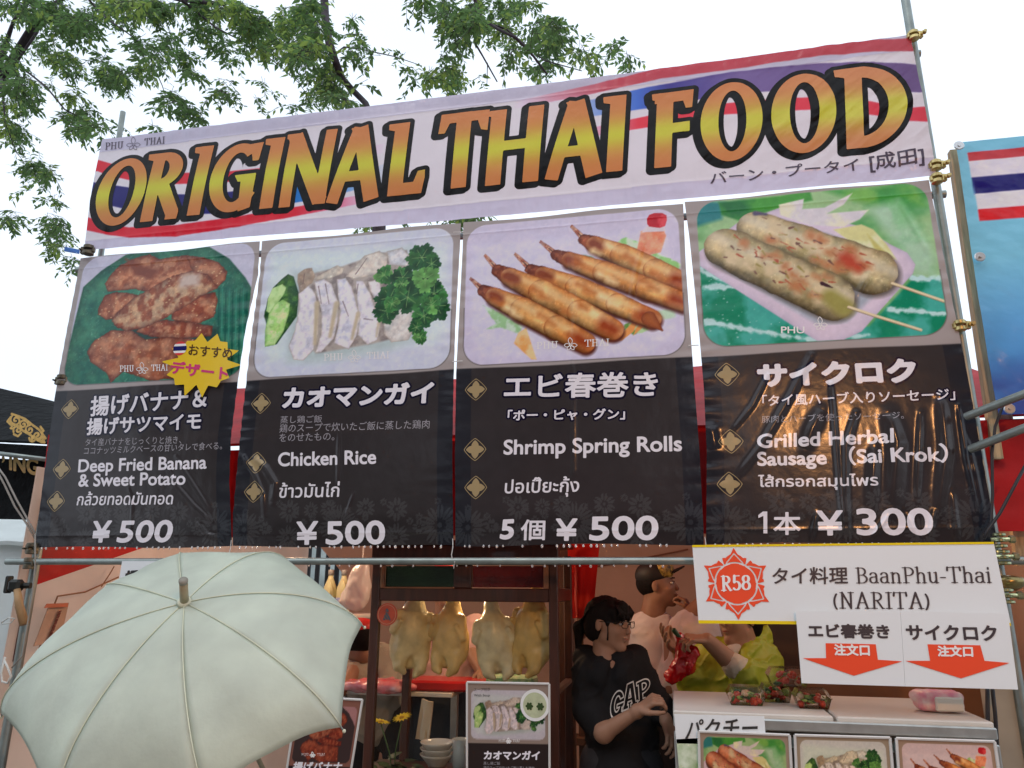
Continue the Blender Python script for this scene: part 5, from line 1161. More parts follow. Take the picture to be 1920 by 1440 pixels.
# back wall with a window-like opening at its left end
wx0, wx1, wz0 = W(552, 1110, YB).x, W(648, 1110, YB).x, W(600, 1125, YB).z
opn = [W(556, 1020, YB), W(596, 1020, YB), W(618, 1046, YB), W(640, 1072, YB), W(648, 1120, YB), W(556, 1120, YB)]
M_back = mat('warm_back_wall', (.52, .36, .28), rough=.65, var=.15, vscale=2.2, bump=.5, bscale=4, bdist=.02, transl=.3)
o0, o1, o2, o3, o4, o5 = opn
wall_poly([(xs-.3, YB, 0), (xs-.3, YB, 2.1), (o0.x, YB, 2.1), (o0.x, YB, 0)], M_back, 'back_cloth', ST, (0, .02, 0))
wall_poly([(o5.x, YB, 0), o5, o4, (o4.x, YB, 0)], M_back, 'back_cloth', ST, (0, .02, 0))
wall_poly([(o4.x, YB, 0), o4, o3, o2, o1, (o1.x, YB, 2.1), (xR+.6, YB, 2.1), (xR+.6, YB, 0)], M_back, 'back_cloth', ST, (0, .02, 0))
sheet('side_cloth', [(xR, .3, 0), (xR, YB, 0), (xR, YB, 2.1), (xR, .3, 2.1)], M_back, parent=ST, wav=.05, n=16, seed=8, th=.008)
m = MB(); m.tube([W(1118, 1062, YB-.03), W(1200, 1048, YB-.03), W(1290, 1030, YB-.03)], .006, 6); m.build('wall_seam', mat('seam', (.20, .10, .06), rough=.8), ST)
M_dkpost = mat('dark_fence_post', (.015, .016, .02), rough=.5)
fb = empty('black_railing', W(600, 1110, 3.1), 'black vertical railing bars seen through the opening behind the umbrella', 'railing')
for px_ in (566, 583, 600, 619, 636):
    a, b = W(px_, 1000, 3.1), W(px_, 1150, 3.1); MB().box((a.x, 3.1, (a.z+b.z)/2), (.034, .03, a.z-b.z), 0, .004).build('bar', M_dkpost, fb)
MB().box((W(600, 1000, 3.1).x, 3.1, W(600, 1138, 3.1).z), (.5, .04, .05)).build('rail', M_dkpost, fb)
tag(MB().box((-3.6, 5.0, 1.5), (2.6, .1, 3.0)).build('pale_partition', mat('pale_partition', (.50, .58, .56), rough=.7, var=.5, vscale=3), None), 'pale board seen behind the black railing bars', 'board')

# bulbs hanging inside the stall
M_bulb = mat('lit_bulb', (1, .62, .30), rough=.4, var=0, emit=9)
def bulb(loc, W_, label, r=.03, col=(1, .68, .42)):
    e = empty('bulb_lamp', loc, label, 'lamp', 'lit bulbs hung in the stall')
    MB().ball(loc, (r, r, r*1.2), 14, 10).build('bulb', M_bulb, e, True)
    MB().lathe((loc[0], loc[1], loc[2]+r*1.1), [(.014, 0), (.016, .02), (.013, .045)], 12).build('socket', M_cable, e, True)
    MB().tube([(loc[0], loc[1], loc[2]+.05), (loc[0], loc[1], loc[2]+(.5 if r > .02 else .10))], .003, 6).build('flex', M_cable, e)
    ld = bpy.data.lights.new('bulb_light', 'POINT'); ld.energy = W_; ld.color = col; ld.shadow_soft_size = r*1.6
    lo = bpy.data.objects.new('bulb_light', ld); C.objects.link(lo); lo.parent = e; lo.location = (0, 0, -.06-r)
BULBS = [((-2.0, 1.0, 2.02), 15), ((-.75, .95, 2.02), 14), ((.75, .55, 2.0), 6.5)]
for i, (l, p) in enumerate(BULBS): bulb(l, p, ['lit warm bulb under the red roof above the umbrella side', 'lit warm bulb under the red roof above the hanging chickens', 'lit warm bulb under the red roof above the glass counter'][i])
bulb((W(870, 1080, .45).x, .46, W(870, 1080, .45).z), 3.2, 'small lit bulb hidden in the top of the poultry cabinet', r=.016)
bulb((1.35, -4.1, 2.95), 160, 'lit warm bulb across the aisle whose glow streaks the sausage banner', r=.05, col=(1, .44, .15))

# ---------------------------------------------------------------- R58 sign and the two order signs
YS = -.10; PSG = Plane(YS)
M_board = mat('white_sign_board', pc(208, 212, 222), rough=.4, var=.03, vscale=2, spec=.5)
SG = empty('stall_name_sign', W(1580, 1168, YS), 'white board with red R58 lotus emblem and yellow edges, hanging at the right', 'sign')
def board(name, P, y, th, m, parent):
    V = [W(a, b, y) for a, b in P]; n = len(V); V2 = [v+Vector((0, th, 0)) for v in V]
    return mk(name, V+V2, [tuple(range(n))[::-1], tuple(range(n, 2*n))]+[(i, (i+1) % n, (i+1) % n+n, i+n) for i in range(n)], m, parent)
board('panel', [(1310, 1168), (1896, 1173), (1863, 1016), (1298, 1022)], YS, .012, M_board, SG)
I_ye = ink('yellow_edge', (232, 190, 40)); I_or = mat('emblem_red', pc(226, 74, 46), rough=.4, var=.03); I_tx = mat('sign_text_ink', pc(62, 56, 60), rough=.4, var=.03)
board('edge_strip', [(1298, 1026), (1864, 1020), (1863, 1016), (1298, 1022)], YS-.0015, .001, I_ye, SG)
board('edge_strip', [(1310, 1169), (1896, 1174), (1895, 1168), (1309.5, 1163)], YS-.0015, .001, I_ye, SG)
ec = PSG.q(1380, 1094); R = .114
def emb(x, z):
    u, v = (x-ec[0])/R, (z-ec[1])/R; r = np.hypot(u, v); th = np.arctan2(v, u)
    f = r-.56
    for k in range(6):
        a = math.radians(90+60*k); c_, s_ = math.cos(a), math.sin(a); uu, vv = u*c_+v*s_, -u*s_+v*c_
        big = poly_sd(uu, vv, [(.55, -.30), (.66, -.32), (.78, -.20), (.84, -.10), (1.03, 0), (.84, .10), (.78, .20), (.66, .32), (.55, .30)])
        a2 = a+math.radians(30); c_, s_ = math.cos(a2), math.sin(a2); u2, v2 = u*c_+v*s_, -u*s_+v*c_
        sm = np.minimum(poly_sd(u2, v2, [(.60, -.035), (.68, -.14), (.78, -.13), (.80, -.06), (.66, -.02), (.54, -.0)]), poly_sd(u2, v2, [(.60, .035), (.68, .14), (.78, .13), (.80, .06), (.66, .02), (.54, 0)]))
        tri = np.minimum(np.minimum(seg_d(uu, vv, (.86, 0), (.56, .26))[0], seg_d(uu, vv, (.86, 0), (.56, -.26))[0]), 9)-.018
        inner = poly_sd(uu, vv, [(.72, 0), (.53, .13), (.53, -.13)])
        f = np.minimum(f, np.maximum(big, -tri)); f = np.minimum(f, sm)
    ring = np.abs(r-.595)-.022
    return np.maximum(f, -ring)*R
sdf_shape(PSG, emb, (ec[0]-R*1.1, ec[1]-R*1.1), (ec[0]+R*1.1, ec[1]+R*1.1), I_or, SG, 'lotus_emblem', .0015, .0014)
I_w2 = mat('sign_white', pc(222, 216, 226), rough=.4, var=.02)
serif_text(PSG, 'R58', (1352, 1107), (1408, 1105), (1351, 1081), I_w2, SG, .0012, .003, .2, .07)
lettering(PSG, 'タイ料理', (1448, 1096), (1590, 1095), (1448, 1064), I_tx, SG, bold=.0009, off=.0018, cell=.0015)
serif_text(PSG, 'BaanPhu-Thai', (1604, 1093), (1860, 1092), (1602, 1065), I_tx, SG, .0015, .0018, .13, .05)
serif_text(PSG, '(NARITA)', (1560, 1140), (1746, 1141), (1559, 1111), I_tx, SG, .0015, .0018, .13, .05)
for k, (P, tx, lab, aw) in enumerate((
    ([(1503, 1281), (1697, 1287), (1688, 1146), (1492, 1146)], ('エビ春巻き', (1516, 1196), (1669, 1198), (1514, 1169)), 'left of two white order signs with red down arrow, for shrimp rolls', [(1548, 1206), (1642, 1208), (1646, 1237), (1692, 1240), (1601, 1267), (1505, 1234), (1549, 1234)]),
    ([(1697.5, 1287), (1909, 1293), (1890, 1150), (1688.5, 1146)], ('サイクロク', (1700, 1200), (1871, 1202), (1697, 1171)), 'right of two white order signs with red down arrow, for sausages', [(1739, 1208), (1838, 1210), (1846, 1239), (1893, 1243), (1802, 1272), (1697, 1239), (1744, 1239)]))):
    y2 = YS-.02; pl = Plane(y2); e = empty('order_sign', W(P[0][0]+90, 1284, y2), lab, 'sign', 'two paper order signs with red arrows')
    board('paper', P, y2, .003, M_board, e); st_, b0, b1, t0 = tx
    lettering(pl, st_, b0, b1, t0, I_tx, e, bold=.0017, off=.0015, cell=.0015)
    V = [W(a_, b_, y2-.0015) for a_, b_ in aw]; mk('arrow', V, [tuple(range(len(V)))], I_or, e)
    cx = (aw[0][0]+aw[1][0])/2; lettering(pl, '注文口', (cx-31, 1229 if k == 0 else 1231), (cx+36, 1230 if k == 0 else 1232), (cx-32, 1207 if k == 0 else 1210), I_w2, e, bold=.0014, off=.003, cell=.0018)
PH = Plane(-.035); hs = empty('paper_notice', W(300, 1100, -.035), 'white paper with bold black Japanese letters hung from the rail behind the umbrella', 'notice')
board('paper', [(220, 1104), (395, 1108), (400, 1052), (229, 1052)], -.035, .002, M_board, hs)
lettering(PH, '揚げ', (232, 1097), (282, 1093), (236, 1070), mat('notice_black', (.02, .02, .02), rough=.5), hs, bold=.004, off=.0015, cell=.002)

# ---------------------------------------------------------------- printed food cards
M_card = mat('card_print', attr=True, rough=.35, var=.03, vscale=4, spec=.5)
def food_card(i, P, y, label, name='food_card', y_img=0.0, title=None, res=.0028, warm=(1, 1, 1), recolor=None, group=None):
    """a board with the same photograph as menu banner i, P = px corners bl, br, tr, tl"""
    e = empty(name, W((P[0][0]+P[1][0])/2, P[0][1], y), label, 'card', group)
    cr4 = [D0.q(*p) for p in FRPX[i]]; fx0 = (cr4[0][0]+cr4[2][0])/2; fx1 = (cr4[1][0]+cr4[3][0])/2; fz1 = (cr4[0][1]+cr4[1][1])/2; fz0 = (cr4[2][1]+cr4[3][1])/2
    bl, br, tr, tl = [np.array(W(a_, b_, y)) for a_, b_ in P]
    nu, nv = 150, 110; U, V_ = np.meshgrid(np.linspace(0, 1, nu), np.linspace(0, 1, nv), indexing='ij')
    mx_ = .05; v0 = y_img; x = fx0+(fx1-fx0)*((U.ravel()-mx_)/(1-2*mx_)); z = fz0+(fz1-fz0)*((V_.ravel()-v0-.03)/(1-v0-.09))
    c = Canvas(x, z, (150, 140, 134)); c.c[V_.ravel() < v0] = (48, 40, 40)
    sdr = rrect(x, z, fx0, fx1, fz0, fz1, .07); c.clip = np.clip(.5-sdr/.006, 0, 1)*(V_.ravel() > v0+.01); c.fr = [(fx0-.01, fz0-.01), (fx1+.01, fz0-.01), (fx1+.01, fz1+.01), (fx0-.01, fz1+.01)]
    FOOD[i](c); Uq, Vq = U.ravel()[:, None], V_.ravel()[:, None]
    G = (bl*(1-Uq)+br*Uq)*(1-Vq)+(tl*(1-Uq)+tr*Uq)*Vq; G[:, 1] -= .002
    if recolor: recolor(c.c)
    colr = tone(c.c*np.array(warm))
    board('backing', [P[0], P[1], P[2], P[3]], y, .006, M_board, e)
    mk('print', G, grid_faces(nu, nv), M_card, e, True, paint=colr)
    fr_ = MB(); th = .005
    for p, q in ((bl, br), (br, tr), (tr, tl), (tl, bl)): fr_.tube([Vector(p)+Vector((0, -.003, 0)), Vector(q)+Vector((0, -.003, 0))], .0045, 6)
    fr_.build('border', mat('clear_plastic_edge', (.62, .62, .60), rough=.25, var=.05), e); return e
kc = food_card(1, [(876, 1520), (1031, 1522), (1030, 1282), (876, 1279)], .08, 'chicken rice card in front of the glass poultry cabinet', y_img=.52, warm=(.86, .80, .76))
PK2 = Plane(.078)
lettering(PK2, 'カオマンガイ', (907, 1424), (1012, 1425), (908, 1407), I_white, kc, bold=.0014, off=.002, cell=.0018)
lettering(PK2, '蒸し鶏ご飯', (907, 1434), (938, 1434), (907, 1428), I_grey, kc, off=.002)
lettering(PK2, '鶏のスープで炊いたご飯に蒸した鶏肉', (907, 1442), (1002, 1443), (907, 1436), I_grey, kc, off=.002)
lettering(PK2, 'スープ付き', (889, 1296), (919, 1295), (889, 1290), I_dark, kc, off=.003); lettering(PK2, 'With Soup', (889, 1307), (919, 1307), (889, 1301), I_dark, kc, off=.003)
logo(PK2, 935, 975, 1391, 5, I_lg, kc, 0, .003)
V = []; q = W(1003, 1322, .076)
MB().lathe(q, [(.001, 0), (.052, .0), (.054, .001), (.054, .002)], 24, Matrix.Rotation(math.pi/2, 3, 'X')).build('printed_soup_bowl', mat('bowl_print', pc(206, 206, 204), rough=.4, var=.05), kc)
Pbw = Plane(.0755); sdf_shape(Pbw, lambda x, z: np.hypot(x-q.x, z-q.z)-.043, (q.x-.05, q.z-.05), (q.x+.05, q.z+.05), mat('soup_print', pc(172, 178, 146), rough=.4, var=.25, vscale=30), kc, 'printed_soup', .002, .003)
for sg in (-1, 1): sdf_shape(Pbw, lambda x, z: np.hypot(x-q.x-sg*.02, z-q.z+.004)-.013*(.7+.4*np.abs(np.cos(3*np.arctan2(z-q.z+.004, x-q.x-sg*.02)))), (q.x-.05, q.z-.03), (q.x+.05, q.z+.03), mat('herb_print', pc(52, 70, 40), rough=.4), kc, 'printed_herb', .003, .002)
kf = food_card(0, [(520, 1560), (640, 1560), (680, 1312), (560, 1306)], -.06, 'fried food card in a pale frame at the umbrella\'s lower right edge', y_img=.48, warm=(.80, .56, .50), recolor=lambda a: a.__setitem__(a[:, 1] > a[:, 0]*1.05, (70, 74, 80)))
PK3 = Plane(-.062); lettering(PK3, '揚げバナナ', (548, 1446), (640, 1446), (552, 1428), I_white, kf, bold=.0012, off=.002, cell=.0018); logo(PK3, 566, 610, 1417, 5, I_lg, kf, 0, .003)

# ---------------------------------------------------------------- glass counter at the right
GC = empty('glass_counter', (.5, .1, 0), 'white topped glass counter holding food cards at the lower right', 'counter')
cz = W(1500, 1341, -.08).z; cx0, cx1 = W(1262, 1335, -.08).x, W(1862, 1346, -.08).x
M_wtop = mat('white_laminate', (.62, .60, .55), rough=.4, var=.12, vscale=4); M_alu = mat('brushed_aluminium', (.55, .58, .56), rough=.32, metal=.85, var=.15, vscale=20)
yb_ = .42
MB().box(((cx0+cx1)/2-.23, (yb_-.08)/2, cz-.012), (cx1-cx0-.46, yb_+.08, .024), 0, .004).build('top', M_wtop, GC); MB().box((cx1-.225, (yb_-.08)/2, cz-.012), (.45, yb_+.08, .024), 0, .004).build('top', M_wtop, GC)
MB().box(((cx0+cx1)/2, -.09, cz-.03), (cx1-cx0, .02, .034), 0, .004).build('front_rail', M_alu, GC)
MB().box(((cx0+cx1)/2+.14, -.06, cz-.085), (cx1-cx0-.28, .012, .03), 0, .003).build('inner_rail', M_alu, GC)
for x_ in (cx0+.012, cx1-.012): MB().box((x_, -.09, cz/2-.03), (.024, .024, cz-.06), 0, .003).build('upright', M_alu, GC)
for x_ in (cx0+.012, cx1-.012): MB().box((x_, yb_-.02, cz/2-.03), (.024, .024, cz-.06), 0, .003).build('upright', M_alu, GC)
M_glass = pane_mat('clear_glass')
MB().box(((cx0+cx1)/2, -.105, cz-.35), (cx1-cx0-.03, .004, .58)).build('glass_pane', M_glass, GC)
MB().box((cx0+.006, .16, cz-.35), (.004, .46, .58)).build('glass_pane', M_glass, GC)
MB().tube([(cx0+.045, -.085, cz-.03), (cx0+.058, -.09, cz-.15), (cx0+.066, -.09, cz-.5)], .005, 8).build('corner_seal', mat('bright_seal', (.8, .82, .75), rough=.2, coat=1), GC, True)  # pale curved strip imitating the light reflected in the front glass
MB().box(((cx0+cx1)/2, .16, .28), (cx1-cx0-.02, .48, .56), 0, .01).build('base_cabinet', M_wtop, GC); MB().box(((cx0+cx1)/2, .16, .70), (cx1-cx0-.06, .44, .012)).build('shelf', M_wtop, GC)
MB().box(((cx0+cx1)/2, yb_-.03, cz-.3), (cx1-cx0-.05, .01, .5)).build('back_panel', mat('dark_panel', (.10, .07, .05), rough=.5), GC)
SPAL[:] = [(158, 78, 52), (96, 40, 28), (196, 120, 84), (214, 160, 130)]
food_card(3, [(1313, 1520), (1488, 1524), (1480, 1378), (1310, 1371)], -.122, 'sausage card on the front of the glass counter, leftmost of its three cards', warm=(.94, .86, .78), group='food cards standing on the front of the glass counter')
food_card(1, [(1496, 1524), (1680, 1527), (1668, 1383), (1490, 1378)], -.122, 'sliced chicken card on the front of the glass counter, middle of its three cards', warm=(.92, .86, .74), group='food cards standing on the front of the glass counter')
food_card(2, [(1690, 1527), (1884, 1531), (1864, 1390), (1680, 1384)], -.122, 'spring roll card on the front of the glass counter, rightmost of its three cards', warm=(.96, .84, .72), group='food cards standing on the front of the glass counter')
pk = empty('herb_sign', W(1340, 1440, -.098), 'white paper sign with brush style Japanese letters and green leaves at the counter\'s left end', 'sign')
board('paper', [(1278, 1560), (1300, 1560), (1300, 1372), (1436, 1378), (1433, 1342), (1266, 1338)], -.098, .002, M_board, pk) if False else None
board('paper', [(1268, 1394), (1437, 1397), (1433, 1343), (1264, 1339)], -.113, .002, M_board, pk)
board('leaf_photo', [(1284, 1560), (1312, 1560), (1308, 1384), (1268, 1386)], -.113, .002, mat('herb_photo', pc(120, 150, 90), rough=.4, var=0, col2=pc(206, 214, 196), vscale=26), pk)
PKc = Plane(-.114); lettering(PKc, 'パクチー', (1284, 1388), (1419, 1384), (1288, 1349), mat('sign_black', (.03, .03, .03), rough=.5), pk, bold=.0009, off=.001, cell=.002)
# salad boxes
M_clear = pane_mat('clear_plastic_box', (.98, .98, .96), .3, .08)
M_gl, M_gd, M_tom, M_crm = mat('lettuce', (.28, .42, .10), rough=.5, var=.5, vscale=60), mat('dark_herb', (.04, .12, .03), rough=.5, var=.4, vscale=60), mat('tomato', (.55, .06, .03), rough=.3, var=.3, vscale=40), mat('cream_food', (.60, .42, .28), rough=.5, var=.3, vscale=50)
def saladbox(px_, py_, y, wpx, lab, dz=0, seed=0):
    q = W(px_, py_, y); sx = wpx*.0022; q = Vector((q.x, y, cz+dz)); e = empty('salad_box', q, lab, 'food box', 'clear boxes of salad on the counter')
    w_, d_, h_ = sx/2*.92, .05, .034
    def shell(z0, z1, w0, d0, w1, d1, th=.0012):
        V = []
        for (ww, dd, zz) in ((w0, d0, z0), (w1, d1, z1), (w1-th, d1-th, z1), (w0-th, d0-th, z0+th)):
            for a_, b_ in ((-1, -1), (1, -1), (1, 1), (-1, 1)): V.append(q+Vector((a_*ww, b_*dd, zz)))
        Fq = [(3, 2, 1, 0)] if z1 > z0 else [(0, 1, 2, 3)]
        for k in range(3):
            for i in range(4): Fq.append((k*4+i, k*4+(i+1) % 4, (k+1)*4+(i+1) % 4, (k+1)*4+i))
        Fq.append((12, 13, 14, 15)); return V, Fq
    V, Fq = shell(.001, h_, w_*.82, d_*.82, w_, d_); mk('tray', V, Fq, M_clear, e)
    V, Fq = shell(h_+.026, h_+.002, w_*.80, d_*.80, w_*1.02, d_*1.02); mk('lid', V, Fq, M_clear, e)
    MB().box(q+Vector((0, -d_, h_+.001)), (w_*2.08, .006, .003)).build('rim', M_clear, e)
    g = random.Random(seed); piles = {0: MB(), 1: MB(), 2: MB(), 3: MB()}
    for i in range(46):
        k = g.choice([0, 0, 1, 2, 2, 3]); c_ = q+Vector((g.uniform(-.7, .7)*w_, g.uniform(-.7, .7)*d_, .008+g.random()*.034)); r = .007+g.random()*.011
        M = Matrix.Rotation(g.random()*6, 3, 'Z') @ Matrix.Rotation(g.random()*3, 3, 'X')
        piles[k].ball(c_, (r, r*.8, r*(.25 if k < 2 else .7)), 6, 4, M)
    for k, nm in enumerate(('lettuce', 'herb', 'tomato', 'filling')): piles[k].build(nm, (M_gl, M_gd, M_tom, M_crm)[k], e, True)
saladbox(1398, 1318, .12, 62, 'clear salad box at the left end of the group on the white counter', seed=1)
saladbox(1455, 1318, .22, 50, 'clear salad box lying behind, under the raised box on the white counter', seed=2)
saladbox(1478, 1300, .14, 66, 'clear salad box raised on top of the others on the white counter', dz=.062, seed=3)
saladbox(1522, 1318, .10, 56, 'clear salad box at the right end of the group on the white counter', seed=4)
tb = empty('tissue_pack', W(1755, 1334, .1), 'pink and white packet of tissues on the counter\'s right end', 'packet')
q = W(1760, 1318, .1); q.z = cz+.035
M_pink = mat('pink_print', (.70, .18, .28), rough=.35, var=0, col2=(.80, .70, .62), vscale=24)
V, Q = nets([('c', (q+Vector((-.05, sy*.02, sz*.012)), q+Vector((.05, sy*.02, sz*.012)), .02, .02), .008) for sy in (-1, 1) for sz in (-1, 1)]+[('c', (q+Vector((-.065, 0, .012)), q+Vector((-.045, 0, .0)), .022, .03), .015)], .005, noise=lambda p: (fbm(p[..., 0]*40, p[..., 1]*40, p[..., 2]*40)-.5)*.010); mk('wrapper', V, Q, M_pink, tb, True)
MB().box(q+Vector((.020, -.036, -.006)), (.085, .02, .044), 0, .008).build('end_flap', mat('cream_plastic', (.70, .68, .60), rough=.35), tb)
# right-hand post behind the cables
o = MB().box((W(1895, 1380, .05).x, .08, .72), (.10, .06, 1.44), 0, .006).build('stall_post', mat('beige_post', (.40, .36, .28), rough=.6, var=.2, vscale=6), None); tag(o, 'beige grey post at the right end of the glass counter', 'post')
kt = MB(); kt.lathe(W(1890, 1090, .02), [(.02, -.03), (.045, -.015), (.05, .0), (.045, .012), (.015, .02)], 14); tag(kt.build('brass_cap', mat('dull_brass', (.30, .24, .10), rough=.3, metal=.9), None, True), 'dull brass cap hanging by the red tent right of the name sign', 'fitting')

# ---------------------------------------------------------------- wooden poultry cabinet
CB = empty('poultry_cabinet', W(870, 1500, .25), 'dark wooden glass fronted cabinet with green and red top panes, chickens hanging inside', 'cabinet')
YC, DC = .22, .42
M_dw = mat('dark_red_wood', (.060, .018, .010), rough=.45, var=.4, vscale=5, bump=.2, bscale=40, stretch=(12, 12, 1.5), coat=.2)
def cx_(p, py_=1250): return W(p, py_, YC).x
def cz_(p): return W(870, p, YC).z
xl, xr = cx_(689, 1240), cx_(1047, 1240); zt = cz_(1036)-.0; zbt = .80
def cbox(name, x0, x1, z0, z1, y0=YC, y1=None, m=M_dw, ch=.004): return MB().box(((x0+x1)/2, (y0+(y1 or y0+.035))/2, (z0+z1)/2), (abs(x1-x0), (y1 or y0+.035)-y0, abs(z1-z0)), 0, ch).build(name, m, CB)
pw = .036
cbox('post', xl, xl+pw, zbt, zt); cbox('post', xr-pw, xr, zbt, zt); cbox('post', xl, xl+pw, zbt, zt, YC+DC); cbox('post', xr-pw, xr, zbt, zt, YC+DC)
cbox('top_rail', xl-.004, xr+.004, zt-.05, zt+.03, YC-.006, YC+.04); cbox('middle_rail', xl+pw, xr-pw, cz_(1128), cz_(1103)); cbox('mullion', cx_(846), cx_(880), cz_(1103), zt-.05)
cbox('bottom_rail', xl+pw, xr-pw, zbt, zbt+.05); cbox('side_rail', xr-pw+.002, xr-.002, cz_(1128), cz_(1103), YC+.035, YC+DC); cbox('side_rail', xr-pw+.002, xr-.002, cz_(1300), cz_(1290), YC+.035, YC+DC)
cbox('roof_board', xl-.01, xr+.01, zt+.03, zt+.05, YC-.01, YC+DC+.04); cbox('floor_board', xl, xr, zbt-.02, zbt, YC, YC+DC+.03)
def tint(name, c_): return mat(name, c_, rough=.12, var=0, col2=tuple(v*.35 for v in c_), vscale=9, trans=.35, bump=.3, bscale=200)
cbox('green_pane', cx_(713), cx_(845), cz_(1101), cz_(1061), YC+.012, YC+.018, tint('green_glass', (.015, .045, .015)), 0); cbox('red_pane', cx_(882), cx_(1020), cz_(1101), cz_(1061), YC+.012, YC+.018, tint('red_glass', (.20, .012, .008)), 0)
cbox('pane_bead', cx_(708), cx_(713), cz_(1103), cz_(1060), YC-.004, YC+.01, mat('lighter_wood', (.22, .09, .04), rough=.5, var=.3), .001); cbox('pane_bead', cx_(1020), cx_(1030), cz_(1103), cz_(1060), YC-.004, YC+.01, None or MATS['lighter_wood'], .001)
cbox('pane_bead', cx_(713), cx_(845), cz_(1104), cz_(1101), YC-.004, YC+.01, MATS['lighter_wood'], .001)
cbox('glass_pane', xl+pw-.004, xr-pw+.004, zbt+.05, cz_(1128), YC+.014, YC+.018, M_glass, 0)
MB().tube([(xl+.02, YC+.22, cz_(1120)), (xr-.02, YC+.22, cz_(1120))], .008, 10).build('hanging_rail', M_alu, CB, True)
q = W(726, 1152, YC-.001); m = Matrix.Rotation(math.pi/2, 3, 'X')
s_ = MB().lathe(q, [(.044, -.001), (.044, .001)], 28, m).build('round_sticker', mat('orange_red_sticker', (.50, .08, .04), rough=.4, var=.2, vscale=30), CB)
PQ = Plane(YC-.003)
def fig(x, z):
    u, v = (x-q.x)/.04, (z-q.z)/.04
    f = np.minimum(np.hypot(u, v-.38)-.2, poly_sd(u, v, [(-.45, -.62), (-.2, .1), (0, .25), (.2, .1), (.45, -.62), (0, -.5)]))
    return np.maximum(f, .10-np.abs(np.mod(u*3.1+v*2.3, 1)-.5))*.04
sdf_shape(PQ, fig, (q.x-.04, q.z-.04), (q.x+.04, q.z+.04), mat('sticker_grey', (.10, .12, .13), rough=.4), s_, 'sticker_figure', .001, .0018)
line_art(PQ, [[(q.x+.038*math.cos(t/20*6.283), q.z+.038*math.sin(t/20*6.283)) for t in range(21)]], .0014, mat('sticker_pale', (.55, .25, .15), rough=.4), s_, 'sticker_ring', .001, .0014)
# chickens
def chicken(px_, py_, h_px, lab, tone, rot, seed, y=.42, tilt=0):
    q = W(px_, py_, y); k = h_px*.00248/.30; M = np.array(Matrix.Rotation(rot, 3, 'Z') @ Matrix.Rotation(tilt, 3, 'Y'))
    P = lambda a, b, c_: np.array(q)+k*(M@np.array([a, b, c_]))
    pr = [('e', (P(0, 0, -.035), (.092*k, .075*k, .105*k), M), .02), ('e', (P(0, -.01, .05), (.078*k, .06*k, .085*k), M), .04), ('c', (P(0, 0, .09), P(0, .01, .17), .05*k, .034*k), .03),
          ('c', (P(-.05, -.03, -.085), P(-.045, -.05, -.125), .036*k, .026*k), .02), ('c', (P(-.045, -.05, -.125), P(-.022, -.06, -.145), .02*k, .014*k), .012),
          ('c', (P(.05, -.03, -.085), P(.048, -.05, -.13), .036*k, .026*k), .02), ('c', (P(.048, -.05, -.13), P(.030, -.06, -.155), .02*k, .014*k), .012),
          ('c', (P(-.07, -.025, .085), P(-.088, -.035, .02), .025*k, .02*k), .012), ('c', (P(-.088, -.035, .02), P(-.070, -.06, .06), .017*k, .012*k), .006),
          ('c', (P(.07, -.025, .085), P(.088, -.035, .01), .025*k, .02*k), .012), ('c', (P(.088, -.035, .01), P(.066, -.06, .055), .017*k, .012*k), .006),
          ('-e', (P(0, -.07, -.12), (.014*k, .03*k, .04*k), M), .01)]
    e = empty('hanging_chicken', q, lab, 'chicken', 'plucked chickens hanging in the cabinet')
    V, Q = nets(pr, .0055, noise=lambda p: (vn(p[..., 0]*45, p[..., 2]*45, p[..., 1]*45+seed)-.5)*.005); mk('carcass', V, Q, tone, e, True)
    MB().tube([P(0, 0, .15), P(.005, 0, .19), P(0, 0, .21), (q.x, y+.02, cz_(1118))], .003, 6).build('hook', M_alu, e, True)
def chm(n, c_): return mat(n, c_, rough=.3, var=.25, vscale=18, bump=.15, bscale=160, coat=.3, transl=.15)
chicken(771, 1192, 116, 'pale yellow plucked chicken hanging beside the round sticker, first from the left', chm('chicken_skin_a', (.82, .68, .36)), .5, 1, tilt=.1)
chicken(846, 1196, 108, 'golden yellow plucked chicken hanging second from the left', chm('chicken_skin_b', (.84, .60, .24)), -.3, 2)
chicken(928, 1204, 108, 'palest plucked chicken with folded wing, third from the left', chm('chicken_skin_c', (.84, .76, .50)), .25, 3, tilt=-.12)
chicken(1000, 1190, 118, 'deep yellow plucked chicken hanging against the right post of the cabinet', chm('chicken_skin_d', (.84, .60, .22)), -.5, 4, tilt=.05)
M_tbl = mat('worn_table_top', (.30, .22, .16), rough=.5, var=.3, vscale=6)
T_ = empty('side_table', ((xl+xr)/2, .35, 0), 'dark table carrying the wooden poultry cabinet', 'table')
MB().box(((xl+xr)/2, .38, .755), (xr-xl+.3, .85, .03), 0, .004).build('top', M_tbl, T_)
for sx in (xl-.1, xr+.1):
    for sy in (0.0, .75): MB().box((sx, sy, .37), (.04, .04, .74)).build('leg', M_dw, T_)
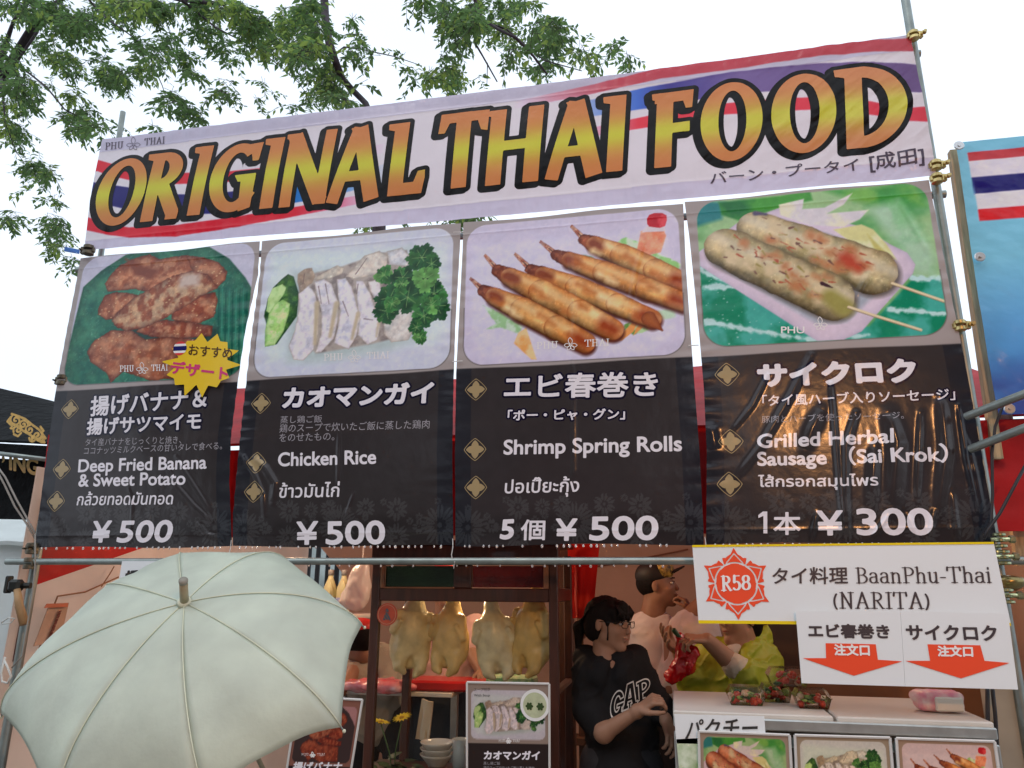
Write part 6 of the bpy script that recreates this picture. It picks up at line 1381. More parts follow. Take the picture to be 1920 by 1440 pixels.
# things behind and beside the chickens
sb = empty('tray_shelf', W(760, 1300, .75), 'white board with a red tray, crossing behind the cabinet glass', 'shelf')
zsh = W(760, 1300, .72).z
MB().box((W(740, 1300, .8).x, .85, zsh), (.62, .3, .02), 0, .003).build('board', M_wtop, sb)
for dx in (-.28, .28): MB().box((W(740, 1300, .8).x+dx, .85, zsh/2), (.03, .03, zsh-.01)).build('leg', M_alu, sb)
o = MB().box((W(850, 1285, .75).x, .82, zsh+.035), (.42, .2, .045), .04, .012).build('red_tray', mat('red_plastic', (.50, .02, .02), rough=.25, var=.15), None); tag(o, 'red plastic tray lying on the white board behind the chickens', 'tray')
q = W(712, 1284, .72)
V, Q = nets([('e', (np.array(q)+[0, 0, 0], (.15, .09, .03)), .02), ('e', (np.array(q)+[.09, -.02, -.005], (.09, .07, .026)), .02), ('e', (np.array(q)+[-.12, 0, -.01], (.09, .06, .02)), .02)], .009, noise=lambda p: (fbm(p[..., 0]*30, p[..., 1]*30, p[..., 2]*30)-.5)*.03)
o = mk('plastic_wrap', V, Q, mat('pink_white_wrap', (.75, .45, .45), rough=.2, var=0, col2=(.72, .08, .12), vscale=14, coat=.6), None, True); tag(o, 'crumpled pink and white plastic wrap on the board left of the tray', 'wrap')
o = MB().box((W(960, 1275, .62).x, .62, W(960, 1275, .62).z), (.21, .1, .04), -.08, .008).build('food_carton', mat('green_white_carton', (.62, .66, .40), rough=.4, var=0, col2=(.05, .30, .12), vscale=22), None); tag(o, 'small green and cream carton behind the chicken rice card', 'carton')
tw = sheet('hanging_towel', [W(781, 1384, .5), W(806, 1392, .5), W(812, 1316, .5), W(792, 1310, .5)], mat('cream_towel', (.55, .45, .32), rough=.9, var=.1, bump=.4, bscale=60), 'cream towel hanging in the dark lower part of the cabinet', 'towel', wav=.03, n=10)
# flowers
fp = empty('flower_pot', W(735, 1440, .33), 'pot of two yellow daisies with dark green leaves inside the cabinet foot', 'plant')
M_pet = mat('yellow_petal', (.90, .72, .03), rough=.5, var=.2, vscale=60, transl=.2); M_stem = mat('green_stem', (.06, .14, .04), rough=.5); M_lf = mat('dark_green_leaf', (.025, .07, .02), rough=.45, var=.4, vscale=30)
base = W(738, 1470, .33)
for k, (px_, py_, tl) in enumerate(((714, 1354, .5), (754, 1346, .15))):
    c_ = W(px_, py_, .33); fl = MB().ball(c_, (.012, .012, .008), 10, 6).build('flower_head', mat('flower_centre', (.55, .33, .03), rough=.8), fp, True)
    pm = MB(); Mx = Matrix.Rotation(.5-tl, 3, 'X') @ Matrix.Rotation(tl-.3, 3, 'Y')
    for r_i, nn in ((.040, 14), (.028, 10)):
        for i in range(nn):
            a_ = i/nn*6.283+r_i*30; d = Vector((math.cos(a_), math.sin(a_), .10)); s2 = Vector((-math.sin(a_), math.cos(a_), 0))*.006
            P0 = [c_+Mx@(d*.008), c_+Mx@(d*r_i*.5+s2+Vector((0, 0, .003))), c_+Mx@(d*r_i), c_+Mx@(d*r_i*.5-s2+Vector((0, 0, .003)))]
            pm.add(P0+[p-Vector((0, 0, .0012)) for p in P0], [(0, 1, 2, 3), (7, 6, 5, 4), (0, 4, 5, 1), (1, 5, 6, 2), (2, 6, 7, 3), (3, 7, 4, 0)])
    pm.build('petals', M_pet, fl); MB().tube([c_-Vector((0, 0, .005)), c_*.5+base*.5+Vector((.01*(1-2*k), 0, 0)), base], .0025, 6).build('stem', M_stem, fp, True)
lm = MB(); g = random.Random(5)
for i in range(34):
    a_ = g.random()*6.283; L_ = .04+g.random()*.045; o_ = base+Vector((g.uniform(-.07, .07), g.uniform(-.05, .05), g.uniform(-.05, .085))); d = Vector((math.cos(a_), math.sin(a_)*.7, g.uniform(-.1, .7))).normalized(); s2 = d.cross(Vector((0, 0, 1))).normalized()*L_*.32; n_ = Vector((0, 0, -.25*L_))
    P0 = [o_, o_+d*L_*.35+s2, o_+d*L_*.75+s2*.7+n_*.5, o_+d*L_+n_, o_+d*L_*.75-s2*.7+n_*.5, o_+d*L_*.35-s2]; mid = o_+d*L_*.5-Vector((0, 0, .004))
    lm.add(P0+[mid], [(0, 1, 6), (1, 2, 6), (2, 3, 6), (3, 4, 6), (4, 5, 6), (5, 0, 6)])
o = lm.build('foliage', M_lf, fp, True); o['kind'] = 'stuff'
MB().lathe((base.x, base.y, base.z-.19), [(.05, 0), (.07, .13), (.074, .14), (.066, .14), (.06, .12)], 20).build('pot', mat('clay_pot', (.20, .10, .06), rough=.7), fp, True)
# crockery
M_por = mat('white_crockery', (.62, .64, .62), rough=.2, var=.08, coat=.4)
for k, (px_, py_, r, n) in enumerate(((820, 1400, .07, 3), (862, 1405, .032, 1))):
    q = W(px_, py_, .36)
    for i in range(n):
        m = MB(); zz = q.z-.02+i*.022-(.05 if n == 3 else .0)
        if n == 3: m.lathe((q.x, q.y, zz), [(r*.5, 0), (r*.55, .006), (r*.9, .035), (r, .045), (r*.96, .045), (r*.85, .035), (r*.5, .012)], 28)
        else: m.lathe((q.x, q.y, zz-.06), [(r*.8, 0), (r*.9, .03), (r, .12), (r*.93, .12), (r*.8, .01)], 24)
        tag(m.build('bowl' if n == 3 else 'cup', M_por, None, True), ['bottom bowl of the white stack inside the cabinet foot', 'middle bowl of the white stack inside the cabinet foot', 'top bowl of the white stack inside the cabinet foot'][i] if n == 3 else 'tall white cup with a pink top beside the bowl stack', 'bowl' if n == 3 else 'cup', 'white bowls stacked in the cabinet' if n == 3 else None)
# detergent bottles and plastic bag on a hidden ledge
o = MB().box((W(640, 1150, 1.5).x, 1.5, W(640, 1150, 1.5).z-.01), (.5, .25, .02), 0, .003).build('ledge', M_wtop, None); tag(o, 'narrow white ledge under the two pale yellow bottles', 'shelf')
zl = W(640, 1150, 1.5).z
for k, (px_, lab) in enumerate(((618, 'pale yellow jug bottle with grey cap, left one of the pair by the umbrella'), (643, 'pale yellow jug bottle with grey cap, right one of the pair by the umbrella'))):
    e = empty('detergent_bottle', (W(px_, 1120, 1.45).x, 1.45, zl), lab, 'bottle', 'pale yellow bottles behind the umbrella'); x_ = e.location.x
    m = MB(); m.lathe((x_, 1.45, zl), [(.036, 0), (.04, .01), (.04, .12), (.036, .15), (.016, .2), (.014, .215)], 20)
    m.build('body', mat('yellow_translucent', (.85, .85, .55), rough=.3, transl=.4, var=.05), e, True)
    MB().lathe((x_, 1.45, zl+.215), [(.017, 0), (.017, .03), (.013, .033)], 16).build('cap', mat('grey_cap', (.3, .3, .3), rough=.4), e, True)
    MB().tube([(x_+.01, 1.41, zl+.19), (x_+.028, 1.40, zl+.16), (x_+.03, 1.405, zl+.1)], .006, 8).build('handle', MATS['yellow_translucent'], e, True)
    MB().lathe((x_, 1.45, zl+.03), [(.0408, 0), (.0408, .06)], 20).build('bottle_label', mat('blue_white_label', (.70, .70, .66), rough=.4, var=0, col2=(.04, .10, .45), vscale=25), e, True)
q = np.array(W(670, 1108, 1.1))
V, Q = nets([('e', (q, (.075, .05, .10)), .02), ('e', (q+[.02, 0, .09], (.045, .04, .07)), .03), ('e', (q+[-.02, 0, -.05], (.07, .05, .05)), .02)], .008, noise=lambda p: (fbm(p[..., 0]*28, p[..., 1]*28, p[..., 2]*18)-.5)*.03)
bg = empty('plastic_bag', tuple(q), 'milky crumpled plastic bag hanging left of the wooden cabinet', 'bag'); mk('bag_body', V, Q, mat('milky_plastic', (.82, .80, .78), rough=.25, transl=.3, var=.1, coat=.5), bg, True)
MB().tube([q+[.02, 0, .15], q+[.03, 0, .5]], .004, 6).build('bag_handle', MATS['milky_plastic'], bg)
# red cloths right of the cabinet
sheet('red_hanging_cloth', [W(1070, 1159, .7), W(1112, 1160, .7), W(1124, 1020, .7), W(1064, 1020, .7)], mat('bright_red_cloth', (.70, .035, .02), rough=.5, var=.1, transl=.35), 'bright red cloth hanging between the cabinet and the woman in black', 'cloth', wav=.03, n=12, th=.004)
tag(MB().box((W(1058, 1260, 1.0).x, 1.0, .9), (.10, .06, 1.8), 0, .004).build('wooden_rack_post', M_dw, None), 'dark wooden post behind the right side of the cabinet', 'post')
rk = empty('wooden_rack', (W(1082, 1300, 1.3).x, 1.3, 0), 'dark wooden rack with cross boards between cabinet and woman in black', 'rack')
for px_ in (1062, 1090): MB().box((W(px_, 1300, 1.3).x, 1.3, .8), (.03, .03, 1.6), 0, .002).build('upright', mat('brown_wood', (.12, .055, .03), rough=.6, var=.3, vscale=8), rk)
for z_ in (1.55, 1.3, 1.05, .8): MB().box((W(1076, 1300, 1.3).x, 1.3, z_), (.12, .12, .035), 0, .002).build('cross_board', MATS['brown_wood'], rk)
# dark boxes at the back right
for k, (px_, py_, w_, h_, d, cc, lab) in enumerate(((1478, 1230, .62, .62, 1.55, (.085, .06, .05), 'dark brown covered stack behind the person in the green jacket'), (1620, 1330, .7, .30, 1.2, (.30, .16, .09), 'warm brown box behind the salad boxes'), (1745, 1330, .45, .30, 1.3, (.26, .15, .09), 'brown box behind the tissue packet'))):
    q = W(px_, py_, d); t_ = q.z+h_*.45
    o = MB().box((q.x+.05, d+.25, t_/2), (w_, .5, t_), 0, .02).build('storage_box', mat('box_brown_%s' % 'abc'[k], cc, rough=.6, var=.25, vscale=3, bump=.3, bscale=10), None); tag(o, lab, 'box')

# ================================================================ people
A_ = lambda v: np.array(v, float)
M_skin = mat('skin_tan', (.30, .165, .105), rough=.5, var=.10, vscale=14, bump=.1, bscale=200, spec=.4)
M_skin2 = mat('skin_pale', (.40, .24, .155), rough=.5, var=.10, vscale=14, bump=.1, bscale=200, spec=.4)
M_hair = mat('black_hair', (.010, .008, .008), rough=.6, spec=.15, var=.5, vscale=30, bump=.8, bscale=60, stretch=(14, 14, 1.2), bdist=.004)
M_eye = mat('eye_white', (.6, .56, .52), rough=.3); M_iris = mat('dark_iris', (.015, .01, .01), rough=.15)
M_lip = mat('lip', (.36, .13, .10), rough=.5)
def head(c, f, u, s):
    """c centre of the head, f facing, u up, s head height; returns prims and the frame"""
    c, f, u = A_(c), A_(f), A_(u); u = u/np.linalg.norm(u); f = f-u*(f@u); f = f/np.linalg.norm(f); r = np.cross(f, u)
    M = np.stack([r, f, u], 1); P = lambda a, b, d: c+s*(r*a+f*b+u*d)
    pr = [('e', (P(0, -.07, .12), (.325*s, .40*s, .37*s), M), .01), ('e', (P(0, .10, -.08), (.265*s, .28*s, .34*s), M), .05*s), ('c', (P(0, .10, -.22), P(0, .27, -.40), .17*s, .085*s), .08*s),
          ('c', (P(-.17, .02, -.25), P(0, .25, -.4), .10*s, .07*s), .08*s), ('c', (P(.17, .02, -.25), P(0, .25, -.4), .10*s, .07*s), .08*s),
          ('e', (P(-.14, .24, -.10), (.09*s, .09*s, .09*s), M), .06*s), ('e', (P(.14, .24, -.10), (.09*s, .09*s, .09*s), M), .06*s),
          ('-e', (P(-.135, .40, .035), (.075*s, .06*s, .045*s), M), .05*s), ('-e', (P(.135, .40, .035), (.075*s, .06*s, .045*s), M), .05*s),
          ('c', (P(0, .345, .06), P(0, .43, -.10), .028*s, .038*s), .03*s), ('e', (P(0, .415, -.125), (.055*s, .045*s, .03*s), M), .02*s),
          ('e', (P(0, .36, -.225), (.08*s, .04*s, .022*s), M), .02*s), ('e', (P(0, .35, -.275), (.065*s, .04*s, .025*s), M), .02*s),
          ('e', (P(-.33, -.05, -.02), (.025*s, .07*s, .12*s), M), .02*s), ('e', (P(.33, -.05, -.02), (.025*s, .07*s, .12*s), M), .02*s)]
    return pr, P, M
def face_bits(P, M, s, par, lips=True):
    for sg in (-1, 1):
        o = MB().ball(P(sg*.135, .335, .035), (.055*s, .035*s, .032*s), 12, 8, Matrix(M.tolist())).build('eye', M_eye, par, True)
        MB().ball(P(sg*.13, .366, .032), (.026*s, .008*s, .026*s), 10, 6, Matrix(M.tolist())).build('iris', M_iris, o, True)
        MB().tube([P(sg*.07, .385, .13), P(sg*.14, .375, .15), P(sg*.21, .32, .13)], [.008*s, .014*s, .005*s], 6).build('eyebrow', M_hair, par, True)
        MB().tube([P(sg*.075, .36, .05), P(sg*.135, .375, .072), P(sg*.195, .335, .05)], .006*s, 5).build('eyelid', M_hair, par, True)
    if lips: MB().tube([P(-.08, .365, -.248), P(0, .402, -.243), P(.08, .365, -.248)], [.004*s, .014*s, .004*s], 6).build('lips', M_lip, par, True)
def hand(w_, d, n, k=1.0, side=1, curl=.5, spread=.15, thumb=.6, curls=None):
    """wrist, direction, palm normal; five fingers of different lengths, thumb from the side of the palm"""
    w_, d, n = A_(w_), A_(d), A_(n); d = d/np.linalg.norm(d); n = n-d*(n@d); n = n/np.linalg.norm(n); s = np.cross(d, n)*side
    pr = []
    for i in range(4):
        t = (i-1.5); b = w_+k*(d*.082+s*t*.0195); pr.append(('c', (w_+k*(d*.01+s*t*.011), b, .013*k, .0105*k), .010*k))
        L_ = (.078, .086, .080, .062)[::1][i]*k; dd = d+s*t*spread*.5; dd = dd/np.linalg.norm(dd); p = b; c_ = curls[i] if curls else curl*(1+.12*i); ang = 0
        for j, (fr_, ra) in enumerate(((.45, .0092), (.32, .0082), (.23, .0072))):
            ang += c_*(.7, 1.0, .8)[j]; q = p+L_*fr_*(dd*math.cos(ang)+n*math.sin(ang)); pr.append(('c', (p, q, ra*k, ra*.9*k), .003*k)); p = q
    b = w_+k*(d*.022-s*.022); t1 = b+k*(.036*(d*.75-s*.62+n*.35)); t2 = t1+k*.030*(d*.9-s*(.35-thumb*.3)+n*(.4+thumb*.4)); t3 = t2+k*.024*(d*.9+s*.1*thumb+n*(.4+thumb*.5))
    for a, b_, ra, rb in ((b, t1, .015, .012), (t1, t2, .011, .010), (t2, t3, .0098, .0078)): pr.append(('c', (a, b_, ra*k, rb*k), .004*k))
    return pr
def join_nets(parts):
    V = []; Q = []; n = 0
    for v, q in parts: V.append(v); Q.append(q+n); n += len(v)
    return np.concatenate(V), np.concatenate(Q)
def folds(sc, amp, seed=0):
    """cloth: soft swells with sharper creases running across them"""
    def f(p):
        x, y, z = p[..., 0], p[..., 1], p[..., 2]; a = fbm(x*sc+z*sc*.6+seed, z*sc*.5-x*sc*.3, y*sc*.6+seed, 3); r = 1-np.abs(2*fbm(x*sc*1.1-z*sc*.7, z*sc*.9+seed*3, y*sc, 2)-1)*2.2
        return -(amp*(a-.5)*2+amp*.9*np.clip(r, -.5, 1)**3)
    return f
def legs_prims(x, y, zh, w_=.1, dx=0):
    k = 1.0 if zh > .91 else .72
    return [('e', ((x, y, zh), (.19*k, .14*k, .15*k)), .05)]+[q for sg in (-1, 1) for q in (('c', ((x+sg*w_, y, zh-.05), (x+sg*(w_+.01), y-.02, zh*.52), .10*k, .07*k), .04), ('c', ((x+sg*(w_+.01), y-.02, zh*.52), (x+sg*(w_+.02), y+.02, .10), .066*k, .05*k), .03))]
def shoes(x, y, w_, m, par):
    for sg in (-1, 1):
        V, Q = nets([('c', ((x+sg*w_, y+.03, .045), (x+sg*(w_+.02), y-.13, .035), .045, .035), .02)], .012); mk('shoe', V, Q, m, par, True)
M_trou = mat('dark_trousers', (.015, .015, .018), rough=.8, var=.3, vscale=10, bump=.3, bscale=120)
M_shoe = mat('dark_shoe', (.03, .028, .03), rough=.5)

# ---- woman in the black hoodie
Yw = .35; w = lambda a, b, dy=0: A_(W(a, b, Yw+dy))
WO = empty('person', (w(1165, 1300)[0], Yw, 0), 'woman in black hoodie and glasses looking right, black ponytail, between cabinet and counter', 'person')
hs_ = .208; hp, P, M = head(w(1143, 1170, .02), (.88, -.44, -.10), (.06, .0, 1), hs_)
neck = [('c', (P(0, -.12, -.25), w(1134, 1246, .02), .042, .052), .02), ('c', (w(1138, 1240, -.0), w(1150, 1252, -.035), .045, .028), .02)]
wr = w(1196, 1333, -.17); el_ = w(1132, 1374, -.12)
h1 = hand(wr, w(1232, 1306, -.19)-wr, (.25, .35, -.7), .88, 1, .95, .06, .5)
parts = [nets(hp+neck, .0045), nets([('c', (el_, wr, .033, .020), .015), ('c', (w(1122, 1330, -.02), el_, .036, .037), .015)]+[('c', (wr, wr+(h1[0][1][1]-wr)*.2, .027, .022), .01)]+h1, .0042)]
wr2 = w(1249, 1352, -.05); h2 = hand(wr2, (.25, -.55, -.5), (-.3, .1, -.6), .9, -1, .6, .1); parts.append(nets([('c', (w(1240, 1328, .0), wr2, .032, .025), .015)]+h2, .0042))
zc = w(1160, 1440)[2]
parts.append(nets([('e', (w(1160, 1300, .03), (.12, .07, .15)), .02), ('c', (w(1160, 1330, .02), (w(1165, 1430, .02)[0], Yw, .95), .09, .09), .03)]+legs_prims(w(1165, 1440)[0], Yw, .9, .06), .014))
V, Q = join_nets(parts); bd = mk('body', V, Q, M_skin, WO, True); face_bits(P, M, hs_, WO)
M_hood = mat('black_jersey', (.009, .009, .010), rough=.85, var=.3, vscale=12, bump=.4, bscale=150, spec=.25)
cl = [('e', (w(1158, 1296, .02), (.124, .10, .15)), .03), ('c', (w(1118, 1272, .02), w(1196, 1270, .04), .056, .056), .04), ('e', (w(1165, 1380, .02), (.134, .11, .17)), .04), ('-e', (w(1149, 1243, -.075), (.028, .035, .030)), .012), ('c', (w(1104, 1230, .05), w(1128, 1252, -.05), .034, .030), .02), ('c', (w(1184, 1232, .05), w(1166, 1254, -.055), .032, .028), .02), ('c', (w(1168, 1400, .02), (w(1168, 1440)[0], Yw+.01, .86), .125, .155), .04),
      ('c', (w(1100, 1264, .0), w(1106, 1330, -.02), .058, .056), .03), ('c', (w(1106, 1330, -.02), w(1133, 1368, -.08), .062, .058), .03),
      ('c', (w(1206, 1272, .04), w(1234, 1322, .03), .052, .046), .03), ('c', (w(1240, 1322, .03), w(1243, 1340, -.01), .048, .042), .02),
      ('c', (w(1098, 1236, .07), w(1140, 1252, .11), .045, .05), .04), ('c', (w(1140, 1252, .11), w(1195, 1234, .06), .05, .038), .04), ('c', (w(1098, 1236, .07), w(1122, 1268, -.06), .04, .026), .03), ('c', (w(1195, 1236, .05), w(1164, 1272, -.07), .036, .024), .03)]
V, Q = nets(cl, .0065, folds(11, .008, 1)); hood = mk('hoodie', V, Q, M_hood, WO, True)
V, Q = nets([(k_, tuple(a_) if k_ == 'c' else (a_[0], tuple(v*.72 for v in a_[1])), s_) for k_, a_, s_ in legs_prims(w(1165, 1440)[0], Yw, .92, .06)], .015, folds(6, .005)); mk('trousers', V, Q, M_trou, WO, True); shoes(w(1165, 1440)[0], Yw, .08, M_shoe, WO)
V, Q = nets([('c', (w(1142, 1252, -.015), w(1160, 1252, -.02), .030, .024), .01)], .005); mk('shirt_collar', V, Q, mat('pale_green_shirt', (.33, .36, .30), rough=.8), WO, True)
s = hs_
hair = [('e', (P(0, -.10, .15), (.360*s, .44*s, .375*s), M), .01), ('c', (P(-.12, .30, .22), P(-.10, .375, .06), .06*s, .03*s), .03*s), ('c', (P(.10, .30, .22), P(.09, .375, .06), .06*s, .03*s), .03*s), ('e', (P(0, -.24, -.03), (.33*s, .30*s, .36*s), M), .05*s), ('c', (P(0, .26, .30), P(0, .355, .13), .15*s, .05*s), .06*s), ('c', (P(-.2, .2, .25), P(-.22, .26, .06), .11*s, .05*s), .05*s), ('c', (P(.2, .2, .25), P(.22, .26, .06), .11*s, .05*s), .05*s),
        ('-e', (P(0, .42, -.16), (.30*s, .36*s, .26*s), M), .02*s), ('-e', (P(.36, .02, -.05), (.10*s, .12*s, .16*s), M), .02*s), ('-e', (P(0, .12, -.45), (.3*s, .3*s, .16*s), M), .03*s),
        ('c', (P(0, -.52, .02), P(.02, -.68, -.12), .085*s, .12*s), .03*s), ('c', (P(.02, -.68, -.12), P(.05, -.66, -.55), .12*s, .055*s), .04*s), ('c', (P(.3, .14, .05), P(.27, .13, -.28), .03*s, .012*s), .03*s)]
V, Q = nets(hair, .0055, lambda p: (vn(p[..., 0]*70, p[..., 1]*70, p[..., 2]*9)-.5)*.008); mk('hair', V, Q, M_hair, WO, True)
hb = MB(); g_ = random.Random(4)
for i in range(34):   # ragged fringe and loose strands
    a_ = -.26+.52*i/33; hb.tube([P(a_, .27, .36), P(a_*1.05, .37, .24), P(a_*1.1+.02*g_.random(), .395-abs(a_)*.35, .07+.05*g_.random())], [.016*s, .014*s, .002*s], 5)
for i in range(26):
    a_ = -1.2+2.4*i/25; hb.tube([P(.30*math.sin(a_), .10*math.cos(a_), .46), P(.385*math.sin(a_), -.25, .26), P(.26*math.sin(a_), -.50, .04), P(.07*math.sin(a_), -.60, -.10), P(.06*math.sin(a_)+.03*g_.random(), -.70-.04*g_.random(), -.42-.25*g_.random())], [.006*s, .011*s, .010*s, .010*s, .003*s], 5)
hb.build('hair_strands', M_hair, WO, True)
gm = MB()
for sg in (-1, 1):
    cpt = [P(sg*.14+a*.095, .435-.25*abs(sg*.14+a*.095)**1.5, .02+b*.058) for a, b in ((-1, .7), (-.85, 1), (.85, 1), (1, .7), (1, -.6), (.7, -1), (-.7, -1), (-1, -.6), (-1, .7))]
    gm.tube(cpt, .007*s, 6); gm.tube([P(sg*.235, .41, .05), P(sg*.33, .22, .05), P(sg*.345, -.02, .05)], .007*s, 6)
gm.tube([P(-.045, .44, .03), P(.045, .44, .03)], .006*s, 6); gm.build('glasses', mat('black_frame', (.012, .012, .012), rough=.25), WO, True)
# outlined block letters across the chest, laid on the cloth by projection
bvh = BVHTree.FromPolygons([tuple(v) for v in (np.array([x.co for x in hood.data.vertices])+A_(world_loc(hood)))], [tuple(p.vertices) for p in hood.data.polygons])
def block(ch, X, Z):
    mn = np.minimum
    if ch == 'G': f = np.maximum(el(X, Z, .5, .5, .5, .5), -el(X, Z, .52, .5, .22, .30)); f = np.maximum(f, -poly_sd(X, Z, [(.6, .62), (1.2, .70), (1.2, .42), (.6, .42)])); return mn(f, mn(poly_sd(X, Z, [(.5, .48), (1.05, .48), (1.05, .34), (.5, .34)]), poly_sd(X, Z, [(.72, .45), (.98, .45), (.98, 0), (.72, .05)])))
    if ch == 'A': return mn(mn(poly_sd(X, Z, [(.05, .1), (.33, .1), (.58, 1), (.30, 1)]), poly_sd(X, Z, [(.95, .1), (.67, .1), (.42, 1), (.70, 1)])), mn(poly_sd(X, Z, [(.25, .42), (.75, .42), (.75, .27), (.25, .27)]), mn(poly_sd(X, Z, [(-.05, 0), (.42, 0), (.42, .16), (-.05, .16)]), poly_sd(X, Z, [(.58, 0), (1.05, 0), (1.05, .16), (.58, .16)]))))
    return mn(mn(poly_sd(X, Z, [(.12, 0), (.40, 0), (.40, 1), (.12, 1)]), np.maximum(np.maximum(el(X, Z, .42, .70, .55, .30), -el(X, Z, .42, .70, .28, .14)), .35-X)), mn(poly_sd(X, Z, [(0, 0), (.55, 0), (.55, .16), (0, .16)]), poly_sd(X, Z, [(0, .85), (.4, .85), (.4, 1), (0, 1)])))
VV = []; TT = []; n = 0
for ch, cx0_, cx1_, y0_, y1_, sl in (('G', 1148, 1172, 1338, 1290, 4), ('A', 1170, 1196, 1322, 1276, 1), ('P', 1196, 1220, 1312, 1272, -3)):
    X = np.linspace(-.25, 1.25, 60); Z = np.linspace(-.2, 1.2, 90); gx, gz = np.meshgrid(X, Z, indexing='ij'); f = np.abs(block(ch, gx, gz))-.030
    v, t = msq(X, Z, f); px_ = cx0_+(cx1_-cx0_)*v[:, 0]+sl*(v[:, 1]-.5); py_ = y0_+(y1_-y0_)*v[:, 1]-(v[:, 0]-.5)*10
    pts = []
    for a_, b_ in zip(px_, py_):
        o_ = Vector((0, CAMY, CAMZ)); q_ = W(a_, b_, Yw); hit = bvh.ray_cast(Vector((q_.x, -1.0, q_.z)), Vector((0, 1, 0)))
        pts.append((q_.x, (hit[0].y if hit[0] else Yw-.1)-.0025, q_.z))
    VV.append(np.array(pts)); TT.append(t+n); n += len(pts)
mk('chest_lettering', np.concatenate(VV), np.concatenate(TT), mat('white_stitching', (.62, .62, .60), rough=.8, var=.1), hood)

# ---- man in the patterned cap
Yc = 1.4; c = lambda a, b, dy=0: A_(W(a, b, Yc+dy))
CM = empty('person', (c(1225, 1250)[0], Yc, 0), 'man in black cap with gold pattern and white shirt, facing right with hand at mouth', 'person')
hs_ = .225; hp, P, M = head(c(1235, 1098), (.98, -.12, .16), (-.10, 0, 1), hs_)
parts = [nets(hp+[('c', (P(0, -.12, -.25), c(1224, 1152), .058, .066), .03)], .005)]
wr = c(1298, 1148, -.06); parts.append(nets([('c', (c(1264, 1196, -.06), wr, .038, .025), .02)]+hand(wr, c(1281, 1120, -.05)-wr, (-.8, .2, -.5), .85, -1, .8, .04), .005))
parts.append(nets([('e', (c(1222, 1225), (.11, .07, .13)), .02), ('c', (c(1222, 1260), (c(1222, 1300)[0], Yc, .95), .09, .09), .03)]+legs_prims(c(1222, 1300)[0], Yc, .9), .015))
V, Q = join_nets(parts); mk('body', V, Q, M_skin, CM, True); face_bits(P, M, hs_, CM)
M_wtee = mat('pinkish_white_cotton', (.66, .62, .63), rough=.85, var=.08, bump=.3, bscale=90)
V, Q = nets([('e', (c(1224, 1235), (.115, .11, .21)), .04), ('c', (c(1208, 1170), c(1240, 1168), .062, .058), .04), ('c', (c(1206, 1172), c(1208, 1225, -.03), .062, .055), .03), ('c', (c(1244, 1176), c(1262, 1200, -.06), .055, .05), .03), ('c', (c(1222, 1270), (c(1222, 1300)[0], Yc, .95), .13, .14), .06)], .009, folds(10, .012, 2)); mk('shirt', V, Q, M_wtee, CM, True)
V, Q = nets(legs_prims(c(1222, 1300)[0], Yc, .92), .02); mk('trousers', V, Q, M_trou, CM, True); shoes(c(1222, 1300)[0], Yc, .12, M_shoe, CM); s = hs_
M_cap = mat('black_gold_cap', (.012, .011, .012), rough=.6, var=0, bump=.2, bscale=80)
V, Q = nets([('e', (P(0, -.10, .26), (.37*s, .43*s, .33*s), M), .01), ('-e', (P(0, 0, -.22), (.6*s, .7*s, .34*s), M), .02)], .006); cp_ = mk('cap', V, Q, M_cap, CM, True)
V, Q = nets([('c', (P(-.16, .24, .22), P(-.10, .62, .36), .035*s, .02*s), .1*s), ('c', (P(.16, .24, .22), P(.10, .62, .36), .035*s, .02*s), .1*s), ('c', (P(0, .2, .24), P(0, .66, .38), .04*s, .02*s), .1*s)], .006); mk('cap_brim', V, Q, M_cap, cp_, True)
V, Q = nets([('e', (P(0, .08, .34), (.355*s, .33*s, .27*s), M), .01)], .006, cut=lambda p: -((p-P(0, .12, .3))@(M[:, 1]*.9+M[:, 2]*.3))); mk('cap_front', V, Q, mat('gold_pattern', (.015, .012, .01), rough=.5, var=0, col2=(.62, .42, .08), vscale=60), cp_, True)
V, Q = nets([('e', (P(0, -.12, .08), (.35*s, .41*s, .36*s), M), .01), ('-e', (P(0, .36, -.1), (.5*s, .46*s, .6*s), M), .02), ('-e', (P(.36, -.02, -.05), (.12*s, .12*s, .16*s), M), .02*s)], .006); mk('hair', V, Q, M_hair, CM, True)

# ---- person in a white shirt, head hidden by the name sign
Yd = 1.25; d_ = lambda a, b, dy=0: A_(W(a, b, Yd+dy))
PD = empty('person', (d_(1300, 1250)[0], Yd, 0), 'person in pinkish white shirt with back turned, partly behind the name sign', 'person')
hp, P, M = head(d_(1352, 1106, .02), (.7, .7, -.4), (.45, .2, 1), .215)
V, Q = join_nets([nets(hp+[('c', (P(0, -.12, -.25), d_(1304, 1156), .056, .064), .03)], .006), nets([('e', (d_(1298, 1230), (.11, .07, .13)), .02), ('c', (d_(1262, 1190, -.02), d_(1262, 1290, -.1), .05, .04), .03)]+legs_prims(d_(1300, 1300)[0], Yd+.1, .9), .015)]); mk('body', V, Q, M_skin, PD, True); s = .225
V, Q = nets([('e', (P(0, -.08, .14), (.36*s, .43*s, .38*s), M), .01), ('-e', (P(0, .45, -.1), (.4*s, .3*s, .5*s), M), .02)], .008); mk('hair', V, Q, M_hair, PD, True)
V, Q = nets([('e', (d_(1300, 1205), (.135, .11, .15)), .03), ('e', (d_(1294, 1280), (.13, .11, .2)), .05), ('c', (d_(1276, 1184), d_(1270, 1270, -.08), .055, .05), .03), ('c', (d_(1326, 1180), d_(1336, 1262), .055, .05), .03), ('c', (d_(1290, 1290), (d_(1300, 1300)[0], Yd+.1, .95), .14, .14), .06)], .009, folds(10, .013, 5)); mk('shirt', V, Q, M_wtee, PD, True)
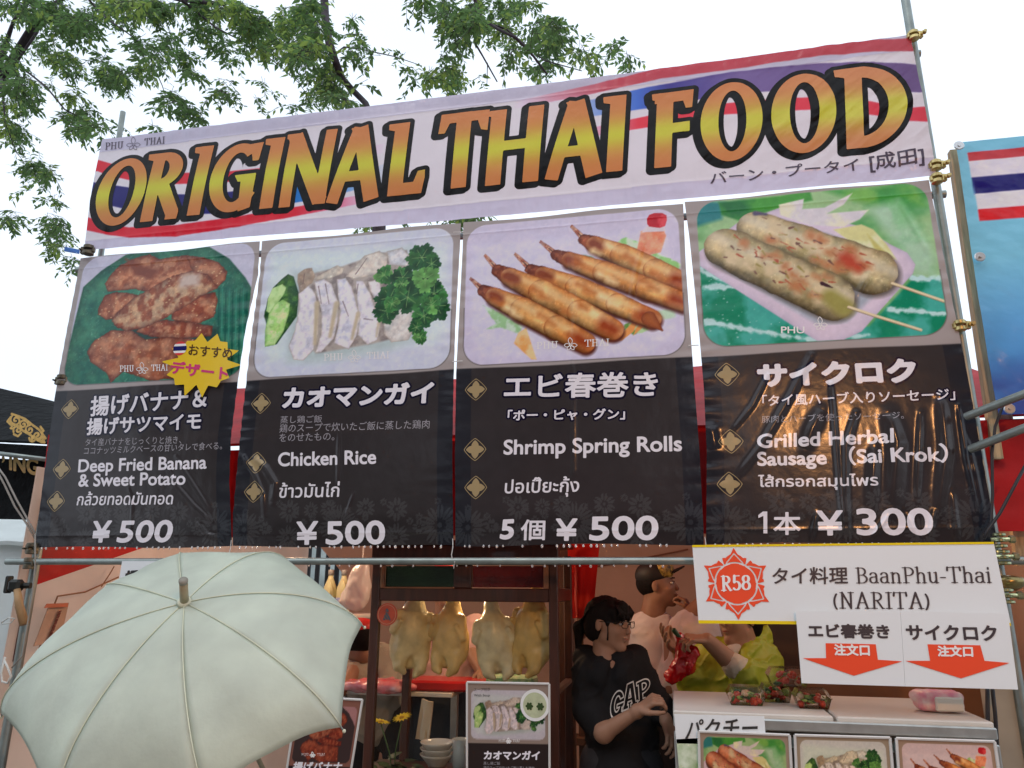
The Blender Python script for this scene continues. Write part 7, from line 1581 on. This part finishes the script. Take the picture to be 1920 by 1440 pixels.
V, Q = nets(legs_prims(d_(1300, 1300)[0], Yd+.1, .92), .02); mk('trousers', V, Q, M_trou, PD, True); shoes(d_(1300, 1300)[0], Yd+.1, .12, M_shoe, PD)

# ---- person in the lime jacket, arms raised
Yg = .85; g_f = lambda a, b, dy=0: A_(W(a, b, Yg+dy))
GP = empty('person', (g_f(1385, 1270)[0], Yg, 0), 'person in lime green jacket holding up a red bag beside the name sign', 'person')
hs_ = .225; hp, P, M = head(g_f(1383, 1160), (-.70, -.62, -.25), (0, .05, 1), hs_)
wrR = g_f(1326, 1200, -.20); el_ = g_f(1392, 1262, -.12)
hR = hand(wrR, g_f(1290, 1196, -.24)-wrR, (-.3, .2, -.9), .98, 1, .75, .1); wrL = g_f(1272, 1222, -.12)
hL = hand(wrL, g_f(1240, 1196, -.20)-wrL, (.4, -.5, .7), .98, -1, .32, .3)
parts = [nets(hp+[('c', (P(0, -.12, -.25), g_f(1388, 1222), .058, .068), .03)], .005), nets([('c', (el_, wrR, .050, .030), .02)]+hR, .0048), nets([('c', (g_f(1290, 1266, .0), wrL, .044, .028), .02)]+hL, .0048)]
parts.append(nets([('e', (g_f(1385, 1275, .02), (.12, .07, .13)), .02), ('c', (g_f(1385, 1290), (g_f(1385, 1300)[0], Yg, .95), .09, .09), .03)]+legs_prims(g_f(1385, 1300)[0], Yg, .9), .015))
V, Q = join_nets(parts); mk('body', V, Q, M_skin2, GP, True); face_bits(P, M, hs_, GP); s = hs_
V, Q = nets([('e', (P(0, -.10, .14), (.37*s, .44*s, .40*s), M), .01), ('e', (P(0, -.25, -.08), (.33*s, .28*s, .36*s), M), .05*s), ('-e', (P(0, .42, -.16), (.30*s, .36*s, .34*s), M), .02*s)], .007); mk('hair', V, Q, M_hair, GP, True)
M_lime = mat('lime_nylon', (.36, .46, .035), rough=.5, var=.12, vscale=6, bump=.4, bscale=25, bdist=.004)
V, Q = nets([('e', (g_f(1383, 1266, .02), (.18, .12, .16)), .05), ('c', (g_f(1334, 1242, .02), g_f(1428, 1236, .03), .062, .070), .05), ('c', (g_f(1380, 1320, .02), (g_f(1385, 1300)[0], Yg, .90), .155, .15), .06),
             ('c', (g_f(1432, 1240, .02), g_f(1422, 1276, -.06), .074, .074), .03), ('c', (g_f(1422, 1276, -.06), g_f(1400, 1265, -.125), .072, .066), .03), ('c', (g_f(1322, 1240, .0), g_f(1300, 1285, -.02), .06, .055), .04), ('c', (g_f(1300, 1285, -.02), g_f(1282, 1262, -.06), .052, .046), .03),
             ('c', (g_f(1350, 1214, .04), g_f(1400, 1226, .12), .035, .045), .03), ('c', (g_f(1400, 1226, .12), g_f(1432, 1190, .08), .05, .040), .03), ('c', (g_f(1432, 1196, .08), g_f(1398, 1226, -.08), .036, .022), .02), ('c', (g_f(1350, 1214, .04), g_f(1366, 1234, -.08), .03, .02), .02)], .0065, folds(13, .012, 7)); mk('jacket', V, Q, M_lime, GP, True)
V, Q = nets([('c', (g_f(1388, 1257, -.135), g_f(1376, 1247, -.15), .056, .050), .01)], .006, folds(20, .005)); mk('inner_cuff', V, Q, mat('sheer_white_cuff', (.66, .62, .48), rough=.5, bump=.3), GP, True)
V, Q = nets([('c', (g_f(1384, 1214, -.03), g_f(1372, 1222, -.055), .035, .03), .02)], .006); mk('shirt_collar', V, Q, mat('white_undershirt', (.62, .60, .55), rough=.8), GP, True)
V, Q = nets(legs_prims(g_f(1385, 1300)[0], Yg, .92), .02); mk('trousers', V, Q, M_trou, GP, True); shoes(g_f(1385, 1300)[0], Yg, .12, M_shoe, GP)
rb = lambda a, b, dy=0: A_(W(a, b, Yg-.22+dy))
V, Q = nets([('c', (rb(1275, 1190), rb(1278, 1228), .012, .022), .01), ('c', (rb(1278, 1228), rb(1262, 1266), .022, .026), .015), ('c', (rb(1262, 1266), rb(1290, 1250), .024, .028), .02), ('c', (rb(1290, 1250), rb(1302, 1222), .026, .02), .015), ('c', (rb(1302, 1222), rb(1284, 1208), .018, .012), .01)], .0055, folds(26, .009, 3))
rbo = empty('red_bag', rb(1278, 1266), 'shiny red plastic bag held up in both hands by the person in green', 'bag'); mk('crumpled_bag', V, Q, mat('shiny_red_plastic', (.50, .008, .012), rough=.22, var=.2, vscale=20, coat=.5), rbo, True)
V, Q = nets([('c', (rb(1264, 1182, -.01), rb(1275, 1196, -.01), .011, .009), .004)], .004); mk('green_tip', V, Q, mat('dark_green_leaf_bundle', (.02, .07, .02), rough=.3), rbo, True)

# ---- cook in a pinkish apron behind the chickens
Yk = 1.15; k_ = lambda a, b, dy=0: A_(W(a, b, Yk+dy))
KP = empty('person', (k_(838, 1260)[0], Yk, 0), 'cook in pale pink top standing behind the hanging chickens', 'person')
hp, P, M = head(k_(838, 1098), (.1, -.98, -.2), (0, .1, 1), .225)
wr = k_(905, 1262, -.2); V, Q = join_nets([nets(hp+[('c', (P(0, -.12, -.25), k_(838, 1150), .058, .066), .03)], .006), nets([('c', (k_(880, 1215, -.05), wr, .042, .028), .02)]+hand(wr, (.3, -.8, -.2), (-.3, 0, -.8), .95, 1, .6), .006),
   nets([('e', (k_(838, 1240), (.11, .07, .15)), .02)]+legs_prims(k_(838, 1300)[0], Yk, .9), .016)]); mk('body', V, Q, M_skin, KP, True); face_bits(P, M, .225, KP); s = .225
V, Q = nets([('e', (P(0, -.08, .14), (.36*s, .43*s, .38*s), M), .01), ('-e', (P(0, .42, -.1), (.3*s, .3*s, .4*s), M), .02)], .008); mk('hair', V, Q, M_hair, KP, True)
V, Q = nets([('e', (P(0, -.05, .3), (.38*s, .45*s, .3*s), M), .02), ('-e', (P(0, .1, -.2), (.6*s, .6*s, .34*s), M), .02)], .008); mk('red_cap', V, Q, mat('red_cap_cloth', (.55, .02, .02), rough=.6), KP, True)
V, Q = nets([('e', (k_(838, 1205), (.15, .12, .12)), .04), ('e', (k_(838, 1265), (.17, .13, .16)), .05), ('c', (k_(785, 1180), k_(790, 1240, -.05), .07, .055), .04), ('c', (k_(893, 1180), k_(885, 1225, -.06), .07, .055), .04)], .009, folds(10, .012, 9)); mk('top', V, Q, mat('pale_pink_top', (.66, .42, .38), rough=.8, var=.1), KP, True)
V, Q = nets([('e', (k_(838, 1350), (.19, .13, .3)), .05)]+legs_prims(k_(838, 1300)[0], Yk, .92), .016, folds(6, .006)); mk('dark_apron', V, Q, M_trou, KP, True); shoes(k_(838, 1300)[0], Yk, .12, M_shoe, KP)

# ---- helper in grey shirt and red cap at the umbrella's edge
Yh = .95; h_ = lambda a, b, dy=0: A_(W(a, b, Yh+dy))
HP = empty('person', (h_(690, 1260)[0], Yh, 0), 'helper in grey shirt and red cap bending between umbrella and cabinet post', 'person')
hp, P, M = head(h_(672, 1204), (-.65, .62, -.45), (-.15, .1, 1), .215)
V, Q = join_nets([nets(hp+[('c', (P(0, -.12, -.25), h_(684, 1236, .05), .055, .062), .03)], .006), nets([('c', (h_(660, 1262, -.1), h_(640, 1296, -.25), .04, .028), .02)]+hand(h_(640, 1296, -.25), (-.2, -.7, -.3), (0, .2, -.8), .95, 1, .6), .006), nets([('e', (h_(698, 1280, .1), (.10, .07, .12)), .02)]+legs_prims(h_(700, 1300)[0], Yh+.15, .9), .016)]); mk('body', V, Q, M_skin, HP, True); face_bits(P, M, .215, HP); s = .215
V, Q = nets([('e', (P(0, -.12, .08), (.36*s, .43*s, .40*s), M), .01), ('-e', (P(0, .46, -.12), (.34*s, .36*s, .44*s), M), .02)], .007); mk('hair', V, Q, M_hair, HP, True)
V, Q = nets([('e', (P(0, -.06, .26), (.39*s, .46*s, .28*s), M), .02), ('-e', (P(0, .05, -.2), (.6*s, .7*s, .36*s), M), .02), ('c', (P(-.1, .3, .2), P(-.05, .62, .22), .03*s, .02*s), .1*s), ('c', (P(.1, .3, .2), P(.05, .62, .22), .03*s, .02*s), .1*s)], .007); mk('red_cap', V, Q, MATS['red_cap_cloth'], HP, True)
V, Q = nets([('e', (h_(698, 1262, .1), (.17, .14, .15)), .05), ('e', (h_(700, 1320, .12), (.18, .13, .2)), .05), ('c', (h_(668, 1240, .05), h_(662, 1268, -.08), .065, .055), .04), ('c', (h_(722, 1246, .1), h_(722, 1290, -.05), .06, .055), .04)], .009, folds(11, .012, 11)); mk('shirt', V, Q, mat('grey_shirt', (.34, .31, .26), rough=.85, var=.1), HP, True)
V, Q = nets(legs_prims(h_(700, 1300)[0], Yh+.15, .92), .02); mk('trousers', V, Q, M_trou, HP, True); shoes(h_(700, 1300)[0], Yh+.15, .12, M_shoe, HP)

# ================================================================ umbrella in front, tilted towards the viewer
YU = -.95
UA = W(346, 1131, YU-.0)                         # where the ribs meet
M_umb = mat('cream_umbrella_cloth', pc(206, 212, 200), rough=.5, var=.13, vscale=7, bump=.3, bscale=45, bdist=.004, transl=.5)
axis = Vector((-.10, -.62, .78)).normalized()    # towards the ferrule
TIPS = [(340, 1038), (545, 1058), (679, 1171), (640, 1363), (388, 1500), (108, 1530), (2, 1338), (200, 1098)]
UM = empty('umbrella', UA, 'open cream umbrella seen from above, in front of the stall at the lower left', 'umbrella')
dome_c = UA
e1 = axis.cross(Vector((0, 0, 1))).normalized(); e2 = e1.cross(axis).normalized()
# a rib tip lies on the cone r = R, h = H below the crown; choose the point of its line of sight at distance R from the shaft
R_, H_ = .50, .20
cam_p = Vector((0, CAMY, CAMZ)); tips = []
for px_, py_ in TIPS:
    d = (W(px_, py_, 0)-cam_p).normalized(); best = None
    for i in range(700):
        t = .9+i*.0025; p = cam_p+d*t; q = p-UA; h = -q.dot(axis); r = (q+axis*h).length
        e = abs(h-H_)*1.0+abs(r-R_)*.6
        if best is None or e < best[0]: best = (e, p, h, r)
    tips.append(best[1])
    print('tip', px_, py_, [round(v, 3) for v in best[1]], 'h %.2f r %.2f' % best[2:])
nr = 18; ng = 12; V = []; rows = []
def ribpt(i, t):
    """rib curve from the crown to tip i"""
    q = tips[i]-UA; h = -q.dot(axis); rad = q+axis*h
    return UA+rad*math.sin(t*math.pi/2*.92)/math.sin(math.pi/2*.92)-axis*h*(1-math.cos(t*math.pi/2*.92))/(1-math.cos(math.pi/2*.92))
n8 = len(TIPS); SCL = [.12, .13, .075, .08, .10, .13, .03, .16]; BOW = [.0, .02, .02, .02, .02, .02, .14, .0]
VV = []; FF = []
for s_ in range(n8):
    base = len(VV)
    for a in range(nr+1):
        t = a/nr
        for b in range(ng+1):
            u = b/ng; tt = t*(1-SCL[s_]*(1-(2*u-1)**2)*t**3); p = ribpt(s_, tt)*(1-u)+ribpt((s_+1) % n8, tt)*u
            bow = (1-(2*u-1)**2); q = p-UA; h = -q.dot(axis); rad = q+axis*h
            p = p+axis*(.016*bow*t*(1.2-t))+rad*(BOW[s_]*bow*t*(1-t*.6))+axis*(.004*math.sin(u*9+s_*2+t*7)*t*bow)
            VV.append(p)
    for a in range(nr):
        for b in range(ng): FF.append((base+a*(ng+1)+b, base+a*(ng+1)+b+1, base+(a+1)*(ng+1)+b+1, base+(a+1)*(ng+1)+b))
cano = mk('canopy', VV, FF, M_umb, UM, True)
sol = cano.modifiers.new('cloth', 'SOLIDIFY'); sol.thickness = .0015
M_rib = mat('cream_seam', pc(204, 206, 184), rough=.5, transl=.2); M_pw = mat('pale_wood', (.36, .31, .20), rough=.45, var=.2, vscale=30)
for i in range(n8):
    MB().tube([ribpt(i, k/16)+axis*.0016 for k in range(17)], .0016, 6).build('seam', M_rib, UM, True)
    MB().tube([ribpt(i, k/16)-axis*.005 for k in range(17)]+[ribpt(i, 1)+(ribpt(i, 1)-ribpt(i, .94)).normalized()*.012], .0022, 6).build('rib', MATS['galvanised_steel'], UM, True)
    MB().ball(ribpt(i, 1)+(ribpt(i, 1)-ribpt(i, .94)).normalized()*.012, .0045, 8, 6).build('tip', M_rib, UM, True)
Mx = Matrix((e1, e2, axis)).transposed()
fd = (W(344, 1094, YU-.055)-UA).normalized()
MB().tube([UA, UA+fd*.085], [.0115, .0105], 14).build('ferrule', M_pw, UM, True)
MB().tube([UA+fd*.085, UA+fd*.093], [.0115, .0115], 14).build('ferrule_cap', mat('grey_cap2', (.25, .24, .2), rough=.5), UM, True)
MB().tube([UA-axis*.0+fd*.004, UA+fd*.012], [.021, .014], 16).build('crown_ring', M_rib, UM, True)
MB().tube([UA, UA-axis*.80], .007, 8).build('shaft', MATS['pale_wood'], UM, True); MB().tube([UA-axis*.80, UA-axis*.92], .013, 10).build('handle', MATS['pale_wood'], UM, True)
# person under the umbrella: only the canopy shows in the photograph, the hand that holds it is below the frame

# ================================================================ trees overhead
M_leaf = mat('tree_leaf_dark', (.125, .225, .075), rough=.5, var=.45, vscale=2, transl=.55); M_leaf2 = mat('tree_leaf_yellow', (.28, .40, .09), rough=.5, var=.4, vscale=3, transl=.5)
M_bark = mat('dark_bark', (.065, .05, .06), rough=.85, var=.4, vscale=14, bump=.6, bscale=30, bdist=.01)
def crop(ox, oy, k, L_): return [(ox+a/k, oy+b/k, c_/k, d/k, dn) for a, b, c_, d, dn in L_]
CL = crop(0, 0, 2.88, [(40, 60, 60, 80, .8), (150, 30, 90, 50, 1), (250, 70, 150, 70, 1.4), (330, 150, 90, 60, 1.2), (230, 260, 90, 60, 1.1), (340, 330, 110, 60, 1.3), (400, 390, 80, 40, 1), (450, 130, 110, 90, 1.1), (560, 60, 90, 60, 1.3),
    (700, 30, 160, 40, 1.6), (680, 120, 90, 60, .9), (860, 60, 140, 60, 1.3), (60, 330, 70, 80, .9), (40, 240, 50, 60, .8), (110, 480, 90, 90, 1), (160, 560, 60, 70, .9), (40, 620, 50, 110, 1), (90, 740, 80, 70, 1.1), (190, 910, 110, 60, 1.2), (270, 960, 60, 40, 1.2), (150, 1040, 30, 20, .5),
    (60, 1180, 60, 40, 1.1), (30, 1220, 30, 30, .9), (290, 1100, 45, 40, .9), (290, 1210, 70, 50, 1), (320, 1280, 60, 60, 1.1), (300, 1350, 70, 40, .9), (390, 1420, 40, 40, .9), (290, 470, 30, 40, .7), (400, 530, 70, 50, .9), (380, 640, 60, 40, .8), (460, 620, 60, 70, 1), (430, 720, 70, 50, 1), (520, 700, 50, 50, 1.1),
    (590, 420, 90, 70, 1.5), (560, 340, 50, 40, 1), (690, 420, 60, 40, 1.3), (620, 470, 80, 30, 1.3), (790, 380, 60, 60, 1.2), (760, 250, 80, 60, .9), (850, 330, 60, 60, 1), (900, 240, 90, 70, .9), (990, 330, 80, 60, 1), (1060, 420, 50, 40, 1), (930, 540, 45, 60, 1), (1000, 600, 70, 60, 1.2), (1060, 650, 50, 50, 1.2), (860, 590, 30, 20, .8),
    (1210, 510, 45, 40, 1.5), (1240, 450, 30, 30, .6), (1110, 180, 90, 80, .9), (1220, 270, 80, 60, 1), (1290, 340, 40, 40, .9), (1080, 60, 140, 60, 1.3), (1260, 50, 120, 50, 1.4), (1370, 140, 110, 80, 1.5), (1480, 230, 120, 70, 1.3), (1560, 120, 110, 80, 1.3), (1660, 60, 80, 60, 1), (1680, 200, 70, 80, 1.2), (1600, 310, 90, 40, 1), (1420, 290, 70, 30, 1), (1320, 290, 50, 30, .8),
    (1650, 420, 25, 60, .5), (1780, 400, 60, 60, 1), (1780, 490, 60, 60, 1.4), (1700, 520, 60, 40, .5), (1590, 590, 45, 20, .8), (1405, 450, 35, 25, .4), (1470, 515, 20, 15, .5), (1380, 550, 12, 10, .5), (330, 640, 20, 30, .4), (830, 690, 30, 12, .5), (640, 700, 30, 20, .4)])
CL += crop(560, 0, 2.8235, [(50, 60, 70, 60, 1.2), (90, 160, 70, 60, 1), (60, 270, 90, 60, 1.2), (130, 300, 40, 40, .9), (60, 380, 40, 50, .4), (160, 400, 55, 50, 1.1), (180, 500, 70, 60, 1.5), (240, 540, 50, 30, 1.2), (50, 560, 60, 30, .6), (290, 120, 35, 25, .9), (300, 200, 40, 40, .6), (270, 310, 40, 50, .8), (350, 250, 40, 30, .8), (390, 300, 30, 20, .7),
    (540, 310, 40, 25, .6), (570, 390, 50, 40, .6), (640, 440, 50, 30, .7), (700, 420, 50, 50, .9), (770, 310, 40, 40, .9), (800, 380, 50, 50, 1.3), (810, 440, 60, 40, 1.4), (350, 460, 30, 40, .4), (620, 20, 80, 30, .9), (760, 30, 80, 50, 1.1), (790, 110, 60, 60, 1.1), (890, 120, 80, 80, 1.5), (940, 60, 60, 60, 1.2), (860, 220, 60, 50, .9), (800, 190, 40, 40, .7), (960, 180, 40, 40, .8), (1050, 50, 80, 60, 1), (1060, 160, 80, 70, 1),
    (1180, 50, 90, 50, 1), (1150, 230, 60, 50, .8), (1110, 300, 50, 40, .9), (1300, 150, 80, 50, 1.1), (1360, 160, 60, 50, 1.1), (1340, 240, 90, 60, 1.6), (1250, 210, 40, 30, .9), (1260, 390, 50, 30, 1.2), (1330, 350, 80, 40, 1.2), (1490, 280, 50, 30, 1), (1560, 310, 40, 40, 1), (1570, 350, 30, 20, 1), (1680, 270, 60, 30, 1), (1730, 320, 50, 30, 1), (940, 440, 40, 20, .7), (1240, 40, 40, 30, .6),
    (390, 1190, 55, 30, 1.3), (350, 1210, 40, 20, 1.1), (540, 1190, 30, 25, .8), (680, 1160, 60, 15, .6), (860, 1140, 90, 25, 1.7), (940, 1140, 60, 30, 1.6)])
BR_L = [([(150, -25), (167, 0), (190, 25), (215, 45), (253, 72), (275, 95)], .014, .004), ([(5, 100), (28, 118), (58, 140), (87, 163), (121, 205), (167, 229), (190, 245)], .014, .005), ([(340, 0), (372, 25), (405, 52), (450, 75)], .016, .006), ([(500, 105), (530, 128), (560, 155), (572, 172)], .006, .003), ([(295, 140), (304, 160), (312, 185)], .006, .003), ([(10, 230), (30, 285), (42, 300)], .006, .003), ([(60, -10), (70, 60), (30, 118)], .02, .014), ([(200, -60), (260, -20), (340, 0), (420, 8)], .03, .02)]
BR_M = [([(612, -90), (608, 0), (610, 35), (617, 80), (630, 118), (642, 148), (660, 168), (686, 194), (706, 240)], .050, .026), ([(630, 100), (645, 88), (680, 93), (740, 106), (790, 123)], .010, .003), ([(880, -40), (893, 10), (903, 35), (935, 55), (967, 71), (1000, 105), (1026, 140)], .020, .010), ([(905, 40), (950, 55), (990, 90), (1020, 113), (1091, 133)], .012, .004), ([(889, 78), (905, 105), (932, 153)], .011, .006), ([(914, 118), (913, 158)], .005, .003), ([(940, 80), (985, 138)], .004, .002), ([(980, 90), (985, 100)], .004, .003)]
def tree(label, base, branches, clusters, seed, Yr, trunk_top):
    g = np.random.default_rng(seed); T = empty('overhanging_tree', base, label, 'tree')
    MB().tube(trunk_top[0], trunk_top[1], 14).build('trunk', M_bark, T, True); off_ = Vector(trunk_top[2])
    bm_ = MB()
    for P_, r0, r1 in branches:
        n = len(P_); y = Yr[0]+(Yr[1]-Yr[0])*.4; pts = [W(a, b, y+.25*math.sin(i*1.3)) for i, (a, b) in enumerate(P_)]
        bm_.tube(pts, [r0+(r1-r0)*i/(n-1) for i in range(n)], 8)
        if (P_[0][1] <= -10 or P_[0][0] <= 10) and r0 < .045: bm_.tube([off_, off_.lerp(pts[0], .5)+Vector((0, 0, .5)), pts[0]], [.07, max(r0, .02), r0], 7)
    V = [[], []]; Fq = [[], []]
    for (px_, py_, rx, ry, dn) in clusters:
        nt_ = max(3, int(rx*ry*dn/19)); yb = Yr[0]+(Yr[1]-Yr[0])*g.random()
        light = g.random() < .22
        for _ in range(nt_):
            a = g.random()*6.283; rr = g.random()**.6*.78; y = yb+(g.random()-.5)*.9; o_ = A_(W(px_+rx*rr*math.cos(a), py_+ry*rr*math.sin(a)-6, y))
            dr = A_((g.normal()*.8, g.normal()*.8, -.25+g.normal()*.3)); dr /= np.linalg.norm(dr); L_ = .09+g.random()*.12; nl = g.integers(6, 10)
            p1 = o_+dr*L_*.5; p2 = o_+dr*L_+A_((0, 0, -.05)); bm_.tube([Vector(o_-dr*.05), Vector(p1), Vector(p2)], .0022, 3, cap=False)
            for i in range(nl):
                t = (i+.5)/nl; c_ = o_+dr*L_*t+A_((0, 0, -.05*t*t)); sd_ = np.cross(dr, (0, 0, 1)); sd_ /= np.linalg.norm(sd_)+1e-6
                ld = dr*.6+sd_*(1 if i % 2 else -1)*.8+A_((g.normal()*.25, g.normal()*.25, -.35+g.normal()*.25)); ld /= np.linalg.norm(ld); ll = .042+g.random()*.05
                wv = np.cross(ld, A_((g.normal()*.4, g.normal()*.4, 1))); wv /= np.linalg.norm(wv)+1e-6; wv *= ll*.23; dn_ = np.cross(ld, wv); dn_ *= .6
                k = 1 if (g.random() < (.55 if light else .12)) else 0; b0 = len(V[k])
                V[k] += [c_, c_+ld*ll*.4+wv, c_+ld*ll*.42-dn_*.25, c_+ld*ll*.4-wv, c_+ld*ll+A_((0, 0, -.006))]
                Fq[k] += [(b0, b0+1, b0+2), (b0, b0+2, b0+3), (b0+1, b0+4, b0+2), (b0+2, b0+4, b0+3)]
    bm_.build('branches', M_bark, T, True)
    for k, nm in ((0, 'crown_foliage'), (1, 'crown_young_foliage')):
        o = mk(nm, np.array(V[k]), np.array(Fq[k]), (M_leaf, M_leaf2)[k], T); o['kind'] = 'stuff'
    print('leaves', seed, len(Fq[0])//4+len(Fq[1])//4)
split = [q for q in CL if q[0] < 585]; mid = [q for q in CL if q[0] >= 585]
yL = 2.2+2.4*.4; yM = 2.4+2.0*.4
tree('large tree whose green crown fills the upper left corner of the sky', (-9.5, 5.0, 0), BR_L, split, 21, (2.2, 4.6), ([(-9.5, 5.0, 0), (-9.3, 4.8, 2.5), (-9.1, 4.5, 5), (-8.6, 4.2, 7.6)], [.26, .21, .17, .11], (-8.6, 4.2, 7.6)))
tm = W(706, 240, yM)
tree('tree with a thick dark bough hanging down behind the middle of the long banner', (tm.x+.1, yM+.1, 0), BR_M, mid, 22, (2.4, 4.4), ([(tm.x+.1, yM+.1, 0), (tm.x+.12, yM+.1, 1.6), (tm.x+.1, yM, 3.6), W(716, 300, yM), tm], [.13, .10, .075, .055, .028], W(612, -260, yM)))

# ================================================================ unseen far side of the aisle, invented so the glossy vinyl mirrors dark shapes
M_far_leaf = mat('far_tree_leaf', (.05, .08, .03), rough=.6, var=.5, vscale=1.5, transl=.2)
for k, (x_, y_, h_, r_) in enumerate(((-9, -13.5, 8.5, 3.0), (-2.6, -14.5, 9.5, 3.3), (4.5, -13, 8.8, 3.0), (10.5, -14, 9.5, 3.2))):  # unseen trees, added as dark shapes for the vinyl to reflect
    t = empty('street_tree', (x_, y_, 0), ['round tree behind the viewer at the far left of the opposite row', 'tallest round tree behind the viewer left of the middle of the opposite row', 'round tree behind the viewer right of the middle of the opposite row', 'round tree behind the viewer at the far right of the opposite row'][k], 'tree', 'trees across the aisle')
    MB().tube([(x_, y_, 0), (x_+.1, y_, h_*.3), (x_, y_+.1, h_*.6)], [.22, .17, .10], 10).build('trunk', M_bark, t, True)
    g = np.random.default_rng(k); n = 5200; u = g.normal(size=(n, 3)); u /= np.linalg.norm(u, axis=1)[:, None]; rad = r_*(.55+.5*g.random(n)**.5)*(.8+.35*fbm(u[:, 0]*2+k, u[:, 1]*2, u[:, 2]*2))
    c_ = np.array([x_, y_, h_*.66])+u*rad[:, None]*np.array([1, 1, 1.05]); a_ = g.normal(size=(n, 3))*.16; b_ = g.normal(size=(n, 3))*.16
    V = np.stack([c_-a_, c_-b_, c_+a_, c_+b_], 1).reshape(-1, 3); o = mk('crown', V, np.arange(4*n).reshape(-1, 4), M_far_leaf, t); o['kind'] = 'stuff'
for k, x_ in enumerate((-5.2, -.6, 4.0)):  # unseen tents, added low down for the vinyl to reflect
    t = empty('market_tent', (x_, -8.6, 0), ['dark green market tent behind the viewer, left of three', 'maroon market tent behind the viewer, middle of three', 'dark blue market tent behind the viewer, right of three'][k], 'tent', 'tents across the aisle')
    mt = mat('tent_cloth_%s' % ('green', 'maroon', 'blue')[k], ((.02, .06, .04), (.09, .015, .015), (.015, .025, .08))[k], rough=.6, bump=.3, bscale=6, bdist=.02)
    for sx in (-2, 2):
        for sy in (-1.4, 1.4): MB().tube([(x_+sx, -8.6+sy, 0), (x_+sx, -8.6+sy, 2.3)], .02, 8).build('pole', M_steel, t, True)
    sheet('roof', [(x_-2.1, -7.1, 2.3), (x_+2.1, -7.1, 2.3), (x_+2.1, -8.6, 3.1), (x_-2.1, -8.6, 3.1)], mt, parent=t, wav=.08, n=14, seed=k); sheet('roof', [(x_-2.1, -10.1, 2.3), (x_+2.1, -10.1, 2.3), (x_+2.1, -8.62, 3.1), (x_-2.1, -8.62, 3.1)], mt, parent=t, wav=.08, n=14, seed=k+4)
    sheet('valance', [(x_-2.1, -7.08, 2.0), (x_+2.1, -7.08, 2.0), (x_+2.1, -7.08, 2.3), (x_-2.1, -7.08, 2.3)], mt, parent=t, wav=.05, n=14, seed=k+8); sheet('back_wall', [(x_-2.1, -10.0, 0), (x_+2.1, -10.0, 0), (x_+2.1, -10.0, 2.3), (x_-2.1, -10.0, 2.3)], mt, parent=t, wav=.1, n=14, seed=k+12)
lp = empty('lamp_stand', (1.35, -4.3, 0), 'thin steel stand behind the viewer that holds a lit bulb', 'stand'); MB().tube([(1.35, -4.3, 0), (1.35, -4.3, 3.45), (1.35, -4.1, 3.47)], .014, 10).build('pole', M_steel, lp, True); MB().lathe((1.35, -4.3, 0), [(.2, 0), (.2, .015), (.02, .04)], 20).build('foot', M_steel, lp)  # stand is unseen, added to carry the bulb across the aisle
